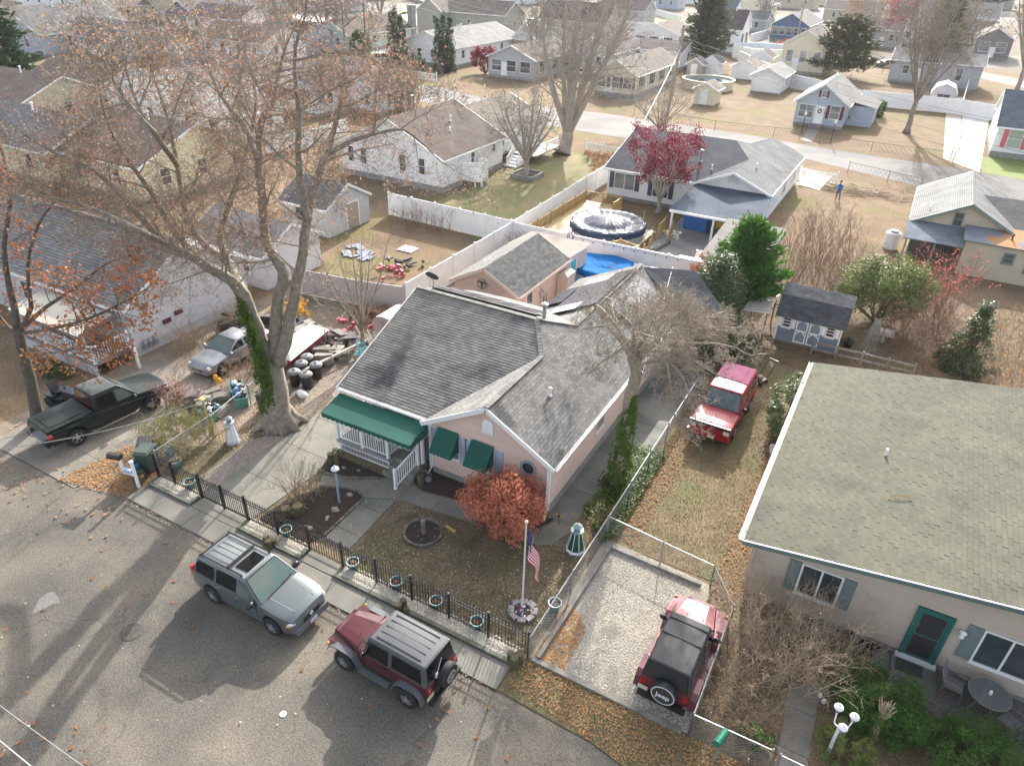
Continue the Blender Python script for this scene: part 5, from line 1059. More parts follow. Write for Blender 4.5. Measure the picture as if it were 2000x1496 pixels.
def side_glass(root,pts,hb,ht,zb,zt,m=None,frame=None,off=.006,name='window'):
 "glass on both flanks; pts in (x, z)"
 for s in(1,-1):
  b=MB();f=lambda z:s*(hb+(ht-hb)*(z-zb)/(zt-zb)+off);P=[(x,f(z),z)for x,z in pts];b.face(P if s<0 else P[::-1]);b.part(name,m or CGL,root,local=True)
def cabin(root,base,roofx,hb,ht,zb,zt,m,crown=.05,name='cabin',rm=None,rad_=.06):
 "greenhouse: base (x rear, x front) at belt height, roofx (rear, front) at the roof line"
 b=MB();n=6;lv=[(0,0,1,0),(.82,.82,1,0),(.95,.955,.985,0),(1,1,.93,.0)];rows=[]
 for t,tz,sh,_ in lv:
  x0=base[0]+(roofx[0]-base[0])*t;x1=base[1]+(roofx[1]-base[1])*t;h=(hb+(ht-hb)*t)*sh;z=zb+(zt-zb)*tz
  if t==1:x0+=rad_;x1-=rad_
  r=[];xi=[x0,x0+.04]+[x0+(x1-x0)*k/n for k in range(1,n)]+[x1-.04,x1];ys=[h*.93]+[h]*(n+1)+[h*.93]
  r+=[(x,y,z)for x,y in zip(xi,ys)]+[(x1,0,z)]+[(x,-y,z)for x,y in zip(xi[::-1],ys[::-1])]+[(x0,0,z)];rows.append(r)
 k=len(rows[0]);vs=[p for r in rows for p in r];fs=[(i*k+j,i*k+(j+1)%k,(i+1)*k+(j+1)%k,(i+1)*k+j)for i in range(len(rows)-1)for j in range(k)]
 b.mesh(vs,fs);T=rows[-1];cen=((roofx[0]+roofx[1])/2,0,zt+crown);nn=len(T);x0,x1=roofx[0]+rad_,roofx[1]-rad_;h=ht*.93
 G_=8;gv=[(x0+(x1-x0)*i/G_,-h+2*h*j/G_,zt+crown*(1-(2*i/G_-1)**4)*(1-(2*j/G_-1)**2))for i in range(G_+1)for j in range(G_+1)]
 b.mesh(gv,[(i*(G_+1)+j,(i+1)*(G_+1)+j,(i+1)*(G_+1)+j+1,i*(G_+1)+j+1)for i in range(G_)for j in range(G_)],1 if rm else 0)
 o=b.part(name,[m,rm]if rm else m,root,local=True,smooth=True)
 try:o.data.set_sharp_from_angle(angle=rad(40))
 except Exception:pass
 return o
def endglass(root,xb,xt,zb,zt,hb,ht,f0,f1,w0,w1,m,name,s=1,off=.008,cols=1):
 "windscreen or rear window between belt (xb, zb) and roof (xt, zt); f0..f1 is the glazed fraction"
 P=[];d=Vector((zt-zb,0,-(xt-xb))).normalized()*off*s
 for f,w_ in((f0,w0),(f1,w1)):x=xb+(xt-xb)*f;z=zb+(zt-zb)*f;P.append((x,z,w_))
 b=MB();K=6;
 for j in range(K):
  y0,y1=[-1+2*j/K,-1+2*(j+1)/K];cv=lambda y:-.0*y*y*s
  q=[Vector((P[0][0]+cv(y0),y0*P[0][2],P[0][1]))+d,Vector((P[0][0]+cv(y1),y1*P[0][2],P[0][1]))+d,Vector((P[1][0]+cv(y1),y1*P[1][2],P[1][1]))+d,Vector((P[1][0]+cv(y0),y0*P[1][2],P[1][1]))+d];b.face(q if s>0 else q[::-1])
 g=MB();P=[((xb+(xt-xb)*f),(zb+(zt-zb)*f),w_)for f,w_ in((f0-.05,w0+.035),(f1+.045,w1+.03))];d2=d*.5
 q=[Vector((P[0][0],-P[0][2],P[0][1]))+d2,Vector((P[0][0],P[0][2],P[0][1]))+d2,Vector((P[1][0],P[1][2],P[1][1]))+d2,Vector((P[1][0],-P[1][2],P[1][1]))+d2];g.face(q if s>0 else q[::-1]);g.part('window_seal',BLACKP,root,local=True)
 return b.part(name,m,root,local=True,smooth=True)
CGL=mat('car_glass_dark',(.008,.009,.01),.05,spec=.35)
CGS=mat('windscreen_glass',(.07,.12,.12),.06,(.13,.15,.12),1.6,spec=.5,obj=True)
def lbx(root,name,m,*boxes):
 for q in boxes:b=MB();b.box(*q);b.part(name,m,root,local=True)
def mirrors(root,x,y,z,m=BLACKP,s=(.1,.16,.14)):
 for sg in(1,-1):b=MB();b.blob((x,sg*(y+s[1]*.7),z),(s[0],s[1],s[2]*.8),n=8,m=5,wob=.02);b.bar((x,sg*(y-.06),z-.06),(x,sg*(y+.06),z-.02),.05);b.part('mirror',m,root,local=True,smooth=True)
def seams(root,segs,hw,m=None):
 for x,z0,z1 in segs:
  for s in(1,-1):b=MB();b.box(x-.006,s*(hw-.01)-.012,z0,x+.006,s*(hw-.01)+.012,z1);b.part('door_gap',DARK,root,local=True)
def handles(root,pts,hw,m):
 for x,z in pts:
  for s in(1,-1):b=MB();b.box(x-.09,s*hw-.02,z-.015,x+.09,s*hw+.025,z+.02);b.part('door_handle',m,root,local=True)
def plate(root,x,y,z,m=PLATE,face=1):
 b=MB();b.box(x-.01,y-.15,z-.075,x+.01,y+.15,z+.075);b.part('license_plate',m,root,local=True)
SILV=mat('grey_green_metallic',(.13,.15,.155),.3,metal=.4,coat=.5);SILR=mat('silver_roof_metallic',(.3,.32,.32),.3,metal=.4,coat=.5);CLAD=mat('grey_cladding',(.12,.125,.135),.5)
root=thing('silver_suv','grey silver SUV with roof rack and sunroof parked along the pavement','car',(-14.95,10.62,0),rad(0.8))
W_=.89;wx=(-1.27,1.35)
car_body(root,-2.2,2.24,[(-2.2,.98),(-2.1,1.05),(-.9,1.08),(.85,1.06),(1.0,1.06),(1.9,.96),(2.15,.86),(2.24,.7)],[(-2.2,.78),(-2.05,.86),(-1.5,W_),(1.5,W_),(1.95,.85),(2.15,.74),(2.24,.64)],[(-2.2,.42),(-1.9,.3),(1.9,.28),(2.24,.36)],wx,.41,.36,SILV,crown=.05,lower=CLAD,zl=lambda x:.58)
cabin(root,(-2.08,.98),(-1.88,.22),.855,.66,1.04,1.66,SILV,.045,rm=SILR)
endglass(root,.98,.22,1.04,1.66,.855,.66,.06,.93,.77,.6,CGS,'windshield');endglass(root,-2.08,-1.88,1.04,1.66,.855,.66,.1,.86,.68,.56,CGL,'rear_window',s=-1)
side_glass(root,[(-.02,1.09),(.72,1.09),(.36,1.36),(.08,1.55),(-.02,1.57)],.855,.66,1.04,1.66,CGS);side_glass(root,[(-.98,1.09),(-.1,1.09),(-.1,1.57),(-.9,1.57),(-1.0,1.5)],.855,.66,1.04,1.66);side_glass(root,[(-1.9,1.12),(-1.1,1.09),(-1.05,1.3),(-1.12,1.54),(-1.8,1.54),(-1.92,1.4)],.855,.66,1.04,1.66)
for xw in wx:
 for s in(1,-1):wheel(root,xw,s*.8,.355,.22)
lbx(root,'bumper',CLAD,(2.12,-.7,.3,2.3,.7,.55),(-2.3,-.75,.35,-2.14,.75,.6));lbx(root,'grille',BLACKP,(2.16,-.36,.56,2.255,.36,.76));b=MB();b.lathe([(.085,0),(.075,.02),(.01,.025)],(2.25,0,.67),16,axis='X');b.part('badge',CHROME,root,local=True)
for s in(1,-1):b=MB();b.blob((2.03,s*.66,.76),(.17,.17,.085),wob=.03);b.part('headlight',CLEARLENS,root,local=True,smooth=True);b=MB();b.blob((2.0,s*.79,.7),(.1,.07,.05));b.part('indicator',AMBER,root,local=True);b=MB();b.box(-2.2,s*.74-.08,.8,-2.08,s*.74+.07,1.2);b.part('tail_light',REDLENS,root,local=True)
plate(root,2.31,.0,.42,PLATEW);plate(root,-2.3,0,.8)
for s in(1,-1):b=MB();b.bar((-1.8,s*.6,1.73),(.05,s*.6,1.73),.05,.035);b.bar((-1.8,s*.6,1.67),(-1.8,s*.6,1.73),.05);b.bar((.05,s*.6,1.67),(.05,s*.6,1.73),.05);b.part('roof_rail',BLACKP,root,local=True)
lbx(root,'cross_bar',BLACKP,(-1.75,-.58,1.74,-1.69,.58,1.77),(-.6,-.58,1.74,-.52,.58,1.78))
for k in range(5):lbx(root,'roof_rib',mat('rib_dark',(.1,.1,.1),.5),(-1.65,-.42+k*.21-.006,1.695,-.65,-.42+k*.21+.006,1.712))
b=MB();b.slab([(-.42,-.4,1.71),(.08,-.38,1.695),(.08,.38,1.695),(-.42,.4,1.71)],.012);b.part('sunroof',CGL,root,local=True)
mirrors(root,.72,.9,1.12);handles(root,[(-.05,.93),(-.95,.93)],.89,SILR);seams(root,[(.78,.5,1.02),(-.06,.5,1.02),(-.98,.75,1.02)],W_)
b=MB();b.bar((.95,.3,1.13),(.98,-.55,1.13),.02);b.bar((.95,.1,1.13),(.9,.65,1.15),.02);b.part('wiper',BLACKP,root,local=True)
b=MB()
for s in(1,-1):b.bar((1.02,s*.48,1.095),(1.98,s*.42,.985),.02,.012)
b.part('bonnet_crease',SILR,root,local=True)
lbx(root,'underbody',DARK,(-2.0,-.72,.25,2.0,.72,.5))
def jeep(root,paint,top,hard=True,flare=CLAD):
 wx=(-1.17,1.23)
 b=MB()
 car_body(root,-1.78,.62,[(-1.78,1.1),(.62,1.1)],[(-1.78,.74),(-1.6,.76),(.62,.74)],[(-1.78,.58),(-1.6,.52),(.62,.48)],(-1.17,),.42,.42,paint,crown=.0,shoulder=.02)
 b=MB();secs=[(.55,.72,1.13),(.75,.7,1.13),(1.2,.6,1.1),(1.7,.5,1.05),(1.82,.48,1.0)];rows=[]
 for x,h,z in secs:rows.append([(x,h,.62),(x,h,z-.09),(x,h*.93,z-.02),(x,h*.5,z+.015),(x,0,z+.02),(x,-h*.5,z+.015),(x,-h*.93,z-.02),(x,-h,z-.09),(x,-h,.62)])
 k=9;b.mesh([p for r in rows for p in r],[(i*k+j,i*k+j+1,(i+1)*k+j+1,(i+1)*k+j)for i in range(4)for j in range(k-1)]+[tuple(range(4*k+8,4*k-1,-1)),tuple(range(k))]);hd=b.part('hood',paint,root,local=True)
 lbx(hd,'hood_vent',BLACKP,(.62,.1,1.135,.74,.42,1.155));lbx(hd,'hood_gap',DARK,(.785,-.69,1.06,.795,.69,1.14))
 for s in(1,-1):b=MB();b.lathe([(.02,0),(.02,.03)],(1.0,s*.25,1.12),6);b.part('hood_bumper',BLACKP,hd,local=True)
 b=MB();b.box(1.83,-.46,.62,1.87,.46,1.0);g_=b.part('grille',paint,root,local=True)
 for j in range(7):lbx(g_,'grille_slot',DARK,(1.871,-.21+j*.07-.02,.7,1.876,-.21+j*.07+.02,.95))
 for s in(1,-1):b=MB();b.lathe([(.02,.03),(.085,.02),(.09,0)],(1.87,s*.34,.85),14,axis='X');b.part('headlight',CLEARLENS,root,local=True)
 for s in(1,-1):
  b=MB();b.box(.7,s*.45 if s>0 else-.78,.86,1.86,.78 if s>0 else-.45,.9);b.part('fender',paint,root,local=True)
  for xc,x_ in((1.23,1),(-1.17,-1)):
   b=MB();pr=[(-.6,.5),(-.53,.66),(-.4,.86),(-.2,.93),(.25,.93),(.48,.84),(.6,.62)]if x_>0 else[(-.56,.5),(-.47,.78),(-.3,.93),(.25,.93),(.42,.78),(.58,.46)]
   for(xa,za),(xb,zb)in zip(pr[:-1],pr[1:]):
    P=[(xc+xa,s*.72,za),(xc+xb,s*.72,zb),(xc+xb,s*.92,zb-.01),(xc+xa,s*.92,za-.01)];Q=[(x,y*1.0,z-.05)for x,y,z in P]
    b.mesh(P+Q,[(0,1,2,3)if s>0 else(3,2,1,0),(3,2,6,7)if s>0 else(7,6,2,3),(0,3,7,4),(1,5,6,2),(4,7,6,5)])
   b.part('fender_flare',flare,root,local=True)
   b=MB();b.box(xc-.42,min(s*.5,s*.74),.5,xc+.42,max(s*.5,s*.74),.88);b.part('wheel_well',DARK,root,local=True)if x_>0 else None
  b=MB();b.box(-.5,min(s*.76,s*.93),.4,.6,max(s*.76,s*.93),.46);b.part('side_step',flare,root,local=True)
  b=MB();b.blob((1.78,s*.85,.83),(.05,.07,.05));b.part('indicator',AMBER,root,local=True)
  for xw in wx:wheel(root,xw,s*.79,.375,.26,.56,5)
 cabin(root,(-1.78,.52),(-1.7,.3),.735,.62,1.1,1.79,paint if 0 else top,.035 if hard else.02,rad_=.05)
 if hard:
  for k in range(5):lbx(root,'roof_rib',mat('roof_rib_grey',(.06,.062,.068),.6),(-1.45,-.46+k*.23-.004,1.8,.15,-.46+k*.23+.004,1.828))
  side_glass(root,[(-1.62,1.18),(-.55,1.18),(-.55,1.66),(-1.56,1.66)],.735,.62,1.1,1.79);side_glass(root,[(-.42,1.14),(.4,1.14),(.28,1.66),(-.42,1.66)],.735,.62,1.1,1.79,CGL)
 else:
  side_glass(root,[(-1.62,1.16),(-.55,1.16),(-.55,1.64),(-1.56,1.64)],.735,.62,1.1,1.79,SOFTW);side_glass(root,[(-.42,1.14),(.4,1.14),(.28,1.64),(-.42,1.64)],.735,.62,1.1,1.79)
  for x in(-.62,.02):lbx(root,'roof_seam',mat('soft_seam',(.01,.01,.01),.9),(x-.012,-.585,1.8,x+.02,.585,1.818))
 endglass(root,.52,.3,1.1,1.79,.735,.62,.08,.88,.66,.58,CGS,'windshield');endglass(root,-1.78,-1.7,1.1,1.79,.735,.62,.1,.9,.62,.54,CGL if hard else SOFTW,'rear_window',s=-1)
 b=MB();b.bar((-1.83,.3,1.2),(-1.75,-.1,1.55),.015);b.part('wiper',CHROME,root,local=True)if hard else None
 lbx(root,'bumper',BLACKP,(1.86,-.72,.45,1.98,.72,.58),(-1.98,-.72,.42,-1.84,.72,.56))
 for s in(1,-1):b=MB();b.box(-1.84,s*.62-.07,.78,-1.78,s*.62+.07,.98);b.part('tail_light',REDLENS,root,local=True)
 plate(root,-1.83,.6,.64)
 mirrors(root,.42,.78,1.2,BLACKP,(.06,.12,.12));handles(root,[(-.3,1.0)],.75,BLACKP);seams(root,[(-.5,.55,1.08),(.5,.55,1.08)],.75)
 lbx(root,'underbody',DARK,(-1.7,-.6,.35,1.7,.6,.6))
 b=MB();r=.375;w=.24;c=(-1.97,-.05,1.02)
 b.lathe([(r*.55,-w/2),(r*.9,-w/2),(r,-w*.3),(r,w*.3),(r*.9,w/2),(r*.55,w/2)],c,28,axis='X');sp=b.part('spare_wheel',TYRE if hard else mat('spare_cover_vinyl',(.02,.02,.024),.35),root,local=True,smooth=True)
 try:sp.data.set_sharp_from_angle(angle=rad(35))
 except Exception:pass
 if hard:
  g=MB();g.lathe([(.2,-.01),(.21,-.03),(.15,-.035),(.15,-.0),(.08,-.0),(.08,-.03),(.02,-.03)],(c[0]-w/2,c[1],c[2]),20,axis='X',closed=False);g.part('rim',ALLOY,sp,local=True)
  b=MB();b.box(-1.84,.2,1.12,-1.8,.3,1.3);b.part('rear_sticker',WHITE,root,local=True)
 else:
  g=MB();g.lathe([(.35,-.004),(.35,-.012),(.315,-.013),(.315,-.004)],(c[0]-w/2,c[1],c[2]),28,axis='X',closed=False);g.part('cover_ring',mat('pale_ring',(.5,.52,.55),.4),sp,local=True)
  g=MB();g.lathe([(.01,-.002),(.3,-.002)],(c[0]-w/2,c[1],c[2]),28,axis='X',closed=False);g.part('cover_face',mat('cover_face_brown',(.045,.04,.035),.5),sp,local=True)
  text(sp,'Jeep',(c[0]-w/2-.012,c[1],c[2]-.02),.24,Matrix(((0,0,-1),(-1,0,0),(0,1,0))),mat('cover_lettering',(.75,.75,.75),.5),local=True,bold=.004)
def text(parent,s,loc,size,M3,m,local=False,name='lettering',ext=.002,bold=.012):
 cu=bpy.data.curves.new(name,'FONT');cu.body=s;cu.size=size;cu.align_x='CENTER';cu.align_y='CENTER';cu.extrude=ext;cu.offset=bold
 t=bpy.data.objects.new('tmp',cu);C.objects.link(t);dg=bpy.context.evaluated_depsgraph_get();me=bpy.data.meshes.new_from_object(t.evaluated_get(dg));bpy.data.objects.remove(t)
 me.materials.clear();me.materials.append(m);o=bpy.data.objects.new(name,me);C.objects.link(o);o.parent=parent
 l=Vector(loc)-(Vector((0,0,0))if local else ORG[parent.name]);o.matrix_local=Matrix.Translation(l)@M3.to_4x4();return o
SOFTW=mat('soft_top_window',(.03,.032,.034),.25,spec=.7)
MAR=mat('maroon_paint',(.08,.015,.02),.32,metal=.2,coat=.6);MAR2=mat('maroon_pale_paint',(.16,.035,.045),.35,metal=.2,coat=.6)
root=thing('hardtop_offroader','maroon off-roader with grey ribbed hard top parked on the street','car',(-9.55,10.75,0),rad(180-1.5));jeep(root,MAR,mat('grey_hardtop',(.075,.078,.085),.5,(.06,.063,.07),3),True,mat('grey_flare',(.1,.105,.115),.55))
root=thing('softtop_offroader','maroon off-roader with black soft top and lettered spare wheel cover on the gravel pad','car',(-1.95,15.3,0),rad(90-1));jeep(root,MAR2,mat('black_soft_top',(.022,.024,.026),.7,(.03,.031,.034),2),False,MAR2)
RED=mat('bright_red_paint',(.33,.008,.025),.4,coat=.12,spec=.35);REDF=mat('faded_red_roof',(.24,.075,.13),.8,(.2,.06,.11),1.5,spec=.08)
root=thing('red_suv','bright red older two-door SUV with faded pinkish rear roof on the grass','car',(-4.45,29.55,0),rad(-90-1.5))
wx=(-1.3,1.36)
car_body(root,-2.25,2.35,[(-2.25,1.15),(-.9,1.16),(.9,1.13),(1.0,1.12),(2.2,1.06),(2.35,.98)],[(-2.25,.92),(-2.1,.96),(2.1,.96),(2.35,.9)],[(-2.25,.5),(2.35,.5)],wx,.46,.42,RED,crown=.03)
cabin(root,(-2.22,1.0),(-2.12,.42),.93,.78,1.14,1.86,RED,.04)
b=MB();G_=8;x0,x1,h=-2.12,-.5,.74;b.slab([(x0,-h,1.9),(x1,-h,1.9),(x1,h,1.9),(x0,h,1.9)],.04);b.slab([(x0+.1,-h*.6,1.925),(x1,-h*.6,1.925),(x1,h*.6,1.925),(x0+.1,h*.6,1.925)],.03);b.part('rear_roof',REDF,root,local=True)
endglass(root,1.0,.42,1.14,1.86,.93,.78,.05,.9,.84,.72,mat('blue_windscreen',(.05,.09,.11),.06,(.14,.18,.19),1.5,spec=.8,coat=1,obj=True),'windshield');endglass(root,-2.22,-2.12,1.14,1.86,.93,.78,.1,.88,.76,.66,CGL,'rear_window',s=-1)
side_glass(root,[(-.42,1.2),(.68,1.2),(.36,1.74),(-.42,1.74)],.93,.78,1.14,1.86);side_glass(root,[(-1.95,1.24),(-.65,1.22),(-.68,1.7),(-1.92,1.7)],.93,.78,1.14,1.86)
for xw in wx:
 for s in(1,-1):wheel(root,xw,s*.84,.4,.25,.58)
lbx(root,'grille',mat('red_grille',(.25,.01,.02),.4),(2.34,-.6,.68,2.39,.6,.92))
for k in range(4):lbx(root,'grille_bar',RED,(2.385,-.58,.7+k*.06,2.4,.58,.725+k*.06))
lbx(root,'bonnet_guard',BLACKP,(2.3,-.92,.97,2.42,.92,1.1));b=MB();b.lathe([(.06,0),(.05,.02),(.01,.025)],(2.4,0,.82),12,axis='X');b.part('badge',CHROME,root,local=True)
for s in(1,-1):b=MB();b.box(2.33,s*.76-.13,.76,2.41,s*.76+.13,.92);b.part('headlight',CLEARLENS,root,local=True);b=MB();b.box(2.33,s*.76-.13,.68,2.4,s*.76+.13,.75);b.part('indicator',AMBER,root,local=True);b=MB();b.box(-2.29,s*.86-.07,.8,-2.24,s*.86+.07,1.1);b.part('tail_light',REDLENS,root,local=True)
lbx(root,'bumper',RED,(2.35,-.95,.46,2.52,.95,.64),(-2.42,-.92,.46,-2.26,.92,.64));lbx(root,'valance',BLACKP,(2.32,-.9,.34,2.46,.9,.46));plate(root,2.53,.15,.55)
mirrors(root,.75,.98,1.25,BLACKP,(.08,.14,.14));seams(root,[(.85,.6,1.1),(-.5,.6,1.1)],.96);handles(root,[(-.3,1.0)],.96,BLACKP);lbx(root,'underbody',DARK,(-2.1,-.7,.35,2.2,.7,.6))
b=MB();b.bar((1.12,0,1.165),(2.2,0,1.1),.05,.02);b.part('bonnet_crease',RED,root,local=True)
DGR=mat('dark_green_paint',(.008,.014,.013),.35,(.012,.018,.017),1.2,coat=.2,spec=.3,obj=True)
root=thing('dark_pickup','dark green crew cab pickup with covered bed on the left driveway','pickup',(-28.75,14.65,0),rad(84));wx=(-1.72,1.75)
car_body(root,-2.75,2.75,[(-2.75,1.12),(1.15,1.12),(1.3,1.14),(2.6,1.0),(2.75,.9)],[(-2.75,.9),(-2.6,.95),(2.3,.95),(2.75,.82)],[(-2.75,.52),(2.75,.48)],wx,.46,.42,DGR,crown=.04)
cabin(root,(-.75,1.3),(-.6,.6),.9,.72,1.12,1.85,DGR,.05,rm=mat('pickup_roof_painted_sheen',(.03,.035,.033),.4,(.08,.085,.08),2.5,coat=.2,spec=.2,obj=True))  # roof sheen painted in as paler blotches over the dark green
endglass(root,1.3,.6,1.12,1.85,.9,.72,.05,.92,.82,.66,CGS,'windshield');endglass(root,-.75,-.6,1.12,1.85,.9,.72,.12,.86,.74,.6,mat('reddish_rear_glass',(.05,.015,.015),.06,coat=1),'rear_window',s=-1)
side_glass(root,[(-.55,1.2),(.2,1.2),(.2,1.72),(-.46,1.72)],.9,.72,1.12,1.85);side_glass(root,[(.3,1.2),(1.05,1.18),(.72,1.6),(.5,1.72),(.3,1.72)],.9,.72,1.12,1.85,CGS)
b=MB();b.slab([(-2.72,-.86,1.19),(-.8,-.86,1.24),(-.8,.86,1.24),(-2.72,.86,1.19)],.06);b.slab([(-2.5,-.6,1.215),(-1.1,-.6,1.255),(-1.1,.6,1.255),(-2.5,.6,1.215)],.02);b.part('bed_cover',mat('bed_cover_dark',(.012,.016,.016),.5,(.03,.034,.034),1.5,spec=.15,obj=True),root,local=True)
for xw in wx:
 for s in(1,-1):wheel(root,xw,s*.84,.4,.26,.6)
lbx(root,'bumper',CHROME,(-2.92,-.5,.5,-2.76,.5,.68),(2.72,-.8,.42,2.88,.8,.62));lbx(root,'bumper_end',DGR,(-2.9,.5,.5,-2.76,.9,.68),(-2.9,-.9,.5,-2.76,-.5,.68));plate(root,-2.93,0,.62)
for s in(1,-1):b=MB();b.blob((-2.68,s*.88,.92),(.12,.09,.15),wob=.02);b.part('tail_light',REDLENS,root,local=True,smooth=True);b=MB();b.blob((2.62,s*.72,.82),(.15,.15,.1));b.part('headlight',CLEARLENS,root,local=True);b=MB();b.tube([(-1.1,s*1.0,.42),(-1.0,s*1.05,.4),(.9,s*1.05,.4),(1.0,s*1.0,.42)],.035,6);b.part('side_step',CHROME,root,local=True)
mirrors(root,1.0,.94,1.2,BLACKP,(.09,.15,.13));seams(root,[(.25,.6,1.1),(1.15,.6,1.1),(-.72,.6,1.1)],.95);handles(root,[(.4,.98),(-.5,.98)],.95,BLACKP);lbx(root,'grille',CHROME,(2.72,-.45,.66,2.8,.45,.88));lbx(root,'underbody',DARK,(-2.6,-.7,.35,2.6,.7,.6))
def sedan(name,label,loc,rz,paint,L=4.5,glassm=None,group=None,cat='car',suv=False,detail=True):
 root=thing(name,label,cat,loc,rz,group);h=L/2;wx=(-.58*h,.62*h);zt=1.68 if suv else 1.4
 car_body(root,-h,h,[(-h,.85),(-h*.9,.95),(-h*.55,.98),(h*.3,.95),(h*.85,.8),(h,.62)],[(-h,.74),(-h*.85,.86),(h*.8,.86),(h,.68)],[(-h,.35),(h,.32)],wx,.38,.33,paint)
 bx=(-h*.92,h*.42)if suv else(-h*.68,h*.42);rx=(-h*.85,.05)if suv else(-h*.38,.1)
 cabin(root,bx,rx,.82,.6,.94,zt,paint,.04)
 endglass(root,bx[1],rx[1],.94,zt,.82,.6,.06,.92,.74,.54,glassm or CGS,'windshield');endglass(root,bx[0],rx[0],.94,zt,.82,.6,.08,.9,.7,.54,CGL,'rear_window',s=-1)
 zm=zt-.09;side_glass(root,[(-.1*h,1.0),(.3*h,1.0),(.12*h,zm-.1),(.0*h,zm),(-.1*h,zm)],.82,.6,.94,zt);side_glass(root,[((-.85 if suv else-.5)*h,1.0),(-.14*h,1.0),(-.14*h,zm),((-.8 if suv else-.36)*h,zm)],.82,.6,.94,zt)
 for xw in wx:
  for s in(1,-1):wheel(root,xw,s*.76,.33,.21)
 for s in(1,-1):b=MB();b.blob((h*.9,s*.62,.66),(.16,.15,.08));b.part('headlight',CLEARLENS,root,local=True);b=MB();b.blob((-h*.96,s*.62,.78),(.07,.15,.08));b.part('tail_light',REDLENS,root,local=True)
 mirrors(root,h*.36,.86,1.02,paint,(.08,.12,.1));plate(root,-h-.01,0,.7);lbx(root,'grille',BLACKP,(h*.97,-.35,.45,h+.005,.35,.56));lbx(root,'underbody',DARK,(-h*.9,-.65,.22,h*.9,.65,.45))
 return root
sedan('silver_sedan','dusty silver grey sedan parked left of the ivy-covered maple trunk',(-28.2,21.5,0),rad(-88),mat('dusty_silver',(.2,.21,.23),.3,(.3,.3,.31),2,metal=.4,coat=.6,obj=True))
# ================================================================ TREES
def perp(d,rr):
 v=Vector((rr.gauss(0,1),rr.gauss(0,1),rr.gauss(0,1)));v=v-d*v.dot(d);return v.normalized()if v.length>1e-5 else d.orthogonal().normalized()
def twigs(b,p,d,L,r,lev,rr,ends,nseg=4,kids=5,up=.15,spread=.9,wob=.25,shrink=.62,minr=.006,sides=(7,5,4,3,3,3)):
 "one branch and, recursively, what grows from it"
 P=[p];D=[d];R=[r];q=p;dd=d;st=L/nseg
 for i in range(nseg):
  dd=(dd+perp(dd,rr)*wob*rr.random()+Vector((0,0,up*rr.random()))).normalized();q=q+dd*st;P.append(q);D.append(dd);R.append(max(minr,r*(1-(i+1)/nseg*.72)))
 b[min(lev,len(b)-1)].tube(P,R,sides[min(lev,5)],cap=False)
 if lev<=0 or False:pass
 if kids and lev<twigs.maxlev:
  n=kids if isinstance(kids,int)else kids[min(lev,len(kids)-1)]
  for k in range(n):
   t=.25+.75*(k+rr.random())/n;i=min(nseg-1,int(t*nseg));f=t*nseg-i;pp=P[i]+(P[i+1]-P[i])*f;dv=(D[i]*(1-spread*.55)+perp(D[i],rr)*spread*rr.uniform(.6,1.1)).normalized()
   twigs(b,pp,dv,L*shrink*rr.uniform(.7,1.15)*(1.1-.35*t),max(minr,(R[i]*(1-f)+R[i+1]*f)*.58),lev+1,rr,ends,max(2,nseg-1),kids,up,spread,wob,shrink,minr,sides)
 if lev>=twigs.maxlev-1:ends.extend([(P[-1],dd),(P[len(P)//2],dd)])
twigs.maxlev=3
def leaves(b,ends,n,size,rr,jit=.35,asp=.6,droop=0):
 for _ in range(n):
  p,d=ends[int(rr.random()*len(ends))];c=p+Vector((rr.gauss(0,jit),rr.gauss(0,jit),rr.gauss(0,jit)-droop*rr.random()));s=size*rr.uniform(.6,1.3)
  u=Vector((rr.gauss(0,1),rr.gauss(0,1),rr.gauss(0,.8))).normalized();v=perp(u,rr)*asp
  b.face([c-u*s*.5,c+v*s*.5,c+u*s*.5,c-v*s*.5])
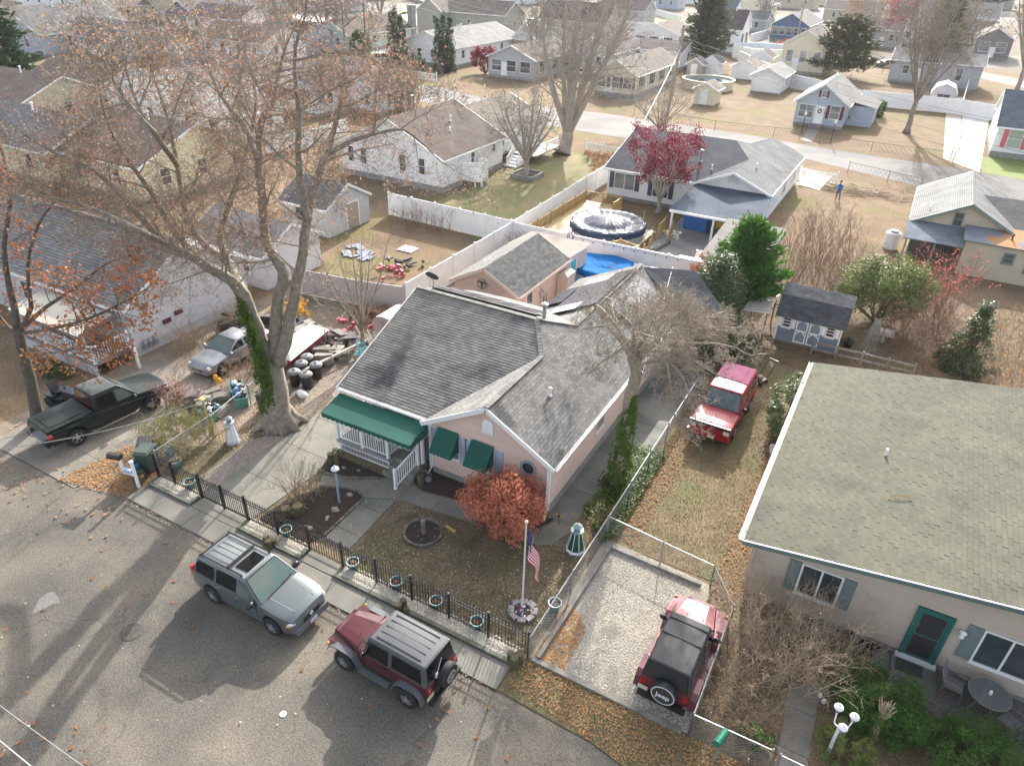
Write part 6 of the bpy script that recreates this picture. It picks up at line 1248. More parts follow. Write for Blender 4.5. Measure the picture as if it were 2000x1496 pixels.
def tree(name,label,base,limbs,r0,barkm,leafm=None,nleaf=0,lsize=.12,seed=1,maxlev=3,kids=(6,5,5,4),spread=.95,up=.2,subL=None,jit=.3,cat='tree',group=None,minr=.007,wob=.3,trunkpts=None,leafends=None,shrink=.6,clear=.25,endr=.3,lpred=None):
 """limbs: lists of (x, y, z) world points; the first limb starts at the base"""
 rr=random.Random(seed);root=thing(name,label,cat,tuple(base),group=group);tb=MB();cb=MB();ends=[];twigs.maxlev=maxlev
 for li,lm in enumerate(limbs):
  pts=[Vector(p)for p in lm[0]];r_a,r_b=lm[1],lm[2];n=len(pts)
  fine=[];
  for i in range(n-1):
   for k in range(3):
    t=k/3;p0=pts[max(i-1,0)];p1=pts[i];p2=pts[i+1];p3=pts[min(i+2,n-1)]
    fine.append(.5*((2*p1)+(-p0+p2)*t+(2*p0-5*p1+4*p2-p3)*t*t+(-p0+3*p1-3*p2+p3)*t*t*t))
  fine.append(pts[-1]);m=len(fine);rs=[r_a+(r_b-r_a)*(i/(m-1))**.8 for i in range(m)]
  fine=[fine[0]]+[p+Vector((rr.uniform(-1,1),rr.uniform(-1,1),0))*rs[i+1]*.25 for i,p in enumerate(fine[1:])]
  if li==0 and lm[3]!='limb':rs[0]*=1.55;rs[1]*=1.12
  tb.tube(fine,rs,9 if r_a>.15 else 6,cap=True)
  L=sum((fine[i+1]-fine[i]).length for i in range(m-1));ns=max(2,int(L*(lm[4]if len(lm)>4 else 1.0)))
  if lm[3]!='trunk':
   for k in range(ns):
    t=clear+(1-clear)*(k+rr.random())/ns;i=min(m-2,int(t*(m-1)));p=fine[i]+(fine[i+1]-fine[i])*(t*(m-1)-i);d=(fine[i+1]-fine[i]).normalized();dv=(d*(1-spread*.5)+perp(d,rr)*spread).normalized()
    sl=(subL or L*.4)*rr.uniform(.6,1.2)*(1.15-.5*t);twigs([cb],p,dv,sl,max(minr,min(rs[i]*.5,.022*sl**.9)),1,rr,ends,4,kids,up,spread,wob,shrink,minr)
   twigs([cb],fine[-1],(fine[-1]-fine[-2]).normalized(),(subL or L*.4)*.8,rs[-1],1,rr,ends,4,kids,up,spread,wob,shrink,minr)
 tb.part('trunk',barkm,root,smooth=True)
 if cb.v:cb.part('branches',barkm,root,kind='stuff',smooth=False)
 if leafm and nleaf:
  lb=MB();E=ends if not lpred else[e for e in ends if lpred(e[0])]or ends;leaves(lb,E,nleaf,lsize,rr,jit);lb.part('leaves',leafm,root,kind='stuff')
 return root,ends,rr
def auto_limbs(base,h,spread_,n,rr,r0,fork=.25,lean=(0,0)):
 b0=Vector(base);out=[];top=b0+Vector((lean[0]*fork,lean[1]*fork,h*fork));out.append(([b0,(b0+top)/2+Vector((0,0,0)),top],r0,r0*.8,'trunk'))
 for k in range(n):
  a=2*math.pi*(k+rr.random()*.7)/n;q=spread_*rr.uniform(.5,1.0);hh=h*rr.uniform(.82,1.0)if k else h;q=q if k else q*.2
  e=b0+Vector((lean[0]+q*math.cos(a),lean[1]+q*math.sin(a),hh));m1=top+(e-top)*.35+Vector((math.cos(a),math.sin(a),.4))*q*.12;m2=top+(e-top)*.7+Vector((math.cos(a),math.sin(a),.1))*q*.1
  out.append(([top-Vector((0,0,h*fork*.15)),m1,m2,e],r0*.62*rr.uniform(.75,1),r0*.12,'limb'))
 return out
def atree(name,label,px,h,sp,n,r0,barkm,seed,base=None,fork=.25,lean=(0,0),**kw):
 rr=random.Random(seed+100);bs=G(*px)if px else Vector(base);return tree(name,label,bs,auto_limbs(bs,h,sp,n,rr,r0,fork,lean),r0,barkm,seed=seed,**kw)
RUST=leafmat('rust_brown_leaves',(.42,.15,.06),(.3,.14,.07),.6,.35);TANL=leafmat('tan_brown_leaves',(.42,.26,.18),(.5,.3,.2),.75,.2)
CRIM=leafmat('crimson_leaves',(.24,.015,.045),(.16,.02,.04),.6,.35);CORAL=leafmat('coral_leaves',(.58,.23,.14),(.44,.15,.09),.65,.3)
IVY=leafmat('ivy_leaves',(.05,.1,.015),(.09,.13,.02),.4,.2)
Y0=18.4
def limb(px,dy=(0,),y=Y0):
 n=len(px);return[LY(u,v,y+(dy[min(i,len(dy)-1)]if len(dy)>1 else dy[0]*i/(n-1)))for i,(u,v)in enumerate(px)]
MP=[(limb([(548,826),(541,760),(535,700)]),.62,.5,'trunk'),(limb([(535,705),(500,640),(476,573),(440,540),(405,520),(372,500),(325,475),(275,425),(221,365),(170,325),(110,300)],(-4.5,)),.36,.07,'limb',1.3),(limb([(478,585),(448,515),(400,480),(365,420),(345,320),(330,240),(300,150)],(-1,1)),.25,.05,'limb',1.2),(limb([(535,705),(541,604),(552,531),(521,474),(510,370),(504,307),(513,232),(532,204),(541,160),(556,95)],(0,0,0,.3,.5,.8,1,1.2,1.4,1.6)),.34,.05,'limb',1.4),(limb([(545,710),(560,650),(573,604),(586,526),(598,440),(612,370),(640,300),(652,251),(668,180),(672,110)],(1.8,)),.38,.05,'limb',1.3),(limb([(602,430),(590,380),(583,300),(583,220),(575,120),(585,60)],(-1.2,)),.2,.04,'limb',1.4),(limb([(504,310),(480,250),(440,200),(410,140),(395,70)],(2.5,)),.16,.04,'limb',1.4),(limb([(640,300),(690,275),(740,260),(790,255),(835,290)],(1.5,)),.12,.03,'limb',1.2),(limb([(441,515),(432,455),(455,380),(480,300),(500,200),(480,100)],(3.0,)),.2,.04,'limb',1.3),(limb([(405,520),(345,460),(300,380),(240,300),(205,230),(190,150)],(-2.5,)),.2,.04,'limb',1.3),(limb([(325,475),(270,450),(210,420),(140,395),(60,380)],(-3,-5)),.15,.03,'limb',1.2),(limb([(345,320),(300,260),(240,190),(200,110)],(-1,-4)),.15,.03,'limb',1.4),]
MP=[(p,ra*(.86 if k else 1),rb*.8,*q)for k,(p,ra,rb,*q)in enumerate(MP)]
root,ends,rr=tree('maple_tree','huge multi-stemmed maple with ivy on its trunk and thin rust brown leaves',G(548,828),MP,.6,BARK,TANL,26000,.1,seed=7,maxlev=4,kids=(6,6,6,5),subL=2.9,up=.1,jit=.28,spread=.95,minr=.006,lpred=lambda p:p.z>7.0)
bt=G(548,828);b=MB()
for k in range(9):a=2*math.pi*k/9;c=Vector((math.cos(a),math.sin(a),0));b.tube([bt+c*.25+Vector((0,0,1.1)),bt+c*.55+Vector((0,0,.4)),bt+c*(1.15+.2*math.sin(k*2.3))+Vector((0,0,-.08))],[.24,.26,.1],7)
b.part('root_flare',BARK,root,kind='stuff',smooth=True)
def ivy(root,segs,n,R_,seed,m=IVY,size=.13):
 b=MB();rr=random.Random(seed)
 for _ in range(n):
  i=rr.randrange(len(segs)-1);t=rr.random();a,c=segs[i],segs[i+1];p=a[0]+(c[0]-a[0])*t;r_=a[1]+(c[1]-a[1])*t;an=rr.uniform(a[2],a[3]);q=r_*(.8+.75*rr.random()**2.2)*(1+.22*math.sin(an*3+p.z*2.6)*math.sin(p.z*5.1+an))
  if math.sin(an*2.3+p.z*3.7)+math.sin(p.z*6.3-an*4)*.7+rr.gauss(0,.5)<-.75:continue
  o=p+Vector((q*math.cos(an),q*math.sin(an),0));s=size*rr.uniform(.5,1.3);nrm=Vector((math.cos(an),math.sin(an),.5+rr.uniform(-.5,.5))).normalized();u=perp(nrm,rr);v=nrm.cross(u)
  b.face([o-u*s*.5,o+v*s*.45,o+u*s*.5,o-v*s*.4])
 return b.part('ivy',m,root,kind='stuff')
sg=[(p,r_,2.2,5.6)for p,r_ in zip(limb([(535,800),(528,730),(515,680),(490,610),(470,560)],(-.9,)),(.5,.5,.42,.34,.2))];ivy(root,sg,6500,1,3)
Y1=22.3;l1=lambda*a,**k:limb(*a,y=Y1,**k)
GN=[(l1([(1203,953),(1217,870),(1230,790),(1240,730),(1238,690)],dy=(0,)),.25,.22,'trunk')]
rr0=random.Random(3)
for k,(ex,ey,dy)in enumerate([(1150,640,2),(1180,580,4),(1240,560,5),(1300,590,5),(1340,620,3),(1400,640,3),(1440,680,1),(1380,720,0),(1350,790,-1),(1190,700,-1),(1150,730,1),(1280,660,-2),(1410,610,5),(1320,830,-1.5),(1440,640,3.5),(1160,610,3)]):
 sx,sy=1238+rr0.uniform(-4,4),700+rr0.uniform(-15,20);mx,my=(sx+ex)/2+rr0.uniform(-25,25),min(sy,ey)*.45+(sy+ey)*.275-rr0.uniform(5,30)
 GN.append((l1([(sx,sy),((sx+mx)/2,(sy+my)/2-6),(mx,my),((mx+ex)/2+rr0.uniform(-10,10),(my+ey)/2-rr0.uniform(0,12)),(ex,ey)],dy=(0,dy*.25,dy*.5,dy*.75,dy)),.09,.025,'limb',3.2 if ex>1260 else 1.3))
BARKT=mat('tan_gnarled_bark',(.38,.32,.25),.95,(.25,.205,.155),8,.8,20,bd=.02)
root,ends,rr=tree('bare_tree','gnarled bare tan tree with ivy wrapped trunk beside the side wall of the pink house',G(1203,953),GN,.24,BARKT,seed=11,maxlev=4,kids=(5,5,5,3),subL=1.3,up=.1,wob=.7,spread=1.0,minr=.0065,shrink=.62,clear=.2)
sg=[(p,r_,0,6.28)for p,r_ in zip(l1([(1200,965),(1205,940),(1212,900),(1222,850),(1231,800),(1238,770)],dy=(0,)),(.75,.5,.4,.34,.22,.1))];ivy(root,sg,4300,1,4)
Y2=12.9;l2=lambda*a,**k:limb(*a,y=Y2,**k)
OK_=[(l2([(78,832),(62,760),(48,690),(35,640)],dy=(0,)),.27,.2,'trunk'),(l2([(35,645),(20,560),(8,480),(20,400),(10,320)],dy=(1,)),.16,.05,'limb',1.6),(l2([(38,650),(60,600),(55,520),(75,440),(110,390)],dy=(1.5,)),.12,.03,'limb',1.6),(l2([(45,640),(90,600),(150,560),(200,520),(250,500)],dy=(0,1,2,2,2)),.1,.025,'limb',1.8),(l2([(50,650),(110,640),(180,620),(240,590),(280,570)],dy=(-1,)),.09,.02,'limb',2.0),(l2([(40,660),(0,620),(-40,560)],dy=(0,)),.1,.03,'limb',1.5),(l2([(52,690),(100,690),(160,680),(210,690)],dy=(-1,)),.06,.02,'limb',2.2)]
RUSTB=leafmat('bright_rust_leaves',(.42,.16,.06),(.32,.13,.06),.6,.25)
tree('oak_tree','young oak with clumps of bright rust leaves in front of the left house',G(78,834),OK_,.26,BARKD,RUSTB,3400,.14,seed=21,maxlev=3,kids=(4,4,3),subL=1.2,up=.05,jit=.14,minr=.007)
TH=mat('brown_twigs',(.2,.14,.1),.9,(.13,.09,.065),8)
atree('bare_tree','slim bare tree rising left of the main grey roof beside the vinyl fence',(712,695),6.2,2.3,9,.13,BARK,31,fork=.3,maxlev=3,kids=(4,3),subL=1.3,minr=.006)
atree('bare_tree','bare spreading tree in the square stone box behind the white house',(1027,347),6.6,3.6,12,.3,BARKP,32,fork=.28,maxlev=4,kids=(4,4,3),subL=2.0,minr=.012,wob=.4)
atree('bare_tree','great pale bare tree with three stems at the back of the green yard',(1100,300),15.5,6.5,9,.75,BARKP,33,fork=.14,lean=(1,4),maxlev=4,kids=(5,4,4),subL=3.8,minr=.014)
atree('bare_tree','bare vase-shaped tree between the cream house and the back road',(1285,262),5.2,5.2,11,.2,BARKP,34,fork=.15,maxlev=3,kids=(6,5),subL=2.4,minr=.014)
atree('bare_tree','bare tree standing alone in the tan yard right of the pale blue cottage',(1770,260),14.5,4.8,8,.34,BARK,35,fork=.3,maxlev=4,kids=(6,5,3),subL=3.6,minr=.016)
RM_=G(1285,417)
root,ends,rr=atree('red_maple','crimson leaved Japanese maple in front of the pool house windows',(1285,417),5.6,3.1,10,.2,mat('silvery_bark',(.4,.36,.3),.8,(.28,.25,.21),5),36,fork=.22,maxlev=3,kids=(5,4),subL=1.6,minr=.012,leafm=CRIM,nleaf=9000,lsize=.16,jit=.16)
for i,(px,h,lb)in enumerate([((640,100),13,'tall bare tree left of the mint green house'),((680,95),12,'bare tree leaning over the mint green house roof'),((745,52),14,'dark bare tree behind the mint green house'),((560,130),13,'bare tree behind the crown of the big maple'),((1490,60),11,'bare spreading tree behind the white gabled cottage'),((1690,95),10,'bare tree with a few orange leaves beyond the dark pine'),((1620,35),10,'bare tree at the top beside the far road'),((1985,180),19,'tall bare tree at the right edge of the view'),((1840,150),13,'hazy bare tree behind the small grey box house'),((1800,160),15,'hazy bare tree with upright stems right of the far flag'),((1050,130),10,'bare tree by the screened grey house'),((35,120),9,'small bare tree against the pale gabled house at upper left')]):
 atree('bare_tree',lb,px,h,h*.34,7,.24+h*.008,BARKP if i%2 else BARK,40+i,fork=.2,maxlev=3,kids=(6,5),subL=h*.24,minr=.022)
atree('pink_tree','hazy bare tree with reddish leaves beyond the far road at right',(1745,105),11,5,8,.25,BARKP,60,maxlev=3,kids=(5,4),subL=3,minr=.03,leafm=leafmat('dusty_red_leaves',(.4,.1,.1),(.3,.14,.12)),nleaf=3500,lsize=.35,jit=.4)
atree('orange_tree','russet leaved tree in the haze left of the dark pine',(1665,70),9,4,8,.25,BARKP,61,maxlev=3,kids=(5,4),subL=3,minr=.03,leafm=leafmat('dull_orange_leaves',(.5,.25,.08),(.35,.18,.08)),nleaf=1200,lsize=.35,jit=.4)
def bush(name,label,c,rad3,n,size,m,seed,clumps=26,stem=True,cat='shrub',shape=None,flat=.5,barkm=TH,group=None,core=True,inner=.55):
 "a crown of leaf clumps on a few stems; uneven outline and gaps"
 rr=random.Random(seed);c=Vector(c);root=thing(name,label,cat,(c.x,c.y,0),group=group);rx,ry,rz=rad3;cl=[]
 for k in range(clumps):
  u=rr.uniform(-1,1);a=rr.uniform(0,6.283);q=rr.uniform(inner,1)**.5;z=u
  if shape=='cone':t=rr.random()**1.5;rr_=(1-t)*rr.uniform(.35,1);p=Vector((rx*rr_*math.cos(a),ry*rr_*math.sin(a),rz*(2*t-1)))
  elif shape=='column':t=rr.random();w_=math.sin(math.pi*min(1,.25+t*.8))**.6 if t>.3 else.85;w_=max(.05,(1-t**3.5))*.9;p=Vector((rx*w_*rr.uniform(.4,1)*math.cos(a),ry*w_*rr.uniform(.4,1)*math.sin(a),rz*(2*t-1)))
  else:s=math.sqrt(max(0,1-z*z));p=Vector((rx*q*s*math.cos(a),ry*q*s*math.sin(a),rz*q*z))
  cl.append((c+p,rr.uniform(.28,.5)*rx if shape=='column' else rr.uniform(.16,.32)*(rx+rz)/2))
 b=MB()
 for _ in range(n):
  p,cr=cl[int(rr.random()*len(cl))];d=Vector((rr.gauss(0,1),rr.gauss(0,1),rr.gauss(0,1))).normalized();o=p+d*cr*rr.random()**.4
  if o.z<.03:o.z=.03+rr.random()*.1
  out=(o-c).normalized();nrm=(out*.5+Vector((rr.gauss(0,.5),rr.gauss(0,.5),rr.gauss(.4,.5)))).normalized();u=perp(nrm,rr);v=nrm.cross(u);s=size*rr.uniform(.55,1.4);b.face([o-u*s*.5,o+v*s*flat*.5,o+u*s*.5,o-v*s*flat*.5])
 b.part('foliage',m,root,kind='stuff')
 if stem:
  b=MB()
  for p,cr in cl[:16]:b.tube([Vector((c.x+rr.uniform(-.08,.08),c.y+rr.uniform(-.08,.08),0)),Vector((c.x,c.y,0))*.5+p*.5+Vector((0,0,.02)),p],[.03*rz+.01,.02*rz+.008,.008],5)
  b.part('stems',barkm,root,kind='stuff')
 return root
HOLLY=leafmat('holly_leaves',(.045,.075,.03),(.13,.16,.07),.35,.15);CEDAR=leafmat('cedar_leaves',(.1,.22,.03),(.045,.12,.03),.6,.25);PINE=leafmat('pine_needles',(.05,.065,.02),(.1,.09,.03),.6,.15)
YEW=leafmat('yew_leaves',(.04,.1,.018),(.09,.17,.035),.6,.2);ARB=leafmat('arborvitae_leaves',(.02,.05,.018),(.04,.08,.025),.7,.15);LAUREL=leafmat('laurel_leaves',(.07,.11,.03),(.24,.27,.13),.35,.15);PRIV=leafmat('privet_leaves',(.2,.24,.07),(.13,.17,.06),.5,.2)
bush('red_shrub','rounded coral red leaved shrub in front of the pink gable',(-9.75,17.75,1.35),(1.7,1.45,1.3),19000,.1,CORAL,71,clumps=110,flat=.6,inner=.15)
root=ORG;cdr=G(1440,600)
def conifer(name,label,base,h,r_,n,m,seed,blen=.5,dens=1.0,up=.25,barkm=BARKD,leafsz=.13,taper=1.0):
 rr=random.Random(seed);root=thing(name,label,'tree',tuple(base));b=MB();base=Vector(base);b.tube([base,base+Vector((0,0,h*.5)),base+Vector((0,0,h*.97))],[h*.03,h*.018,.02],7);b.part('trunk',barkm,root)
 br=MB();lf=MB()
 for k in range(n):
  t=(k+rr.random())/n;t=.08+.9*t;a=k*2.4+rr.uniform(-.4,.4);L=r_*(1-t)**taper*rr.uniform(.55,1.15)+.25;d=Vector((math.cos(a),math.sin(a),up*rr.uniform(.4,1.6))).normalized();p0=base+Vector((0,0,h*t));p1=p0+d*L*.6;p2=p0+d*L+Vector((0,0,L*.12));br.tube([p0,p1,p2],[.035,.02,.008],4,cap=False)
  for j in range(int(34*dens*(L/r_+.25))):
   s_=rr.random()**.6;p=p0+(p2-p0)*s_+Vector((rr.gauss(0,1),rr.gauss(0,1),rr.gauss(0,.6)))*blen*.3*(1.1-s_*.5);u=(d+perp(d,rr)*.6+Vector((0,0,.25))).normalized();v=perp(u,rr);s=leafsz*rr.uniform(.7,1.6);lf.face([p-u*s,p+v*s*.28,p+u*s,p-v*s*.28])
 br.part('branches',barkm,root,kind='stuff');lf.part('foliage',m,root,kind='stuff');return root
conifer('cedar_tree','bright green feathery conifer beside the patio shelter',(-6.6,41.0,0),5.9,3.0,170,CEDAR,73,.9,2.8,.7,leafsz=.15,taper=.7)
bush('holly_tree','dense dark glossy holly tree behind the bare gnarled tree',(-7.1,37.0,2.5),(1.7,1.7,2.5),17000,.13,HOLLY,74,clumps=170,cat='tree',shape='column',inner=.3)
bush('holly_tree','low spreading holly mass behind the red vehicle',(-5.9,35.2,1.2),(1.5,1.2,1.5),9000,.12,HOLLY,75,clumps=80,cat='tree')
bush('laurel_shrub','glossy pale green laurel hedge at the corner of the olive roof',(-1.75,30.2,1.35),(.75,2.2,1.35),7000,.12,LAUREL,76,clumps=70)
bush('holly_tree','conical dark holly in the leafy ground right of the shed',(5.6,41.5,1.8),(1.6,1.5,1.8),9000,.13,HOLLY,77,clumps=80,cat='tree',shape='cone')
bush('privet_shrub','large grey green privet shrub behind the blue grey shed',(.8,44.8,2.3),(2.7,2.0,1.8),17000,.15,PRIV,78,clumps=120,inner=.2)
def thicket(name,label,poly,n,h,m,seed,leafm=None,nl=0,ls=.08,cat='thicket',lean=.25,r=.012,kid=5,lz=(.55,1.05)):
 rr=random.Random(seed);xs=[p[0]for p in poly];ys=[p[1]for p in poly];root=thing(name,label,cat,(sum(xs)/len(xs),sum(ys)/len(ys),0));b=MB();lf=MB();pts=[]
 for _ in range(n*4):
  x,y=rr.uniform(min(xs),max(xs)),rr.uniform(min(ys),max(ys))
  if inpoly(x,y,poly):pts.append((x,y))
  if len(pts)>=n:break
 for x,y in pts:
  hh=h*rr.uniform(.55,1.1);d=Vector((rr.gauss(0,lean),rr.gauss(0,lean),1)).normalized();p=Vector((x,y,0));q=p+d*hh*.5;e=q+(d+Vector((rr.gauss(0,.15),rr.gauss(0,.15),0))).normalized()*hh*.5;b.tube([p,q,e],[r*1.6,r*1.1,r*.5],4,cap=False)
  for k in range(kid):
   t=rr.uniform(.3,.95);s=p+(e-p)*t;dd=(d+perp(d,rr)*.7).normalized();e2=s+dd*hh*.3*rr.uniform(.5,1.2);b.tube([s,e2],[r*.7,r*.4],3,cap=False)
   for _ in range(2):e3=s+(e2-s)*rr.uniform(.3,.9);b.tube([e3,e3+(dd+perp(dd,rr)*.8).normalized()*hh*.13],[r*.5,r*.3],3,cap=False)
   if leafm:
    for _ in range(int(nl/n/kid)+1):
     c=s+(e2-s)*rr.uniform(.3,1.1)+Vector((rr.gauss(0,.06),rr.gauss(0,.06),rr.gauss(0,.06)));u=Vector((rr.gauss(0,1),rr.gauss(0,1),rr.gauss(0,1))).normalized();v=perp(u,rr)*.6;sz=ls*rr.uniform(.6,1.3);lf.face([c-u*sz*.5,c+v*sz*.5,c+u*sz*.5,c-v*sz*.5])
 b.part('stems',m,root,kind='stuff')
 if lf.v:lf.part('leaves',leafm,root,kind='stuff')
 return root
DRYT=mat('dry_twig',(.36,.27,.18),.9,(.24,.17,.11),6);REDT=mat('reddish_twig',(.27,.17,.13),.9,(.19,.12,.09),6)
DRYP=mat('pale_dry_twig',(.46,.37,.27),.9,(.34,.27,.19),6)
thicket('bare_thicket','tall reddish bare thicket between the cedar and the tan yard',[(-4.8,44),(-1.2,44),(-.6,54),(-2.5,60),(-6.5,58),(-6,48)],190,3.1,REDT,81,TANL,900,.1)
thicket('bare_thicket','tangled bare thicket with fallen leaves right of the privet',[(1.2,40.5),(4.4,40),(4.6,46),(2.4,47),(1,44)],110,3.0,REDT,82,TANL,900,.1,lean=.35)
thicket('pink_berry_shrub','shrub with bright salmon pink leaves in front of the tan house porch',[(2.4,46),(4.8,45.5),(5.0,50.5),(2.6,51)],60,3.8,REDT,83,leafmat('salmon_leaves',(.62,.17,.13),(.45,.14,.11)),1100,.12)
thicket('bare_thicket','low bare brush at the right edge above the olive roof',[(6.5,38),(12,37),(13,46),(7,47)],120,2.6,DRYT,84,leafmat('yellowish_leaves',(.5,.33,.1),(.35,.22,.08)),1500,.1,lean=.3)
thicket('bare_shrub','tan bare arching shrub in front of the left window of the taupe house',[(-.8,15.2),(1.6,15.6),(3.0,17.6),(2.3,18.9),(-.6,18.9),(-.9,17)],130,2.4,DRYP,85,leafmat('dry_peach_leaves',(.55,.36,.23),(.45,.3,.2)),6500,.045,cat='shrub',lean=.55,r=.007,kid=9)
thicket('bare_shrub','bare tan twiggy shrub beside the silver fence and soft-top vehicle',[(-.9,13.4),(1.0,13.4),(.9,15.0),(-.9,15.0)],50,1.7,DRYT,86,leafmat('dry_peach_leaves',(.5,.3,.18),(.38,.24,.16)),300,.05,cat='shrub',lean=.6,r=.006,kid=8)
thicket('bare_shrub','many-stemmed bare tan shrub in the mulch bed by the blue lamp post',[(-18.0,14.6),(-16.7,14.6),(-16.7,15.7),(-18.0,15.7)],42,1.7,DRYT,87,cat='shrub',lean=.42,r=.008,kid=6)
thicket('bare_shrub','sparse yellowed perennial clump in front of the dark side driveway',[(-7.5,18.4),(-6.4,18.2),(-6.4,20.4),(-7.2,20.4)],40,.9,DRYT,88,leafmat('yellowish_leaves',(.5,.33,.1),(.35,.22,.08)),320,.06,cat='shrub',lean=.4,r=.005)
thicket('bare_shrub','thin bare shrub against the corner where two white fences meet',[(-33.5,41.3),(-29,42.5),(-29,43.8),(-33.5,43.8)],40,2.0,REDT,89,cat='shrub',kid=5)
thicket('crape_myrtle','pair of tall bare vase-shaped shrubs by the back road left of the white house',[(-60.5,77.5),(-58.8,77.5),(-58.8,79),(-60.5,79)],34,6.5,DRYT,90,cat='shrub',lean=.22,r=.03,kid=6)
thicket('crape_myrtle','tall bare vase-shaped shrub nearest the white house roof beside the back road',[(-57.2,75.5),(-55.7,75.5),(-55.7,77),(-57.2,77)],34,6.5,DRYT,91,cat='shrub',lean=.22,r=.03,kid=6)
thicket('ornamental_grass','brown twiggy upright shrub behind the roof of the pink outbuilding',[(-23,41.2),(-21.2,41.2),(-21.2,43),(-23,43)],90,1.7,REDT,92,cat='shrub',lean=.25,r=.01,kid=4)
thicket('dry_hedge','dry brown leafed hydrangeas along the white fence at the back of the green yard',[(-27.5,67),(-25.2,62),(-25.0,71),(-30.5,71.5)],90,.9,DRYT,93,leafmat('dry_orange_leaves',(.5,.25,.12),(.36,.2,.12)),1800,.16,cat='shrub',r=.012)
thicket('bare_vine','thin bare shrub stems climbing the front of the pink gable',[(-10.4,18.6),(-8.8,18.6),(-8.8,19.05),(-10.4,19.05)],14,2.2,REDT,94,cat='shrub',lean=.1,r=.006,kid=2)
thicket('yellow_shrub','small bright yellow leafed shrub between the maple stems and vinyl fence',[(-29.5,25.8),(-27.9,26.2),(-27.9,27.6),(-29.5,27.2)],30,1.3,DRYT,95,leafmat('bright_yellow_leaves',(.75,.42,.03),(.55,.33,.05)),1500,.11,cat='shrub')
thicket('copper_shrub','copper leaved small tree at the end of the string-lit white fence',[(-9.9,42.2),(-8.8,42.2),(-8.8,43.4),(-9.9,43.4)],26,2.6,TH,96,leafmat('copper_leaves',(.5,.17,.1),(.38,.15,.09)),2600,.1,cat='shrub')
thicket('leaning_shrub','leafy green and tan shrub over the short chain-link fence by the wheeled bins',[(-25.8,14.2),(-23.3,13.9),(-23.2,16.2),(-25.4,16.4)],80,1.5,DRYT,97,leafmat('olive_green_leaves',(.14,.17,.04),(.3,.3,.1)),5200,.06,cat='shrub',lean=.5,r=.008,kid=7)
thicket('brush_pile','cut pink-tipped brush leaning on the bonnet of the dark pickup',[(-27.6,16.6),(-26.7,16.6),(-26.5,17.6),(-27.5,17.6)],50,1.6,REDT,98,leafmat('pinkish_dry_leaves',(.45,.25,.22),(.35,.2,.17)),900,.07,cat='brush',lean=.5,r=.008,kid=6)
thicket('bare_brush','dry twiggy brush between the silver sedan and the side wall of the left house',[(-31.8,20.3),(-30.2,20),(-30.1,25),(-31.9,26)],90,1.5,DRYT,150,TANL,500,.07,cat='brush',lean=.5,r=.008,kid=6)
thicket('bare_brush','dry twiggy brush hanging over the bonnet side of the silver sedan',[(-26.9,19.6),(-25.7,19.6),(-25.5,23),(-26.9,23)],60,1.3,DRYT,151,TANL,400,.07,cat='brush',lean=.5,r=.008,kid=6)
thicket('bare_brush','low weedy brush along the old chain-link fence by the boat',[(-24.8,24),(-21.9,24),(-21.9,29.8),(-27,29.8)],110,1.1,DRYT,152,TANL,900,.07,cat='brush',lean=.5,r=.007,kid=5)
bush('yew_shrub','broad dark green yew below the stoop of the taupe house',(3.65,16.4,.62),(1.5,1.2,.75),19000,.085,YEW,101,clumps=150,flat=.35,inner=.3)
bush('yew_shrub','dark green yew in the lower right corner beneath the glass table',(6.35,15.9,.62),(1.6,1.4,.8),19000,.085,YEW,102,clumps=150,flat=.35,inner=.3)
bush('variegated_shrub','pale variegated shrub at the bottom right corner',(7.2,14.7,.8),(.5,.6,.5),900,.1,leafmat('variegated_leaves',(.5,.5,.2),(.2,.25,.06)),103,clumps=16)
bush('grassy_shrub','soft green grassy shrub at the foot of the white three-globe lamp post',(2.9,14.7,.45),(.75,.7,.5),3600,.12,leafmat('soft_grass_leaves',(.13,.17,.04),(.2,.23,.07)),104,clumps=40,flat=.15)
bush('green_shrub','green shrub in the leaf litter between the chain-link fence and walk',(.7,13.75,.3),(.5,.35,.35),1500,.08,YEW,105,clumps=20)
bush('dark_shrub','dark evergreen clump below the porch of the left house',(-34.6,15.8,.3),(1.3,.5,.35),2200,.09,HOLLY,106,clumps=25)
bush('clipped_hedge','clipped dark green hedge block behind the extension of the pale blue cottage',G(1713,228)[:2]and(G(1713,228).x,G(1713,228).y,1.1),(.9,1.5,1.1),3000,.2,YEW,107,clumps=60)
bush('round_shrub','rounded green shrub by the wall of the mint green house',(G(705,108).x,G(705,108).y,2.0),(2.0,1.8,2.1),3500,.4,leafmat('olive_evergreen',(.05,.1,.03),(.12,.14,.04)),108,clumps=60)
bush('round_shrub','dark round evergreen at the corner of the pale gabled house upper left',(G(103,100).x,G(103,100).y,1.6),(2.4,2.0,1.7),2500,.45,ARB,109,clumps=40)
bush('boxwood_shrub','dark boxwood mass inside the white picket fence',(G(812,140).x,G(812,140).y,1.2),(1.9,1.4,1.3),2200,.3,ARB,110,clumps=40)
bush('purple_shrub','leafy dark purple shrub by the foot of the right-hand arborvitae group',(G(862,143).x,G(862,143).y,.8),(1.5,1.2,.9),1200,.3,leafmat('purple_leaves',(.09,.03,.05),(.06,.03,.04)),111,clumps=25)
bush('red_small_tree','crimson leaved small tree by the screened grey house',(G(948,145).x,G(948,145).y,2.5),(2.6,2.0,1.9),3200,.32,CRIM,112,clumps=45,cat='tree')
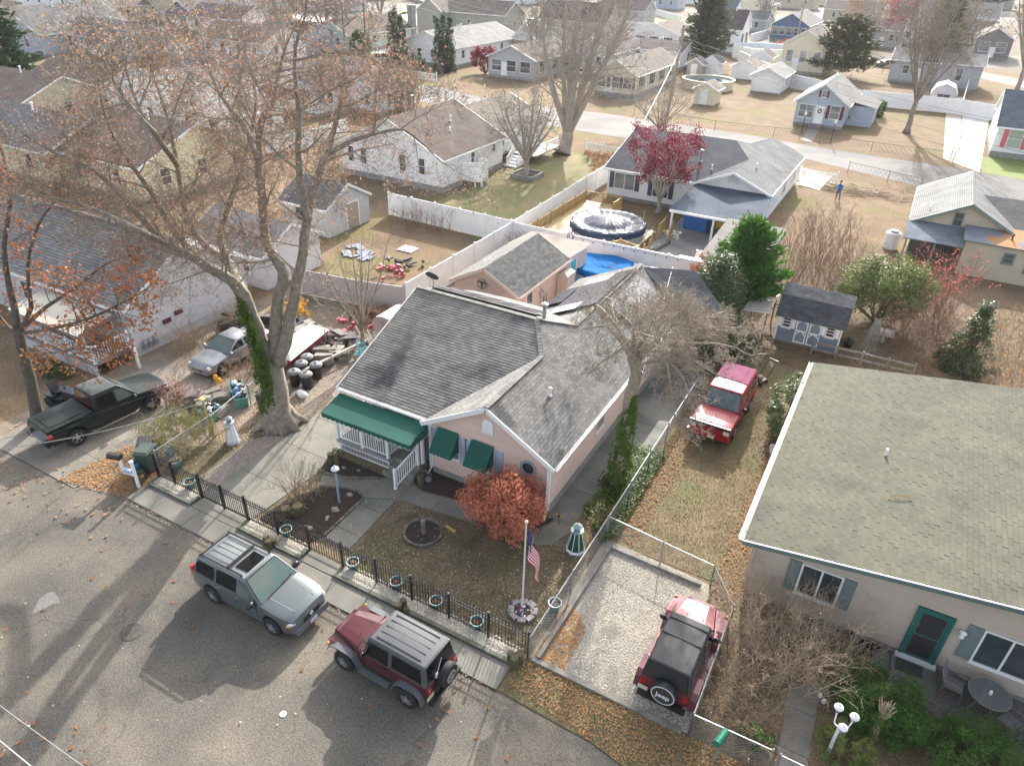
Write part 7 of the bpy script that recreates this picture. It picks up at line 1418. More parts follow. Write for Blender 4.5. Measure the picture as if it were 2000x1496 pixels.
for k,(u,v,h,lb)in enumerate([(768,125,8.2,'leftmost and narrowest of the three arborvitae left of the white house'),(776,127,9.3,'tallest middle arborvitae of the group left of the white house'),(786,128,8.0,'right-hand arborvitae of the group left of the white house'),(857,140,8.0,'leftmost arborvitae of the group at the corner of the white house'),(868,140,9.0,'middle arborvitae of the group at the corner of the white house'),(880,141,8.2,'rightmost arborvitae of the group at the corner of the white house')]):
 c=G(u,v);bush('arborvitae',lb,(c.x,c.y,h/2),(1.05,1.05,h/2),3600,.24,ARB,120+k,clumps=170,shape='column',cat='tree',group='columnar arborvitae by the white house',inner=.3)
conifer('pine_tree','tall grey green pine behind the garden sheds',G(1372,128),15.5,5.2,170,leafmat('grey_pine_needles',(.07,.09,.05),(.12,.13,.08)),131,2.0,1.5,.15,leafsz=.4,taper=.6)
conifer('pine_tree','broad dark pine beside the cream gabled house',G(1640,150),9.5,7.0,90,PINE,132,2.2,2.2,.12,leafsz=.36,taper=.45)
conifer('pine_tree','dark pine tip at the top centre of the view',G(975,-5),11,8,60,leafmat('blue_pine_needles',(.05,.09,.1),(.08,.11,.11)),133,2.5,1.6,.0,leafsz=.7,taper=.5)
conifer('spruce_tree','dark blue green spruce at the top right beyond the grey roofs',G(1905,20),20,10,80,ARB,134,3,1.5,.1,leafsz=.9,taper=.5)
conifer('spruce_tree','dark narrow spruce right of the far bare trees at the top',G(1725,20),16,5,70,ARB,135,2.5,1.5,.1,leafsz=.8,taper=.6)
conifer('spruce_tree','dark evergreen at the left edge behind the leaves',G(15,190),12,6,90,ARB,136,2,1.6,.1,leafsz=.5,taper=.6)
conifer('spruce_tree','pale green pointed evergreen among the bare trees at upper right',G(1815,160),15,5,80,leafmat('pale_olive_needles',(.16,.17,.08),(.11,.12,.07)),137,2,1.5,.3,leafsz=.5,taper=.7)
b=bush('green_hedge','sheared bright green hedge at the side of the pale blue cottage',(G(1660,240).x,G(1660,240).y,1.0),(.7,1.8,1.0),2500,.2,YEW,140,clumps=50)
bush('orange_shrub','orange leaved shrub behind the white pool enclosure at upper right',(G(1530,100).x,G(1530,100).y,1.2),(2.0,1.5,1.2),1200,.35,leafmat('orange_leaves',(.6,.16,.04),(.45,.12,.05)),141,clumps=25)
def scatter(name,poly,n,size,m,seed,z=.012,flat=True,hgt=.06,dens=None,label=None,cat=None):
 rr=random.Random(seed);b=MB();xs=[p[0]for p in poly];ys=[p[1]for p in poly];k=0;t=0
 while k<n and t<n*6:
  t+=1;x,y=rr.uniform(min(xs),max(xs)),rr.uniform(min(ys),max(ys))
  if not inpoly(x,y,poly)or(dens and rr.random()>dens(x,y)):continue
  k+=1;s=size*rr.uniform(.6,1.3);a=rr.uniform(0,6.28);u=Vector((math.cos(a),math.sin(a),rr.uniform(-.35,.35)))*s*.5;v=Vector((-math.sin(a),math.cos(a),rr.uniform(-.35,.35)))*s*.32;c=Vector((x,y,z+s*.2+(rr.random()*hgt if not flat else 0)))
  b.face([c-u,c-v,c+u,c+v])
 return b
def litter(name,polys,m,seed,label,z=.02,hgt=.0):
 b=MB()
 for i,(poly,n,s)in enumerate(polys):
  q=scatter(name,poly,n,s,m,seed+i,z,hgt==0,hgt);k=len(b.v);b.v+=q.v;b.f+=[tuple(j+k for j in f)for f in q.f];b.m+=q.m;b.uv+=q.uv
 o=b.solo(name,m,label,'fallen leaves',(0,0,0),kind='stuff');return o
DL=leafmat('dead_leaves_brown',(.34,.19,.1),(.22,.13,.07),.8,.05);DL2=leafmat('dead_leaves_orange',(.42,.23,.1),(.3,.17,.08),.8,.05);DL3=leafmat('dead_leaves_pale',(.62,.48,.33),(.5,.36,.24),.7,.1)
litter('fallen_leaves',[([(-26.6,10.9),(-23.4,11.6),(-23.4,14.3),(-26.2,13.9)],2600,.09),([(-30,9.5),(-22,9.5),(-22,11.5),(-30,12)],120,.13),([(-6.4,12.0),(-3,11.5),(-1,11.2),(3,11.2),(3,13.1),(-6.4,13.1)],3400,.07),([(-6.0,13.2),(-5.0,13.2),(-5.0,15.0),(-5.7,15.6),(-6.0,15.6)],1100,.08)],DL2,201,'drifts of orange brown leaves along the verge, mailbox and gravel pad')
litter('fallen_leaves',[([(-6.0,19.4),(-5.0,19.4),(-4.8,30),(-6.0,30)],2300,.08),([(-1.9,17.8),(-.95,18),(-1.2,32),(-2.2,32)],3000,.09),([(-6.1,19),(-1,19),(-1,38),(-6.1,38)],2400,.07),([(-1,13.2),(8,13.2),(8,19),(-1,19)],5200,.075),([(-6,38),(9,38),(9,50),(-6,50)],5200,.12)],DL,211,'brown leaf litter on the grass beside the red vehicle and under the shrubs')
litter('fallen_leaves',[([(-20.7,13.2),(-6.2,13.2),(-6.2,19),(-20.7,19)],2000,.055),([(-24,16),(-21.2,16),(-19,26),(-24,27)],3600,.06),([(-32,12),(-21.3,12),(-21.3,30),(-32,30)],3000,.07),([(-23,0),(-1,0),(-1,11),(-23,11)],60,.07),([(-30,1),(-4,1),(-6,11.5),(-27,11.5)],90,.05),([(-23.3,11.38),(-6.6,11.42),(-6.6,11.64),(-23.3,11.64)],420,.05),([(-23,12.4),(-6.6,12.4),(-6.6,12.58),(-23,12.58)],160,.045)],DL3,221,'small pale leaves dotted over the yards, driveway and street')
def oakleaves(seed=231):
 "single brown oak leaves on the street and pavement: lobed, slightly curled"
 rr=random.Random(seed);b=MB();P=[(u,v)for u,v in[(95,985),(180,1005),(125,1020),(205,1010),(200,1075),(120,1100),(210,1055),(75,1040),(85,1190),(130,1150),(205,1150),(208,1145),(260,1157),(288,1158),(255,1128),(340,1135),(338,1176),(365,1211),(385,1232),(378,1225),(55,1352),(12,1230),(215,1240),(42,1406),(52,1411),(66,1413),(85,1443),(92,1460),(110,1436),(140,1461),(168,1462),(168,1488),(205,1422),(8,1460),(5,1475),(35,1450),(148,1431),(150,1420),(670,1160),(725,1378),(745,1372),(795,1390),(865,1380),(875,1390),(855,1405),(820,1455),(955,1382),(888,1350),(900,1340),(612,1220),(550,1240),(590,1308),(630,1230),(770,1230),(930,1440),(990,1480),(325,1060),(300,1000),(15,955),(20,980),(100,960),(60,935),(230,1120),(250,1185),(180,1130),(350,1090),(490,1110),(360,1050),(330,1045)]]
 for u,v in P:
  c=G(u,v);s=rr.uniform(.07,.13);a0=rr.uniform(0,6.28);n=14;z=.02;pts=[]
  for k in range(n):a=2*math.pi*k/n;r_=s*(.95 if k%2==0 else.42)*(1-.4*abs(math.sin(a)));pts.append(Vector((c.x+r_*math.cos(a+a0),c.y+r_*math.sin(a+a0),z+(.035 if k%4==0 else.0))))
  m=Vector((c.x,c.y,z));k0=len(b.v);b.mesh([m]+pts,[(0,i+1,(i+1)%n+1)for i in range(n)])
 b.solo('oak_leaves',leafmat('oak_leaf_brown',(.3,.14,.06),(.38,.18,.09),.8,.05),'single lobed brown leaves lying on the asphalt and pavement','fallen leaves',(0,0,0),kind='stuff')
oakleaves()
q=scatter('ground_ivy',[(-7.5,20.3),(-6.1,18.8),(-5.75,19.5),(-5.75,25.4),(-7.0,25.4)],5200,.1,IVY,240,.02,False,.28);q.solo('ground_ivy',IVY,'dark green ivy covering the ground beneath the gnarled bare tree','ground cover',(0,0,0),kind='stuff')
def blades(name,poly,n,h,m,seed,label):
 rr=random.Random(seed);b=MB();xs=[p[0]for p in poly];ys=[p[1]for p in poly];k=0
 while k<n:
  x,y=rr.uniform(min(xs),max(xs)),rr.uniform(min(ys),max(ys))
  if not inpoly(x,y,poly):continue
  k+=1;a=rr.uniform(0,6.28);w_=.012;hh=h*rr.uniform(.5,1.5);b.face([(x-w_*math.cos(a),y-w_*math.sin(a),0),(x+w_*math.cos(a),y+w_*math.sin(a),0),(x+rr.gauss(0,hh*.7),y+rr.gauss(0,hh*.7),hh)])
 b.solo(name,m,label,'grass',(0,0,0),kind='stuff')
blades('grass',[(-6.05,19.4),(-1.2,19.2),(-1.3,38),(-6.05,38)],22000,.05,leafmat('straw_grass',(.3,.24,.11),(.17,.16,.06),.8,.2),251,'short straw coloured grass around the red vehicle')
blades('grass',[(-13.5,13.2),(-6.2,13.2),(-6.3,18.0),(-9,17.8),(-13.0,17.0),(-14.0,15)],16000,.04,leafmat('brown_grass',(.17,.13,.07),(.11,.11,.05),.8,.2),252,'thin brown grass of the front lawn behind the iron fence')
blades('grass',[(-6.4,11.7),(-3,11.5),(-1,11.2),(2.5,11.2),(2.5,13.0),(-6.4,13.0)],6000,.05,leafmat('straw_grass',(.3,.24,.11),(.17,.16,.06),.8,.2),253,'dry grass of the verge between the gravel pad and the street')
def pebbles(name,poly,n,size,m,seed,z,label):
 rr=random.Random(seed);b=MB();xs=[p[0]for p in poly];ys=[p[1]for p in poly];k=0
 while k<n:
  x,y=rr.uniform(min(xs),max(xs)),rr.uniform(min(ys),max(ys))
  if not inpoly(x,y,poly):continue
  k+=1;s=size*rr.uniform(.5,1.4);t=rr.uniform(0,1.57);c,d=math.cos(t)*s,math.sin(t)*s;h=s*.7;b.mesh([(x+c,y+d,z+.2*h),(x-d,y+c,z+.25*h),(x-c,y-d,z+.15*h),(x+d,y-c,z+.2*h),(x+.2*c,y,z+h)],[(0,1,4),(1,2,4),(2,3,4),(3,0,4)])
 b.solo(name,m,label,'gravel',(0,0,0),kind='stuff')
PEB=mat('pebble_mix',(.5,.45,.37),.85,island=.45);PEBD=mat('pebble_dark_mix',(.33,.28,.24),.85,island=.45)
pebbles('gravel_stones',[(-5.7,13.25),(-1.1,13.25),(-1.1,17.4),(-2.2,18.7),(-5.7,18.8)],15000,.022,PEB,261,.004,'pale loose stones of the gravel parking pad')
for i,(xa,xb)in enumerate(((-23.2,-20.9),(-18.15,-15.25),(-13.5,-6.4))):pebbles('gravel_stones',rect(xa,12.72,xb,13.3),int((xb-xa)*420),.022,mat('pebble_pale_mix',(.6,.55,.46),.85,island=.4),270+i,.055,('pale pebbles in the left-hand kerbed strip before the iron fence','pale pebbles in the middle kerbed strip before the iron fence','pale pebbles in the long right-hand kerbed strip before the iron fence')[i])
pebbles('gravel_stones',W2([(392,965),(500,893),(655,777),(640,760),(560,830),(470,880),(400,925)]),9000,.028,PEBD,275,.004,'purplish grey stones beside the concrete driveway under the maple')
pebbles('mulch_chips',W2([(515,1010),(560,980),(624,956),(697,967),(704,977),(633,1043),(600,1060)]),3500,.03,mat('mulch_chip_mix',(.07,.048,.035),.95,island=.6),276,.045,'dark bark chips in the bed of the blue lamp post')
pebbles('mulch_chips',W2([(812,945),(826,956),(890,972),(990,1007),(1050,1028),(1078,1016),(1058,988),(850,915)]),3000,.03,mat('mulch_chip_mix',(.07,.048,.035),.95,island=.6),277,.045,'dark bark chips in the bed along the pink gable')
# ================================================================ HOUSES FARTHER OFF
def fh(label,se,w,d,ze,zr,rd,wm,rm,trim=None,S=3,E=3,sh=None,dr=True,name='house',cat='house',vents=1,wh=1.25,ww=.9,found=.4,gm=None,og=.3,yaw=0,dm=None):
 p=G(*se);root=thing(name,label,cat,(p.x,p.y,0),rad(yaw));gable(root,-w,0,0,d,ze,zr,rd,wm,rm,trim,found=found,oe=.4,og=og)
 zc=found+(ze-found)*.55
 for k in range(S):window(root,(-w+w*(k+.6)/(S+.2),-.02,zc),(0,-1),ww,wh,1,2,sh=sh,gm=gm)
 for k in range(E):window(root,(.02,d*(k+.6)/(E+.2),zc),(1,0),ww,wh,1,2,sh=sh,gm=gm)
 if dr:door(root,(-w*.5/max(S,1)-.1 if S<2 else-w+w*(1.12)/(S+.2),-.02,found),(0,-1),.9,2.0,dm or TRIM)
 for k in range(vents):vent(root,(-w*.5+1.2*k+.5,d*.45+k,zr-.15),.6,.09,TRIM)
 return root
MARS=mat('maroon_shutter',(.14,.02,.06),.5);BLKS=mat('black_shutter',(.03,.03,.035),.5);BLUT=mat('cobalt_trim',(.03,.08,.25),.5);PNKS=mat('rose_shutter',(.55,.13,.15),.6)
r_=fh('mint green bungalow with brown roof and tall block chimney',(682,106),9,21,3.3,5.6,'y',SM,ROOFB,S=2,E=4);b=MB();b.box(-1.0,20.6,0,.3,21.9,7.2);b.box(-1.1,20.5,7.2,.4,22,7.4);b.part('chimney',FOUND,r_,local=True)
fh('white house with grey roof and blue trim between two groups of arborvitae',(888,133),12,24,3.2,5.4,'y',SW,ROOFL,S=4,E=5,vents=2)
r_=fh('olive green two-winged house with mauve roof on the far street',(985,80),19,9,5.2,7.6,'x',SO,ROOFT,S=3,E=1,vents=2);gable(r_,-22,-15,-3,6,5.2,7.8,'y',SO,ROOFT);window(r_,(-17,-3.02,3.4),(0,-1),1.2,1.8)
fh('long pale house with plum roof behind the tall bare tree',(1180,84),17,9,4.2,7.6,'x',mat('oatmeal_wall',(.5,.46,.41),.7),ROOFP,S=4,E=1)
fh('pale grey house with screened porch windows and brown roof',(1042,160),8.5,15,3.2,5.0,'y',SG,ROOFB,S=3,E=3,wh=1.6,ww=1.8)
fh('white gabled house half hidden behind the cream screened house',(1190,146),8,16,3.3,5.6,'y',SW,ROOFP,S=2,E=3)
fh('cream house with dark screened porch front and taupe roof by the back road',(1238,192),6.4,19,3.1,4.9,'y',SC,ROOFT,S=3,E=4,sh=BLKS,wh=1.5,ww=1.3)
fh('low white house with dark roof and red door behind the utility pole',(1326,138),11,9,3.0,4.3,'x',SW,ROOFP,S=2,E=1,dm=mat('brick_red_door',(.3,.03,.03),.5))
fh('white house with mauve brown roof and dark shutters left of the tall pine',(1318,103),10,14,3.4,5.2,'y',SW,ROOFB,S=3,E=3,sh=BLKS)
fh('narrow white gabled cottage with dark roof and black shuttered windows',(1440,108),6,7.5,5.0,8.2,'x',SW,ROOFP,S=1,E=2,sh=BLKS,wh=2.0)
fh('deep blue house with white trim and a row of front windows',(1573,84),8.8,20,3.7,6.2,'y',SB,ROOFG,S=5,E=5,dr=False,ww=1.2,wh=1.7)
fh('tall cream gabled house with reddish roof beside the dark pine',(1603,148),7.6,14,4.8,7.2,'y',SC,ROOFB,S=3,E=2,wh=1.9,ww=1.1,gm=GLASS2)
fh('small grey box house with pale low roof behind the white fence',(1905,181),6.4,10,4.0,5.2,'x',SG,ROOFL,S=1,E=1,dr=False,wh=1.8)
fh('grey house left of the small grey box house behind bare trees',(1843,170),9,10,3.6,5.0,'x',SG,ROOFG,S=2,E=1)
fh('dark taupe house with gabled front at the upper right',(1966,120),7,14,4.2,6.2,'y',SDG,ROOFB,S=2,E=2,wh=1.9,ww=1.8,gm=GLASS2)
fh('dark taupe wing with plum roof left of the gabled taupe house',(1931,104),12,9,4.2,6.2,'x',SDG,ROOFP,S=3,E=0)
fh('wide pale house with light grey roof above the taupe houses',(1940,66),24,14,4,7.5,'x',SW,ROOFL,S=5,E=2)
fh('long white building with teal grey roof at the top right',(1800,27),30,12,4.5,8,'x',SW,ROOFN,S=5,E=2,wh=1.8)
fh('grey sided house under the reddish hazy tree',(1757,98),9,9,4,6,'x',SG,ROOFG,S=2,E=1)
fh('tan house with low roof beside the orange hazy tree',(1716,52),17,10,4,6.2,'x',STN,ROOFT,S=3,E=2)
fh('white house with bright blue roof right of the tall pine',(1429,54),10,10,4.2,6.8,'x',SW,ROOFN,S=2,E=2)
fh('large cream house at the top behind the white gabled cottage',(1497,46),14,12,5,8,'y',SC,ROOFL,S=3,E=2)
fh('grey low house with stone grey roof behind the bare spreading tree',(1492,66),13,8,3.2,5,'x',SG,ROOFG,S=3,E=1)
fh('pale gabled house with grey roof at the upper left edge',(90,112),16,18,3.6,7.2,'y',SLB,ROOFG,S=2,E=2,wh=1.8,ww=1.2)
fh('white house with low hedge behind the silver and dark red sedans',(142,26),22,10,4,6,'x',SW,ROOFT,S=4,E=1)
fh('broad tan house with carport at the top left',(300,36),28,12,4,6.4,'x',STN,ROOFT,S=4,E=1,wh=1.8,ww=1.6)
fh('tan gabled house between the carport house and the navy house',(352,48),12,14,4.6,7.4,'y',STN,ROOFT,S=2,E=1)
fh('navy blue gabled house with white windows at the upper left',(384,63),9,22,3.6,6.0,'y',SNV,ROOFG,S=3,E=3,wh=1.8,ww=1.4,gm=GLASS2)
fh('low navy outbuilding with white doors right of the navy house',(503,34),13,8,3.2,4.6,'x',SNV,ROOFG,S=4,E=1,wh=1.6)
fh('white house with grey roof at the top left of centre',(548,24),9,14,4,6.5,'y',SW,ROOFG,S=2,E=1)
fh('pale blue two-storey house behind the bare trees at the top',(665,28),16,12,6,8.5,'x',SLB,ROOFG,S=3,E=2)
r_=fh('white house with cobalt blue trim seen through the maple crown',(622,230),9,13,3.2,5.4,'y',SW,ROOFP,trim=BLUT,S=2,E=3);lean(r_,[(-8.5,-3.5,2.4),(-.5,-3.5,2.4),(-.5,0,3.0),(-8.5,0,3.0)],ROOFB)
fh('cream yellow house behind the left house roof at the left edge',(112,366),16,9,3.0,5.0,'x',SY,ROOFG,S=3,E=2)
fh('cream yellow gabled house framed by the maple limbs',(288,402),11,12,3.1,5.4,'x',SY,ROOFB,S=2,E=3)
fh('small tan roofed outbuilding right of the cream yellow gabled house',(400,336),5,5,2.3,3.2,'x',STN,ROOFT,S=1,E=1,name='outbuilding',cat='outbuilding')
fh('white house with pale roof behind the crown of the maple',(330,262),12,12,3.2,5.2,'y',SW,ROOFL,S=3,E=3)
fh('white house with brown roof seen through the rust leaves at the left',(200,232),14,10,3.2,5.2,'x',SW,ROOFB,S=3,E=2)
fh('grey roofed house behind the leaves below the wide side road',(250,122),18,10,3.4,5.6,'x',SLB,ROOFG,S=3,E=2)
fh('grey roofed white house behind the upper maple crown at centre left',(470,205),14,11,3.2,5.2,'x',SW,ROOFG,S=3,E=2)
fh('white house glimpsed left of the twin crape myrtles',(520,128),16,10,3.4,5.6,'x',SW,ROOFT,S=4,E=2)
fh('white house with grey roof at the top just right of centre',(1125,14),20,10,5,8,'x',SW,ROOFG,S=4,E=2);fh('brown and white house at the top beyond the far white fence',(1270,12),22,10,5,8,'x',SW,ROOFB,S=4,E=2);fh('grey house beside the far white fence at the top',(1255,50),14,10,3.6,6,'x',SG,ROOFP,S=3,E=1)
fh('small house with brown roof at the top beyond the blue house',(1590,22),20,10,4.5,7.5,'x',STN,ROOFB,S=3,E=1);fh('dark roofed house in the haze at the top right corner',(1975,22),26,12,4.5,8,'x',SG,ROOFD,S=3,E=1);fh('grey roofed white house at the very top left',(40,8),26,12,5,8,'x',SW,ROOFG,S=3,E=1)
for lb,se,w_,d_,z0,z1,rd,wm,rm in(('low white house with brown roof right of the far tan carport house',(430,10),22,10,4.4,7.2,'x',SW,ROOFB),('cream house with plum roof above the low navy outbuilding',(520,6),20,10,4.6,7.8,'x',SC,ROOFP),('grey house with pale roof above the mint green house',(735,2),26,12,5,8.5,'x',SG,ROOFL),('tan house with grey roof on the far side of the far street',(905,8),24,12,5,8,'x',STN,ROOFG),('white house with taupe roof behind the olive house pine tip',(1030,12),20,12,5,8.5,'y',SW,ROOFT),('small pale blue house with white trim left of the tall pine top',(1322,22),13,9,4,7,'x',SLB,ROOFL),('white house with plum roof right of the far blue roof',(1395,14),20,10,5,8,'x',SW,ROOFP),('grey house with grey roof above the large cream house',(1480,10),22,10,5,8,'x',SG,ROOFG),('cream house with brown roof beyond the far white SUV',(1690,18),22,10,5,8,'x',SC,ROOFB),('low grey garage in front of the wide pale house at the upper right',(1885,132),9,7,3,4.4,'x',SG,ROOFT),('white cottage with grey roof left of the dark taupe wing',(1810,92),10,9,4,6.4,'y',SW,ROOFG),('tan cottage with light roof beyond the white fence behind the red leaved tree',(1080,118),9,9,3.2,5,'x',STN,ROOFL),('pale house with brown roof behind the dark plum sedan',(236,48),14,10,3.8,6,'y',SC,ROOFB),('white house with plum roof behind the maple crown beside the navy house',(470,76),16,10,3.6,5.8,'x',SW,ROOFP),('grey blue house half hidden left of the picket fence',(590,112),12,10,3.4,5.4,'x',SLB,ROOFP),('small white outbuilding with brown roof right of the cobalt trimmed house',(745,226),8,7,2.8,4.2,'y',SW,ROOFB),('tan house roof seen through the leaves below the long white fence at left',(60,262),14,10,3.2,5.2,'x',STN,ROOFB),('white garage with pale roof right of the long white fence in the maple crown',(450,285),8,8,2.8,4.2,'y',SW,ROOFL)):fh(lb,se,w_,d_,z0,z1,rd,wm,rm,S=3 if w_>9 else 2,E=2 if rd=='y' else 1)
root=fh('pale blue grey cottage with maroon shutters and a wreath on its white door',(1643,254),6.0,11.5,3.0,5.1,'y',SLB,ROOFL,S=0,E=2,dr=False,found=.3);p=ORG[root.name]
window(root,(-1.25,-.02,1.9),(0,-1),1.1,1.5,1,2,sh=MARS,gm=GLASS2,shw=.4);window(root,(-4.7,-.02,1.75),(0,-1),1.7,1.5,2,2,gm=GLASS2);window(root,(-3.0,-.02,3.95),(0,-1),.45,.7,1,2,sh=MARS,gm=GLASS2,shw=.3)
d_=door(root,(-3.05,-.02,.35),(0,-1),.95,2.1,WHITE);b=MB();b.lathe([(.16,-.03),(.28,0),(.16,.03)],(-3.05,-.09,1.9),14,axis='Y',closed=False);b.part('wreath',ARB,d_,local=True)
text(root,'122',(-2.25,-.06,1.7),.42,Matrix(((1,0,0),(0,0,-1),(0,1,0))),BLKS,local=True,name='house_number')
walls(root,.02,3.6,3.0,9.6,0,2.4,SLB);lean(root,[(-.2,3.3,3.05),(3.3,3.3,2.4),(3.3,9.9,2.4),(-.2,9.9,3.05)],ROOFG);b=MB();b.box(-3.9,-1.5,0,-2.3,-.05,.35);b.part('door_step',mat('brick_step',(.2,.15,.15),.8),root,local=True)
p=G(1930,305);root=thing('white_house','white house with slate blue roof and rose pink shutters at the right edge','house',(p.x,p.y,0));gable(root,0,13,0,12,3.4,6.2,'x',SW,ROOFN,found=.6,oe=.5)
for x in(1.9,5.0,9):window(root,(x,-.02,2.1),(0,-1),1.3,1.9,1,2,sh=PNKS,gm=mat('green_blind',(.35,.42,.36),.3),shw=.5)
root=fh('white garden garage with wide panelled door beside the brown yard',(1522,185),4.6,8.5,2.5,3.6,'y',SW,ROOFL,S=0,E=1,dr=False,vents=0,found=.1,name='garden_garage',cat='garage');b=MB();b.box(-3.9,-.06,.1,-.7,-.02,2.2);g_=b.part('garage_door',WHITE,root,local=True)
for k in range(4):lbx(g_,'door_panel',WHITE,(-3.8,-.085,.18+k*.5,-2.35,-.06,.6+k*.5),(-2.25,-.085,.18+k*.5,-.8,-.06,.6+k*.5))
for lb,se,w_,d_,z0,z1,rd,wm,rm in(('small grey shed with pale roof left of its white twin',(1368,153),2.6,3,2.2,3,'y',mat('taupe_shed',(.34,.31,.3),.7),ROOFL),('small white shed with dark roof and cross-paned window',(1400,152),2.8,3.4,2.4,3.4,'y',SW,ROOFD),('pale yellow shed with tan roof in front of the round pool',(1393,208),3.0,3.6,2.2,3.0,'y',SC,ROOFT),('low white shed with tan roof left of the white garden garage',(1472,158),4.0,4.5,2.1,3.1,'y',SW,ROOFT),('small white shed with purple brown roof behind the garden garage',(1500,138),3.5,5,2.2,3.2,'y',SW,ROOFP)):
 r_=fh(lb,se,w_,d_,z0,z1,rd,wm,rm,S=0,E=0,dr=True,vents=0,found=.05,name='garden_shed',cat='shed',og=.1)
p=G(1860,216);root=thing('barn_shed','white barn-roofed shed with dark purple double doors before the white fence','shed',(p.x,p.y,0));pr=[(0,.1),(0,1.9),(-.5,2.9),(-1.7,3.4),(-2.9,2.9),(-3.4,1.9),(-3.4,.1)];b=MB();k=7;b.mesh([(x,y,z)for y in(0,4.5)for x,z in pr],[tuple(range(6,-1,-1)),tuple(range(7,14)),(0,7,13,6)]);b.part('wall',SG,root,local=True)
b=MB();b.mesh([(x*1.03+.05,y,z+.03)for y in(-.15,4.65)for x,z in pr],[(i,i+1,i+8,i+7)for i in range(6)]);b.part('roof',mat('pale_roof_skin',(.6,.6,.6),.7),root,local=True);lbx(root,'shed_door',mat('plum_door',(.045,.02,.06),.5),(-2.5,-.06,.1,-1.72,-.01,2.0),(-1.68,-.06,.1,-.9,-.01,2.0))
c=G(1381,172);root=thing('round_pool','round cream sided pool with dark blue water among the small sheds','swimming pool',(c.x,c.y,0));b=MB();b.lathe([(4.0,0),(4.0,1.3),(4.15,1.32),(4.15,1.4),(3.85,1.4),(3.85,1.0)],(0,0,0),32,closed=False);b.part('pool_wall',SC,root,local=True);b=MB();b.lathe([(.01,1.15),(3.86,1.15)],(0,0,0),32,closed=False);b.part('water',mat('pool_water',(.02,.06,.1),.08),root,local=True)
c=G(1488,115);root=thing('round_pool','blue pool inside a white slatted enclosure right of the gabled cottage','swimming pool',(c.x,c.y,0));b=MB();b.lathe([(.01,1.1),(4.4,1.1),(4.4,0)],(0,0,0),28,closed=False);b.part('water',mat('pool_blue',(.03,.09,.25),.2),root,local=True);b=MB();b.lathe([(6,0),(6,2.4),(6.1,2.4),(6.1,0)],(0,0,0),28,closed=False);b.part('enclosure',WHITE,root,local=True)
WHC=mat('white_car_paint',(.6,.6,.6),.25,coat=1);GRC=mat('grey_car_paint',(.2,.2,.22),.25,coat=1);DRC=mat('dark_red_car_paint',(.08,.015,.03),.25,coat=1)
for lb,px_,rz,m,suv in(('silver white sedan on the drive at the upper left',(104,34),-10,WHC,0),('dark plum sedan half hidden by leaves at the upper left',(168,44),-10,DRC,0),('pale pickup-like SUV beside the olive house',(1045,50),70,WHC,1),('white SUV at the top right on the far road',(1626,12),60,WHC,1),('grey SUV parked behind the mint green house trees',(590,56),20,GRC,1),('white backed SUV between the mint green house and arborvitae',(752,122),90,WHC,1),('white car by the far white fence at the top',(1241,38),60,WHC,1),('white car under the bare trees beside the cream house',(1135,150),60,WHC,0),('dark car on the far street above the white house',(820,7),10,GRC,0),('pale car behind the far flagpole',(1735,132),20,WHC,0)):
 c=G(*px_);sedan('parked_car',lb,(c.x,c.y,0),rad(rz),m,suv=bool(suv),group='cars parked among the far houses')
POLEM=mat('creosote_pole',(.17,.13,.1),.9,(.12,.09,.07),3);POLEP=mat('pale_pole',(.36,.31,.25),.9,(.28,.24,.2),3)
def pole(label,px_,h,m=POLEM,r=.15,arm=True,lean=(0,0)):
 c=G(*px_);root=thing('utility_pole',label,'utility pole',(c.x,c.y,0));b=MB();b.tube([(0,0,0),(lean[0]*.5,lean[1]*.5,h*.5),(lean[0],lean[1],h)],[r*1.15,r,r*.8],8);b.part('pole',m,root,local=True)
 if arm:
  b=MB();b.box(-1.2+lean[0],-.06,h-.9,1.2+lean[0],.06,h-.78);q=b.part('crossarm',m,root,local=True)
  for x in(-1.05,-.4,.4,1.05):b=MB();b.lathe([(.04,-.78),(.07,-.7),(.05,-.62),(.03,-.55)],(x+lean[0],0,h),6);b.part('insulator',GALV,root,local=True)
 return Vector((c.x+lean[0],c.y+lean[1],h))
pa=pole('brown utility pole by the white picket fence',(719,142),17);pb=pole('pale utility pole leaning beside the cream screened house',(1298,252),11.5,POLEP,.2,arm=False,lean=(.6,.3));pole('utility pole at the upper left road corner',(34,38),15);pole('pale pole before the deep blue house',(1553,90),16,POLEP,arm=False);pole('pale pole at the top right among the grey roofs',(1905,24),20,POLEP,arm=False);pole('thin pole on the green verge at the top',(806,28),6,POLEM,.1,arm=False)
WIRE=mat('pale_wire',(.3,.32,.3),.6);WIRED=mat('dark_wire',(.03,.03,.03),.6)
def wire(label,a,c,r=.012,sag=.4,m=WIRE):
 b=MB();a,c=Vector(a),Vector(c);b.tube([a+(c-a)*(k/14)-Vector((0,0,sag*4*(k/14)*(1-k/14)))for k in range(15)],r,4);b.solo('overhead_wire',m,label,'wire',a)
wire('thin pale wire crossing the lower left corner of the street, upper of two',G(-40,1347,8.5),G(220,1535,8.7),.006,.05);wire('thick pale wire at the very bottom left corner, lower of two',G(-40,1412,8.6),G(110,1535,8.8),.012,.03)
wire('white service wire crossing in front of the dark pickup to the maple',G(-60,884,5.5),G(500,742,4.2),.014,.5);wire('dark cable above the left driveway',G(-30,865,4.2),G(470,690,4.5),.008,.4,WIRED)
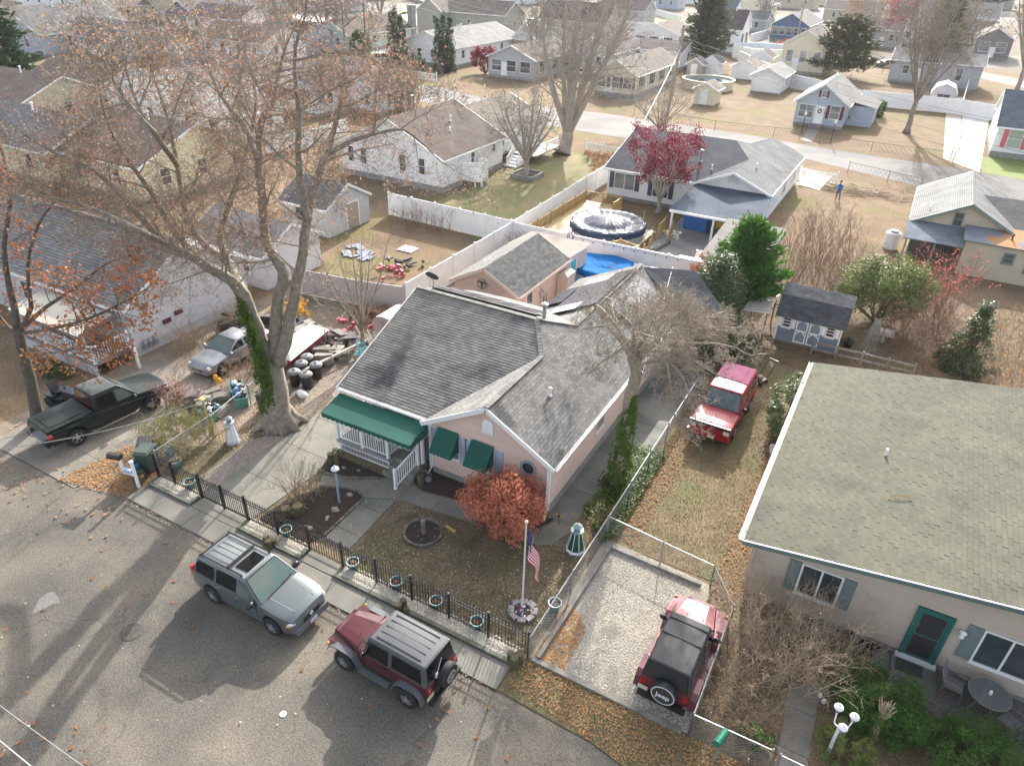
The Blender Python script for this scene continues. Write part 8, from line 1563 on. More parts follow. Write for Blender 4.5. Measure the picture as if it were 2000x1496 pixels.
for k,(z_,lb)in enumerate(((8.6,'topmost'),(8.0,'second'),(7.4,'third'),(6.5,'lowest'))):
 wire(lb+' of the thin wires along the back road right of the pale pole',Vector((pb.x,pb.y,z_+1.6)),G(2080,262+28*k,7),.014,.6,WIRED);wire(lb+' of the thin pale wires in front of the arborvitae',Vector((pb.x,pb.y,z_+1.6)),Vector((pa.x,pa.y,z_+6)),.018,1.5)
wire('white service wire sloping to the pool house roof ridge',Vector((pb.x,pb.y,9.3)),(-22.6,66,5.0),.02,.3,WHITE);wire('white service wire sloping towards the yellow shed',G(1250,132,7),(-26.5,84,7.4),.02,.2,WHITE);wire('pale service wire running down to the bare tree beside the pink house',(-9.7,36.3,4.2),(-7.2,24.5,3.6),.015,.1)
c=G(1745,128);root=thing('flagpole','far leaning white flagpole with a limp flag beyond the white fence','flagpole',(c.x,c.y,0));b=MB();b.tube([(0,0,0),(.4,0,8.5)],.1,6);b.part('pole',WHITE,root,local=True);b=MB();b.blob((.75,0,7.2),(.45,.12,1.0),sd=2);b.part('flag',mat('washed_flag',(.6,.45,.47),.8),root,local=True)
# ================================================================ SMALL THINGS
def person(c,rz,label):
 root=thing('person',label,'person',tuple(c),rz);me=bpy.data.meshes.new('body')
 V_=[(0,0,.95,.15,.11),(0,.0,1.18,.145,.1),(0,.01,1.38,.17,.11),(0,.02,1.5,.055,.055),(0,.04,1.62,.07,.08),(0,.05,1.72,.085,.095),(.1,0,.88,.09,.09),(.12,.03,.5,.06,.06),(.13,-.02,.09,.045,.045),(.14,.12,.04,.04,.035),(-.1,0,.88,.09,.09),(-.12,-.1,.5,.06,.06),(-.12,-.2,.1,.045,.045),(-.13,-.08,.04,.04,.035),(.2,.01,1.42,.06,.06),(.27,.0,1.15,.045,.045),(.22,.16,.98,.035,.035),(.19,.24,.97,.03,.02),(-.2,.01,1.42,.06,.06),(-.27,.0,1.15,.045,.045),(-.22,.16,.98,.035,.035),(-.19,.24,.97,.03,.02)]
 E_=[(0,1),(1,2),(2,3),(3,4),(4,5),(0,6),(6,7),(7,8),(8,9),(0,10),(10,11),(11,12),(12,13),(2,14),(14,15),(15,16),(16,17),(2,18),(18,19),(19,20),(20,21)]
 me.from_pydata([v[:3]for v in V_],E_,[]);o=bpy.data.objects.new('body',me);C.objects.link(o);o.modifiers.new('s','SKIN');
 for i,v in enumerate(V_):me.skin_vertices[0].data[i].radius=(v[3],v[4])
 me.skin_vertices[0].data[0].use_root=True;s=o.modifiers.new('u','SUBSURF');s.levels=s.render_levels=1
 dg=bpy.context.evaluated_depsgraph_get();m2=bpy.data.meshes.new_from_object(o.evaluated_get(dg));bpy.data.objects.remove(o);m2.materials.clear()
 for m in(mat('blue_jacket',(.02,.13,.45),.8),mat('grey_trousers',(.1,.11,.13),.85),mat('skin',(.5,.33,.25),.6),mat('dark_shoe',(.03,.03,.03),.6)):m2.materials.append(m)
 for p in m2.polygons:z=p.center.z;x=abs(p.center.x);p.material_index=3 if z<.1 else 1 if z<.93 and x<.2 else 2 if z>1.5 or(z<1.0 and p.center.y>.14)else 0;p.use_smooth=True
 q=bpy.data.objects.new('body',m2);C.objects.link(q);q.parent=root;b=MB();b.blob((0,.035,1.745),(.1,.11,.09),sd=1);b.part('hair',mat('dark_hair',(.05,.03,.02),.8),root,local=True);return root
c=G(1634,392);person((c.x,c.y,0),rad(150),'person in a bright blue jacket and grey trousers standing in the brown yard')
rr=random.Random(9);b=MB();c=G(1690,378)
for k in range(160):p=Vector((c.x+rr.gauss(0,2.2),c.y+rr.gauss(0,.9),rr.uniform(.02,.35)));a=rr.uniform(0,6.28);b.bar(p,p+Vector((math.cos(a),math.sin(a),rr.uniform(-.15,.2)))*rr.uniform(.5,1.6),.03)
b.solo('branch_pile',DRYT,'heap of cut pale branches by the chain-link fence near the person in blue','brush',(c.x,c.y,0),kind='stuff')
root=thing('flagpole','white flagpole with a hanging American flag behind the iron fence','flagpole',(-7.2,14.65,0));b=MB();b.tube([(-7.2,14.65,0),(-7.2,14.65,3.9)],[.035,.022],8);b.part('pole',mat('white_pole',(.7,.7,.68),.4),root);b=MB();b.blob((-7.2,14.65,3.95),.06);b.part('finial',mat('pale_gold',(.7,.6,.4),.3),root)
b=MB();N_,M_=26,26;top=Vector((-7.17,14.65,3.72));H_,W_=1.25,1.55;vs=[]
for i in range(N_+1):
 for j in range(M_+1):
  u,v=i/N_,j/M_;x=top.x+.06+u*.52+.05*math.sin(9*u+3*v);z=top.z-v*H_*(1-.35*u)-u*1.22*(.55+.45*u)-.02;y=top.y+.09*math.sin(u*11+v*2.5)*u-.12*u;vs.append((x,y,z))
b.mesh(vs,[]);k=M_+1;RD,WH,BL=0,1,2
for i in range(N_):
 for j in range(M_):b.f.append((i*k+j,(i+1)*k+j,(i+1)*k+j+1,i*k+j+1));b.m.append(BL if(i<N_*.4 and j<14)else(RD if(j//2)%2==0 else WH));b.uv.extend([(0,0)]*4)
fl=b.part('flag',[mat('flag_red',(.6,.008,.04),.7),mat('flag_white',(.75,.73,.72),.7),mat('flag_blue',(.015,.035,.2),.7)],root,smooth=True)
b=MB()
for r_ in range(9):
 for q in range(6 if r_%2==0 else 5):
  u=(.07+.06*q+(0 if r_%2==0 else.03));v=.05+r_*.054;x=top.x+.06+u*.62+.06*math.sin(9*u+3*v);z=top.z-v*H_*(1-.35*u)-u*1.22*(.55+.45*u)-.02;y=top.y+.09*math.sin(u*11+v*2.5)*u-.12*u-.006;b.mesh([(x,y,z)]+[(x+(.015 if t%2==0 else.006)*math.cos(t*math.pi/5+1.57),y,z+(.017 if t%2==0 else.007)*math.sin(t*math.pi/5+1.57))for t in range(10)],[(0,t+1,(t+1)%10+1)for t in range(10)])
b.part('stars',mat('flag_white',(.75,.73,.72),.7),fl,kind='stuff')
edging('stone_ring',[(-7.15+.42*math.cos(a),14.6+.42*math.sin(a))for a in[k*math.pi/4 for k in range(9)]],mat('paver_grey',(.26,.24,.23),.85,island=.2),.2,.12,.32,'ring of grey pavers with small flowers at the foot of the near flagpole','stone ring',5)
b=MB();rr=random.Random(4)
for k in range(40):b.blob((-7.15+rr.gauss(0,.13),14.55+rr.gauss(0,.13),.1+rr.random()*.1),.03,rr.randrange(3),5,3)
b.solo('flower_cluster',[mat('f_red',(.6,.03,.1),.6),mat('f_white',(.8,.78,.8),.6),mat('f_blue',(.08,.1,.4),.6)],'small red, white and blue artificial flowers inside the paver ring','flowers',(-7.15,14.55,0),kind='stuff')
def lighthouse(name,label,c,h,r,body,cap,trim):
 root=thing(name,label,'garden ornament',tuple(c));c=Vector(c);b=MB();b.lathe([(r,.12),(r*.5,h*.74)],c,8);b.part('tower',body,root)
 b=MB()
 for k in range(8):a=2*math.pi*k/8;d=Vector((math.cos(a),math.sin(a),0));b.bar(c+d*r*1.01+Vector((0,0,.12)),c+d*r*.51+Vector((0,0,h*.74)),.02)
 b.part('corner_trim',trim,root);b=MB();b.lathe([(r*1.1,0),(r*1.1,.06),(r*1.02,.12)],c,8);b.part('base',trim,root)
 b=MB();b.lathe([(r*.72,h*.74),(r*.75,h*.77),(r*.4,h*.78)],c,8);b.part('gallery',cap,root);b=MB();b.lathe([(r*.36,h*.78),(r*.36,h*.9)],c,8);b.part('lantern',GLASS2,root);b=MB();b.lathe([(r*.55,h*.9),(r*.5,h*.92),(.01,h)],c,8);b.part('cap',cap,root)
lighthouse('garden_lighthouse','white octagonal ornamental lighthouse on the stones beside the driveway',G(456,862),1.35,.3,WHITE,mat('blue_grey_cap',(.3,.33,.38),.5),mat('lh_trim',(.5,.52,.56),.5))
lighthouse('garden_lighthouse','dark green and white ornamental lighthouse beside the chain-link fence',G(1124,1072),1.25,.34,mat('deep_green_paint',(.01,.07,.05),.5),mat('verdigris',(.22,.3,.3),.5),WHITE)
c=G(663,983);root=thing('lamp_post','slim pale blue lamp post standing in the mulch bed','lamp post',tuple(c));b=MB();b.tube([c,c+Vector((0,0,1.55))],[.05,.04],8);b.part('post',mat('dusty_blue_metal',(.25,.34,.42),.5),root);b=MB();b.lathe([(.07,1.55),(.12,1.66),(.15,1.72)],c,8);b.part('lantern',GLASS2,root);b=MB();b.lathe([(.17,1.72),(.14,1.77),(.04,1.83),(.02,1.9)],c,8);b.part('lamp_cap',mat('silvery_cap',(.6,.66,.7),.4),root)
c=Vector((2.55,14.55,0));root=thing('lamp_post','white three-globe lamp post rising from the grassy shrub','lamp post',tuple(c));b=MB();b.tube([c,c+Vector((0,0,1.35))],[.055,.04],8);b.part('post',WHITE,root)
for dx,dy,z in((-.17,.12,1.85),(.24,.06,1.82),(.06,-.16,1.5)):
 b=MB();e=c+Vector((dx,dy,z-.2));b.tube([c+Vector((0,0,1.2)),c+Vector((dx*.8,dy*.8,1.22)),e],.022,6);b.part('arm',WHITE,root);b=MB();b.lathe([(.05,-.2),(.085,-.12),(.1,-.02)],e+Vector((0,0,.2)),8);b.part('lantern',GLASS2,root);b=MB();b.lathe([(.13,-.02),(.11,.03),(.03,.08),(.02,.13)],e+Vector((0,0,.2)),10);b.part('lamp_cap',WHITE,root)
TEALP=mat('teal_glazed_pot',(.05,.2,.22),.3,(.08,.27,.28),5,coat=.5)
pot=None
for k,((u,v),lb)in enumerate((((346,912),'leftmost teal pot, behind the first panel of the iron fence'),((373,953),'teal pot just left of the driveway gate post'),((561,1046),'teal pot behind the fence in front of the mulch bed'),((691,1110),'teal pot right of the front path behind the iron fence'),((775,1148),'fifth teal pot from the left along the iron fence'),((852,1186),'teal pot along the iron fence straight above the maroon hard-top vehicle'),((931,1226),'teal pot behind the iron fence nearest the flagpole ring'),((1083,1190),'teal pot on its own beyond the corner of the chain-link fence'))):
 c=G(u,v);lb+=''
 if pot is None:
  pot=thing('planter_pot',lb,'plant pot',tuple(c),0,'teal pots along the fence');b=MB();b.lathe([(.13,0),(.2,.3),(.23,.3),(.23,.34),(.19,.34),(.17,.27)],(0,0,0),14,closed=False);b.part('pot',TEALP,pot,local=True,smooth=False);b=MB();b.lathe([(.01,.3),(.185,.28)],(0,0,0),12,closed=False);b.part('soil',MULCH,pot,local=True)
  b=MB();rr=random.Random(1)
  for _ in range(24):b.blob((rr.gauss(0,.08),rr.gauss(0,.08),.31),(.03,.03,.012),0,5,3)
  b.part('dead_leaves',DL,pot,local=True,kind='stuff');b=MB();b.lathe([(.2,.335),(.235,.345),(.235,.36),(.2,.355)],(0,0,0),16,closed=False);b.part('rim',mat('pale_rim',(.4,.5,.5),.3),pot,local=True)
 else:dup(pot,tuple(c),k*.7,lb)
def logs(px_,label,n=3,r=.12,h=.42,sd=1):
 c=G(*px_);root=thing('log_post',label,'log bollard',(c.x,c.y,0));rr=random.Random(sd)
 for k in range(n):a=2*math.pi*k/n+sd;hh=h*rr.uniform(.7,1.15);b=MB();b.lathe([(r,0),(r*1.02,hh*.5),(r*.97,hh),(r*.5,hh+.015)],(r*1.1*math.cos(a),r*1.1*math.sin(a),0),9);b.part('log',WOODB,root,local=True)
logs((528,1068),'cluster of three short log posts on the pavement beside the silver SUV',3,sd=1);logs((787,1196),'cluster of short log posts at the kerb above the maroon hard-top vehicle',3,sd=2);logs((1005,1296),'cluster of log posts at the right end of the pavement',3,.13,.5,3);logs((275,940),'log posts at the left end of the pavement behind the mailbox',3,.13,.5,4)
logs((825,942),'pair of log posts at the foot of the porch steps',2,.15,.5,5);logs((655,905),'cluster of log posts at the left corner of the porch',3,.14,.6,6);logs((572,1008),'large log posts behind the fence in the lamp post bed',2,.2,.6,7)
c=G(827,1041);b=MB();b.lathe([(.1,0),(.09,.3),(.1,.62),(.06,.64)],c,9);b.solo('tree_stump',mat('grey_trunk',(.2,.18,.16),.9,(.14,.12,.1),6),'narrow grey stump in the middle of the block ring on the front lawn','stump',c)
root=thing('mailbox','white mailbox stand with dark box and blue newspaper by the leaf drift','mailbox',(-23.6,12.6,0));o_=(-23.6,12.6)
b=MB();b.box(-23.48,12.24,0,-23.38,12.34,1.28);b.box(-23.5,12.22,1.28,-23.36,12.36,1.33);b.part('post',WHITE,root);b=MB();b.box(-24.25,12.24,.45,-24.15,12.34,1.2);b.part('post',WHITE,root)
b=MB();b.bar((-24.2,12.29,.5),(-23.43,12.29,.62),.1,.06);b.part('arm',WHITE,root);b=MB();b.bar((-24.1,12.28,.64),(-23.6,12.3,.76),.16,.14);b.part('newspaper',mat('blue_newsprint',(.12,.35,.6),.6,(.6,.6,.62),14),root)
b=MB();pr=[(-.12,0),(.12,0),(.12,.14),(.08,.22),(-.08,.22),(-.12,.14)];R3=Matrix.Rotation(rad(15),3,'Z');vs=[Vector((-24.3,12.2,1.2))+R3@Vector((y,x,z))for y in(-.28,.28)for x,z in pr];b.mesh(vs,[tuple(range(5,-1,-1)),tuple(range(6,12))]+[(i,(i+1)%6,(i+1)%6+6,i+6)for i in range(6)]);b.part('mailbox_body',mat('dark_box',(.03,.02,.022),.4),root)
root=thing('mailbox','green mailbox on a grey post beside the chain-link fence at the bottom','mailbox',(-.15,12.75,0));b=MB();b.tube([(-.15,12.75,0),(-.15,12.75,.95)],.035,6);b.part('post',GALV,root);b=MB();R3=Matrix.Rotation(rad(75),3,'Z');pr=[(.1*math.cos(a),.1+.1*math.sin(a))for a in[k*math.pi/5 for k in range(6)]]+[(-.1,0),(.1,0)];vs=[Vector((-.15,12.8,.95))+R3@Vector((y,x,z))for y in(-.26,.26)for x,z in pr];n=len(pr);b.mesh(vs,[tuple(range(n-1,-1,-1)),tuple(range(n,2*n))]+[(i,(i+1)%n,(i+1)%n+n,i+n)for i in range(n)]);b.part('mailbox_body',mat('mailbox_green',(.01,.17,.1),.35),root)
GBIN=mat('dark_green_bin',(.045,.065,.055),.45)
def wbin(label,c,rz,m,s=1.0):
 root=thing('wheeled_bin',label,'bin',tuple(c),rz);b=MB();b.mesh([(x*q*s,y*q*s,z*s)for z,q in((.08,.8),(.95,1))for x,y in((-.28,-.32),(.28,-.32),(.28,.32),(-.28,.32))],[(0,3,2,1),(4,5,6,7),(0,1,5,4),(1,2,6,5),(2,3,7,6),(3,0,4,7)]);b.part('bin_body',m,root,local=True);b=MB();b.box(-.31*s,-.36*s,.95*s,.31*s,.38*s,1.0*s);b.box(-.25*s,-.28*s,1.0*s,.25*s,.28*s,1.03*s);b.part('lid',m,root,local=True)
 for x in(-.27,.27):b=MB();b.lathe([(.11*s,-.03),(.11*s,.03)],(x*s,.27*s,.11*s),10,axis='X');b.part('wheel',TYRE,root,local=True)
wbin('dark green wheeled bin behind the mailbox with a blue pail',(-24.0,13.25,0),.4,GBIN,1.1);wbin('black wheeled bin behind the green wheeled bin',(-24.6,13.7,0),.8,BLACKP,1.0);wbin('dark bin against the maple trunk',(-23.3,19.0,0),.3,BLACKP,.9)
b=MB();b.lathe([(.15,0),(.19,.35),(.2,.36),(.17,.36),(.14,.05)],(-24.1,12.75,.35),12,closed=False);b.lathe([(.16,0),(.17,.35)],(-24.1,12.75,0),12);b.solo('paint_pail',mat('blue_pail',(.03,.15,.28),.5),'blue pail stacked behind the white mailbox stand','bucket',(-24.1,12.75,0))
c=G(332,888);b=MB();b.lathe([(.14,0),(.19,.35),(.17,.35),(.13,.03)],c,12,closed=False);b.solo('blue_bucket',mat('bright_blue_plastic',(.01,.2,.55),.4),'bright blue bucket among the leaning shrub stems','bucket',c)
can=None;LID=mat('grey_can_lid',(.16,.165,.17),.5)
for k,((u,v),lb)in enumerate((((578,752),'front left black dustbin of the cluster right of the maple'),((601,757),'front middle black dustbin of the cluster right of the maple'),((620,738),'right-hand black dustbin with a pale sticker'),((592,735),'middle back black dustbin of the cluster'),((603,722),'farthest black dustbin of the cluster'))):
 c=G(u,v)
 if can is None:can=thing('dustbin',lb,'dustbin',tuple(c),0,'black dustbins by the maple');b=MB();b.lathe([(.24,0),(.3,.75)],(0,0,0),14);b.part('bin_body',BLACKP,can,local=True);b=MB();b.lathe([(.33,.73),(.33,.78),(.25,.86),(.08,.9),(.02,.9)],(0,0,0),14);q=b.part('lid',LID,can,local=True);b=MB();b.bar((-.12,0,.93),(.12,0,.93),.03);b.part('handle',BLACKP,q,local=True)
 else:dup(can,tuple(c),k*1.3,lb)
def mower(label,c,rz):
 root=thing('riding_mower',label,'lawn mower',tuple(c),rz);DK=mat('dark_mower_paint',(.02,.025,.03),.35)
 b=MB();b.mesh([(x,y,z)for z,q in((.45,1),(.85,.85))for x,y in((.05,-.25*q),(.9,-.22*q),(.9,.22*q),(.05,.25*q))],[(0,3,2,1),(4,5,6,7),(0,1,5,4),(1,2,6,5),(2,3,7,6),(3,0,4,7)]);b.part('hood',DK,root,local=True);b=MB();b.box(-.8,-.4,.35,.1,.4,.5);b.box(-.85,-.45,.55,-.25,.45,.6);b.part('chassis',DK,root,local=True);b=MB();b.box(-.65,-.24,.62,-.2,.24,.72);b.bar((-.62,0,.7),(-.78,0,1.1),.44,.08);b.part('seat',BLACKP,root,local=True)
 b=MB();b.lathe([(.17,-.015),(.19,0),(.17,.015)],(.05,0,1.0),12,closed=False);b.bar((.1,0,.8),(.05,0,1.0),.03);b.part('steering_wheel',BLACKP,root,local=True);b=MB();b.box(-.35,-.55,.15,.35,.55,.28);b.part('mower_deck',DK,root,local=True);b=MB();b.box(.86,-.2,.7,.93,.2,.84);b.part('grille',mat('dusty_rose_panel',(.3,.24,.24),.5),root,local=True)
 for x,r_,w_ in((-.6,.26,.2),(.7,.19,.13)):
  for s in(-1,1):b=MB();b.lathe([(r_*.5,-w_/2),(r_,-w_/2),(r_,w_/2),(r_*.5,w_/2)],(x,s*.42,r_),14,axis='Y');b.part('wheel',TYRE,root,local=True)
mower('dark riding mower parked between the oak and the left house porch',(-31.4,14.55,0),rad(8))
c=G(1482,748);root=thing('push_mower','push mower with black handle behind the red vehicle','lawn mower',tuple(c),rad(-20));b=MB();b.box(-.25,-.3,.12,.25,.3,.25);b.part('mower_deck',BLACKP,root,local=True);b=MB();b.lathe([(.15,.25),(.16,.4),(.08,.46)],(0,0,0),10);b.part('engine',mat('red_grey_engine',(.3,.2,.22),.5),root,local=True)
for s in(-.22,.22):b=MB();b.bar((s,.3,.25),(s,1.0,1.0),.03);b.part('handle',BLACKP,root,local=True)
lbx(root,'handlebar',BLACKP,(-.25,.97,.98,.25,1.05,1.04))
for x in(-.28,.28):
 for y in(-.25,.25):b=MB();b.lathe([(.1,-.025),(.1,.025)],(x,y,.1),10,axis='X');b.part('wheel',TYRE,root,local=True)
root=thing('glass_table','round glass patio table below the triple window of the taupe house','table',(6.35,18.35,0));FR=mat('taupe_metal_frame',(.25,.23,.22),.5);b=MB();b.lathe([(.55,.7),(.55,.712),(.01,.712)],(0,0,0),28,closed=False);b.part('tabletop',mat('frosted_glass',(.14,.15,.145),.1,spec=.8),root,local=True);b=MB();b.tube([(.56*math.cos(k*math.pi/14),.56*math.sin(k*math.pi/14),.705)for k in range(29)],.016,5);b.part('table_rim',FR,root,local=True)
for k in range(4):a=k*math.pi/2+.5;b=MB();b.tube([(.1*math.cos(a),.1*math.sin(a),.65),(.45*math.cos(a),.45*math.sin(a),0)],.016,5);b.part('leg',FR,root,local=True)
b=MB();b.lathe([(.05,.715),(.05,.8),(.03,.84)],(0,0,0),8);b.part('umbrella_collar',WHITE,root,local=True)
def slingchair(x,y,rz,label):
 r_=thing('sling_chair',label,'chair',(x,y,0),rz,'taupe sling chairs');sm=mat('taupe_sling',(.2,.18,.185),.8);b=MB();b.slab([(-.25,-.25,.44),(.25,-.25,.44),(.25,.22,.42),(-.25,.22,.42)],.02);b.part('seat',sm,r_,local=True);b=MB();b.bar((0,.23,.43),(0,.42,.98),.5,.02);b.part('backrest',sm,r_,local=True)
 for s in(-1,1):
  b=MB();b.tube([(s*.27,-.28,0),(s*.27,-.25,.43),(s*.27,-.2,.64),(s*.27,.3,.66)],.014,5);b.part('arm',FR,r_,local=True);b=MB();b.tube([(s*.27,.3,0),(s*.27,.22,.42),(s*.27,.43,1.0)],.014,5);b.part('leg',FR,r_,local=True)
slingchair(5.5,18.45,rad(80),'taupe sling chair left of the round glass table');slingchair(6.95,17.9,rad(-120),'taupe sling chair right of the round glass table, partly under it')
b=MB();rr=random.Random(6)
for k in range(9):b.blob((3.0+rr.uniform(-.35,.35),18.85+rr.uniform(-.08,.1),.2+rr.uniform(-.1,.15)),(.22,.15,.14),0,7,4,k,.25)
b.solo('black_bags',mat('glossy_black_bag',(.012,.013,.016),.2),'heap of glossy black plastic bags against the taupe siding','bags',(3,18.9,0))
for k,(u,v)in enumerate(((1601,1361),(1608,1372))):c=G(u,v);b=MB();b.lathe([(.05,0),(.075,.07),(.05,.15),(.01,.18)],c,9);b.solo('white_ornament',WHITE,('upper','lower')[k]+' of two small white pear-shaped ornaments beside the right front walk','ornament',c)
c=G(1703,1440);root=thing('corn_stalks','bundle of dried corn stalks tied up beside the white three-globe lamp post','corn stalks',tuple(c));b=MB();rr=random.Random(8)
for k in range(34):a=rr.uniform(0,6.28);q=rr.uniform(0,.2);b.tube([c+Vector((q*math.cos(a)*1.1,q*math.sin(a)*1.1,0)),c+Vector((0,0,.8)),c+Vector((q*math.cos(a)*1.4,q*math.sin(a)*1.4,1.5+rr.uniform(-.2,.2)))],.014,3)
b.part('stalks',mat('corn_straw',(.5,.38,.2),.8,(.6,.5,.42),8),root,kind='stuff');b=MB();b.blob(c+Vector((0,0,.85)),.09);b.part('bow',DL2,root)
for k,(u,v)in enumerate(((1070,1008),(1092,1008))):
 c=G(u,v,.45);root=thing('sunflower_ornament',('left','right')[k]+'-hand yellow sunflower ornament at the corner of the pink house','garden ornament',(c.x,c.y,0));b=MB();b.tube([(c.x,c.y,0),(c.x,c.y,.45)],.012,5);b.part('stem',ARB,root);b=MB()
 for j in range(14):a=2*math.pi*j/14;d=Vector((math.cos(a),-.35*math.sin(a)*1.0,math.sin(a)*.9));e=Vector((-math.sin(a),0,math.cos(a)*.9));m=Vector((c.x,c.y-.02,.5));b.face([m+d*.05,m+d*.12-e*.025,m+d*.17,m+d*.12+e*.025])
 b.part('petals',mat('sunflower_yellow',(.65,.42,.08),.6),root,kind='stuff');b=MB();b.blob((c.x,c.y-.025,.5),(.065,.03,.065));b.part('flower_centre',mat('seed_brown',(.07,.04,.02),.8),root)
root=thing('rocking_chair','white slatted rocking chair behind the porch railing','chair',(-16.4,19.1,.52),rad(200));b=MB();b.box(-.26,-.24,.38,.26,.24,.42);b.part('seat',WHITE,root,local=True)
for k in range(6):b=MB();b.bar((-.2+k*.08,.24,.4),(-.2+k*.08,.38,1.05),.04,.02);b.part('slat',WHITE,root,local=True)
for s in(-.27,.27):b=MB();b.tube([(s,-.4,.1),(s,-.2,.02),(s,.2,.02),(s,.45,.12)],.02,5);b.bar((s,-.2,.03),(s,-.2,.6),.04);b.bar((s,.2,.03),(s,.26,.6),.04);b.bar((s,-.28,.62),(s,.3,.62),.07,.03);b.part('rocker',WHITE,root,local=True)
b=MB();b.lathe([(.35,.42),(.35,.45)],(-17.8,19.2,.52),16);b.lathe([(.04,0),(.04,.42)],(-17.8,19.2,.52),8);b.solo('side_table',mat('dark_table',(.05,.04,.035),.5),'small dark round table at the left end of the porch','table',(-17.8,19.2,.52));b=MB();b.lathe([(.1,0),(.02,.06),(.02,.2),(.06,.3),(.02,.34)],(-17.8,19.2,.97),8);b.solo('black_figurine',BLACKP,'small black figurine on the round porch table','ornament',(-17.8,19.2,.97))
b=MB();b.box(-17.3,19.7,.52,-15.9,20.5,.95);b.box(-17.3,20.4,.95,-15.9,20.6,1.35);b.solo('porch_bench',mat('navy_cushion',(.015,.02,.05),.8,(.1,.05,.03),3),'dark cushioned bench at the back of the porch under the awning','bench',(-16.6,20.1,.52))
c=Vector((-13.75,18.55,0));b=MB();b.tube([c+Vector((.2*math.cos(k*.42),.05*math.cos(k),.35+.2*math.sin(k*.42)))for k in range(16)],.02,5);b.blob(c+Vector((0,0,.12)),(.2,.15,.14),sd=3);b.solo('garden_hose',mat('grey_hose',(.2,.2,.22),.6),'coiled grey garden hose at the foot of the downspout by the steps','hose',c)
for k,(u,v,s)in enumerate(((683,968,.13),(655,998,.17),(605,1033,.13),(672,915,.1),(700,920,.09),(752,925,.14))):c=G(u,v);b=MB();b.blob(c+Vector((0,0,s*.4)),(s*1.1,s*.8,s*.6),sd=k,wob=.2);b.solo('garden_rock',mat('pale_rock',(.36,.31,.26),.9,(.28,.25,.21),6),('grey rock near the tip of the lamp post bed','largest grey rock below the lamp post','pale tan rock close to the fence in the lamp post bed','small rock left in the porch bed','small rock in the middle of the porch bed','tan corner rock where the porch bed meets the steps')[k],'rock',c)
c=G(597,960);b=MB();b.tube([c+Vector((.13*math.cos(t*.7),0,.3+.2*math.sin(t*.7)))for t in range(10)],.02,5);b.bar(c,c+Vector((0,0,.3)),.03);b.solo('ring_ornament',mat('pinkish_white_ornament',(.65,.5,.48),.6),'pinkish ring ornament among the bare shrub stems by the driveway','garden ornament',c);c=G(640,1018);b=MB();b.tube([c+Vector((-.05,0,.02)),c+Vector((.0,0,.2)),c+Vector((.1,0,.32))],[.05,.06,.02],6);b.solo('heron_ornament',WHITE,'small white bird-like ornament lying in the lamp post bed','garden ornament',c)
c=G(880,1035);b=MB();b.bar(c+Vector((-.25,.05,.05)),c+Vector((.25,-.05,.05)),.1,.08);b.solo('small_timber',WOODY,'short pale piece of timber lying on the brown front lawn','timber',c)
root=thing('arched_shelter','grey plastic arched garden shelter left of the pink house roof','shelter',(-22.6,26.6,0));b=MB();pr=[(.75*math.cos(a),1.35+.45*math.sin(a))for a in[k*math.pi/8 for k in range(9)]];pr=[(.75,0)]+pr+[(-.75,0)];b.mesh([(-22.3+x,y,z)for y in(26.8,28.6)for x,z in pr],[(i,i+1,i+12,i+11)for i in range(10)]+[(11+k for k in range(11))]if 0 else[(i,i+1,i+12,i+11)for i in range(10)]);b.part('shell',mat('pale_mauve_plastic',(.5,.46,.48),.6),root)
for k,(x,y)in enumerate(((-22.5,24.9),(-21.8,24.7))):r_=slatchair(x,y,.4+k,('left','right')[k]+'-hand teal garden chair by the lattice arch',mat('teal_chair',(.12,.35,.4),.5),'garden_chair');r_['group']='teal garden chairs'
b=MB();rr=random.Random(12)
for x in(-23.2,-22.8,-22.4,-22.0,-21.7):
 for sg in(-1,1):b.bar((x,26.1,.5),(x+sg*.5,26.1,1.2),.03)
b.solo('lattice_arch',WHITE,'white lattice arch panel beside the teal garden chairs','trellis',(-22.5,26.1,0))
b=MB()
for y in(22.6,22.75):b.bar((-23.6,y-.9,.55),(-22.9,y+3.3,.6),.08,.1)
b.solo('old_ladder',mat('cream_ladder',(.6,.55,.45),.7),'long cream coloured ladder lying towards the vinyl fence','ladder',(-23.3,23,.5))
tarp=[(-27.6,22.2),(-24.9,22.0),(-24.6,26.2),(-27.8,26.6)];root=thing('boat_trailer','covered red sided boat behind the black dustbins','boat',(-25.6,22.9,0));b=MB();b.mesh([(-26.0,22.2,.2),(-24.9,22.2,.2),(-24.6,22.1,.7),(-26.3,22.1,.7),(-26.2,25.4,.3),(-25.2,25.4,.3),(-25.1,25.5,.8),(-26.5,25.5,.8)],[(0,1,2,3),(1,5,6,2),(4,0,3,7),(5,4,7,6),(0,4,5,1)]);b.part('hull',mat('red_hull',(.3,.015,.03),.4),root);b=MB();b.mesh([(-24.55,22.05,.72),(-26.35,22.05,.72),(-26.5,25.55,.82),(-25.1,25.55,.82),(-25.6,22.9,1.15),(-25.8,24.8,1.05)],[(0,4,1),(1,4,5,2),(2,5,3),(3,5,4,0)]);b.part('cover',mat('cream_canvas',(.6,.56,.5),.8),root)
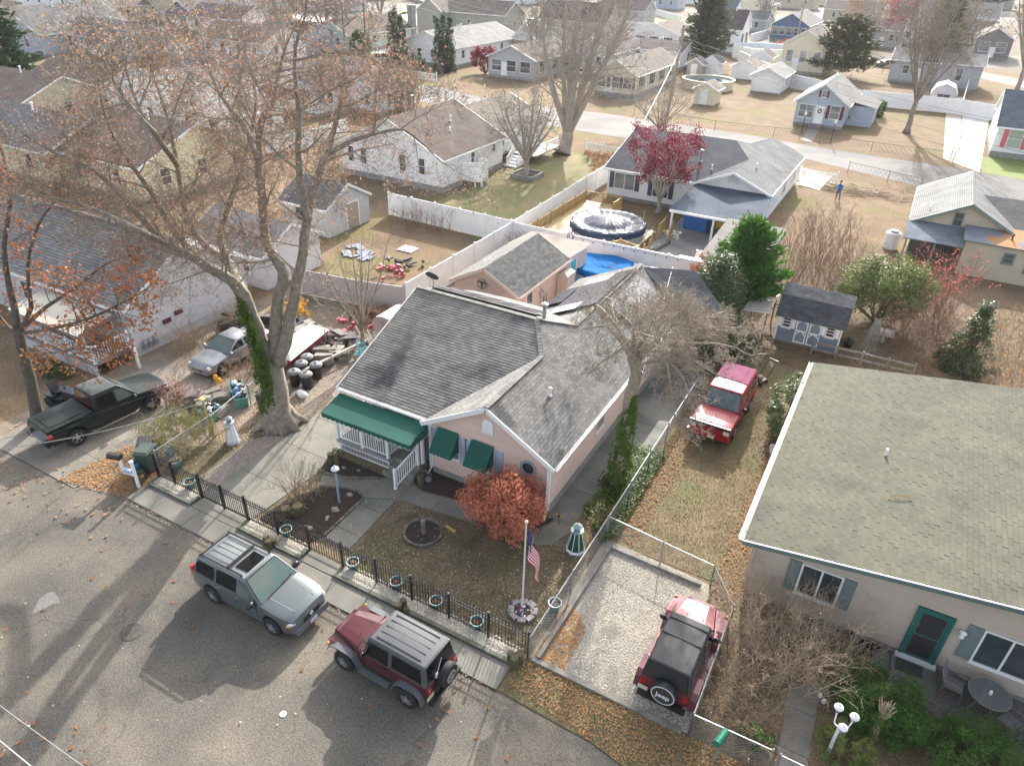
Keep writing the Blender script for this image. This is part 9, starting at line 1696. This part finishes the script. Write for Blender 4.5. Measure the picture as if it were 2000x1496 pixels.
for k,((u,v),m,lb)in enumerate((((625,665),WOODG,'stack of grey boards and slabs beyond the boat'),((600,650),WOODG,'tilted grey table wreckage beyond the boat'),((660,668),mat('dark_clutter',(.05,.045,.05),.7),'dark clutter heap by the grey vinyl fence'),((700,642),mat('red_clutter',(.3,.03,.05),.6),'red yard machine by the grey vinyl fence'),((765,540),mat('red_toys',(.35,.05,.06),.6),'heap of red toys inside the dirt yard corner'),((790,520),mat('dark_clutter',(.05,.045,.05),.7),'dark heap by the white fence in the dirt yard'),((700,500),mat('slate_sheet',(.2,.22,.26),.8),'blue grey sheets lying on the dirt yard'),((470,640),BLACKP,'black clutter between the silver sedan and the garage'),((650,705),WOODG,'old grey lumber lying beside the long cream ladder'),((560,640),mat('dark_clutter',(.05,.045,.05),.7),'dark junk heap between the maple stems and the boat'),((395,790),WOODG,'scraps of grey lumber in front of the silver sedan'),((745,620),mat('rusty_scrap',(.16,.08,.05),.8),'rusty scrap against the corner of the grey vinyl fence'))):
 c=G(u,v);rr=random.Random(30+k);b=MB();flat=k in(0,6)
 for j in range(14):b.obox(c+Vector((rr.gauss(0,.7),rr.gauss(0,.5),.08+(0 if flat else rr.random()*.4))),Vector((rr.uniform(.4,1.3),rr.uniform(.2,.6),.05 if flat else rr.uniform(.1,.5)))*(.45 if k in(3,4,5)else 1),rr.uniform(0,3),M=Matrix.Rotation(rr.uniform(0,3),3,'Z')@Matrix.Rotation(rr.uniform(-.3,.3)if not flat else.03,3,'X'))
 b.solo('yard_clutter',m,lb,'clutter',c,kind='stuff')
b=MB();c=G(797,488);b.box(c.x-.6,c.y-.5,.02,c.x+.6,c.y+.5,.08);b.solo('white_board',WHITE,'white square board lying in the dirt yard','board',c)
for k,((u,v),m,lb)in enumerate((((468,778),mat('teal_tub',(.05,.25,.22),.5),'teal trough of potted clutter beside the maple root'),((413,815),mat('teal_tub',(.05,.25,.22),.5),'teal bin with a white bag behind the wooden sign post'))):
 c=G(u,v);root=thing('teal_container',lb,'container',tuple(c),rad(-35 if k==0 else 10));W_,D_=((.9,.3),(.35,.35))[k];lbx(root,'wall',m,(-W_,-D_,0,W_,-D_+.04,.5),(-W_,D_-.04,0,W_,D_,.5),(-W_,-D_+.04,0,-W_+.04,D_-.04,.5),(W_-.04,-D_+.04,0,W_,D_-.04,.5));b=MB();rr=random.Random(k)
 for j in range(12):b.blob((rr.uniform(-W_,W_)*.8,rr.uniform(-D_,D_)*.7,.45+rr.random()*.15),rr.uniform(.08,.16),rr.randrange(3),7,4,j)
 b.part('contents',[WHITE,BLACKP,mat('tub_blue',(.1,.2,.4),.5)],root,local=True,kind='stuff')
c=G(412,850);b=MB();b.tube([c,c+Vector((0,0,1.9))],.05,6);b.box(c.x-.15,c.y-.1,1.9,c.x+.15,c.y+.1,1.95);b.solo('wooden_post',WOODY,'thin wooden post with a pale cap between the shrub and the white lighthouse','post',c)
for k,(x,y)in enumerate(((-26.9,19.3),(-26.5,19.2))):b=MB();b.blob((x,y,.45),(.14,.1,.16),sd=k);b.tube([(x,y,0),(x,y,.4)],.02,4);b.solo('yellow_ornament',mat('sign_yellow',(.7,.35,.02),.5),('left','right')[k]+'-hand yellow flower-shaped ornament by the teal trough','garden ornament',(x,y,0))
c=G(590,775);b=MB();b.blob(c+Vector((0,0,.15)),(.35,.2,.18),sd=5,wob=.2);b.solo('white_sack',WHITE,'crumpled white sack on the stones right of the maple roots','sack',c)
root=thing('garden_enclosure','weathered timber enclosure frames behind the olive roof','enclosure',(.6,39.3,0));c0,c1=G(1583,690),G(1780,738)
for z in(.3,.7):b=MB();b.bar((c0.x,c0.y,z),(c1.x,c1.y,z),.06,.12);b.part('rail',WOODG,root)
for t in(0,.25,.5,.75,1):b=MB();p=c0+(c1-c0)*t;b.box(p.x-.05,p.y-.05,0,p.x+.05,p.y+.05,.85);b.part('post',WOODG,root)
c=G(1693,690);b=MB();
for k in range(9):b.bar(c+Vector((-.4+k*.1,0,0)),c+Vector((-.1+k*.04,.3,2.0)),.05,.03)
b.solo('timber_bundle',WOODG,'bundle of grey poles leaning together right of the blue grey shed','timber',c);c=G(1722,668);b=MB();b.box(c.x-.5,c.y-.3,.5,c.x+.5,c.y+.3,.75);b.box(c.x-.1,c.y-.1,0,c.x+.1,c.y+.1,.5);b.solo('stone_sink',mat('pale_stone_basin',(.5,.46,.4),.8),'pale basin on a pedestal beside the grey pole bundle','basin',c);c=G(1655,678);b=MB();b.blob(c+Vector((0,0,.3)),(.3,.25,.35),sd=8);b.solo('dark_sack',BLACKP,'dark sack with tools against the right end of the blue grey shed','sack',c)
c=G(1508,885);b=MB();b.lathe([(.13,0),(.16,.38),(.14,.38),(.11,.03)],c,12,closed=False);b.solo('white_bucket',WHITE,'grubby white bucket beside the gutter of the olive roof','bucket',c)
root=thing('pallet_shelter','low white slatted shelter between the holly and blue grey shed','shelter',(-5.2,39.8,0))
for k in range(9):b=MB();b.bar((-5.9,38.4+k*.36,1.75),(-4.5,38.5+k*.36,1.85),.25,.03);b.part('slat',mat('pale_slat',(.55,.5,.45),.7),root)
for x,y in((-5.8,38.5),(-4.6,38.6),(-5.8,41.1),(-4.6,41.2)):b=MB();b.box(x-.04,y-.04,0,x+.04,y+.04,1.75);b.part('post',WOODG,root)
c=G(1463,692);b=MB();b.tube([c,c+Vector((0,0,.7))],.03,6);b.lathe([(.05,.68),(.25,.78),(.22,.78),(.03,.72)],c,12,closed=False);b.solo('bird_bath',WHITE,'small white bird bath in front of the holly by the shed','bird bath',c)
root=thing('string_lights','string of small dark bulbs along the top of the fence between the pools','string lights',(-17,43.9,1.8));b=MB();pts=[Vector((-19+k*.25,43.86,1.72-.05*abs(math.sin(k*.785))))for k in range(33)];b.tube(pts,.008,4);b.part('cable',BLACKP,root)
for k in range(0,33,3):b=MB();b.lathe([(.02,.0),(.035,-.08),(.01,-.14)],pts[k],6);b.part('bulb',BLACKP,root)
for k,((u,v),lb)in enumerate((((1622,280),'slim black lamp post at the path of the pale blue cottage, nearest the road'),((1565,262),'slim black lamp post standing in the low grey planter'))):c=G(u,v);root=thing('lamp_post',lb,'lamp post',tuple(c));b=MB();b.tube([c,c+Vector((0,0,2.2))],.05,6);b.part('post',BLACKMETAL,root);b=MB();b.lathe([(.1,2.2),(.16,2.45),(.03,2.6)],c,8);b.part('lantern',WHITE,root)
root=thing('fire_pit_rack','white framed rack by the outdoor shower','rack',(-33.2,53.8,0));b=MB()
for x in(-33.8,-33.2):b.tube([(x,54,0),(x,54,1.1)],.02,4)
b.tube([(-33.8,54,1.1),(-33.2,54,1.1)],.02,4);b.tube([(-33.8,54,.8),(-33.2,54,.8)],.02,4);b.part('frame',GALV,root)
# ================================================================ AIR
hm=bpy.data.materials.new('haze_air');hm.use_nodes=True;hn=hm.node_tree;hn.nodes.remove(hn.nodes['Principled BSDF']);pv=hn.nodes.new('ShaderNodeVolumePrincipled')
pv.inputs['Color'].default_value=(.93,.95,1,1);pv.inputs['Density'].default_value=.00015;pv.inputs['Anisotropy'].default_value=.2;hn.links.new(pv.outputs[0],hn.nodes['Material Output'].inputs['Volume'])
b=MB();b.box(-905,-125,-1.2,505,1205,26);o=b.struct('haze',hm,'stuff','thin bright autumn haze over the whole neighbourhood','haze')
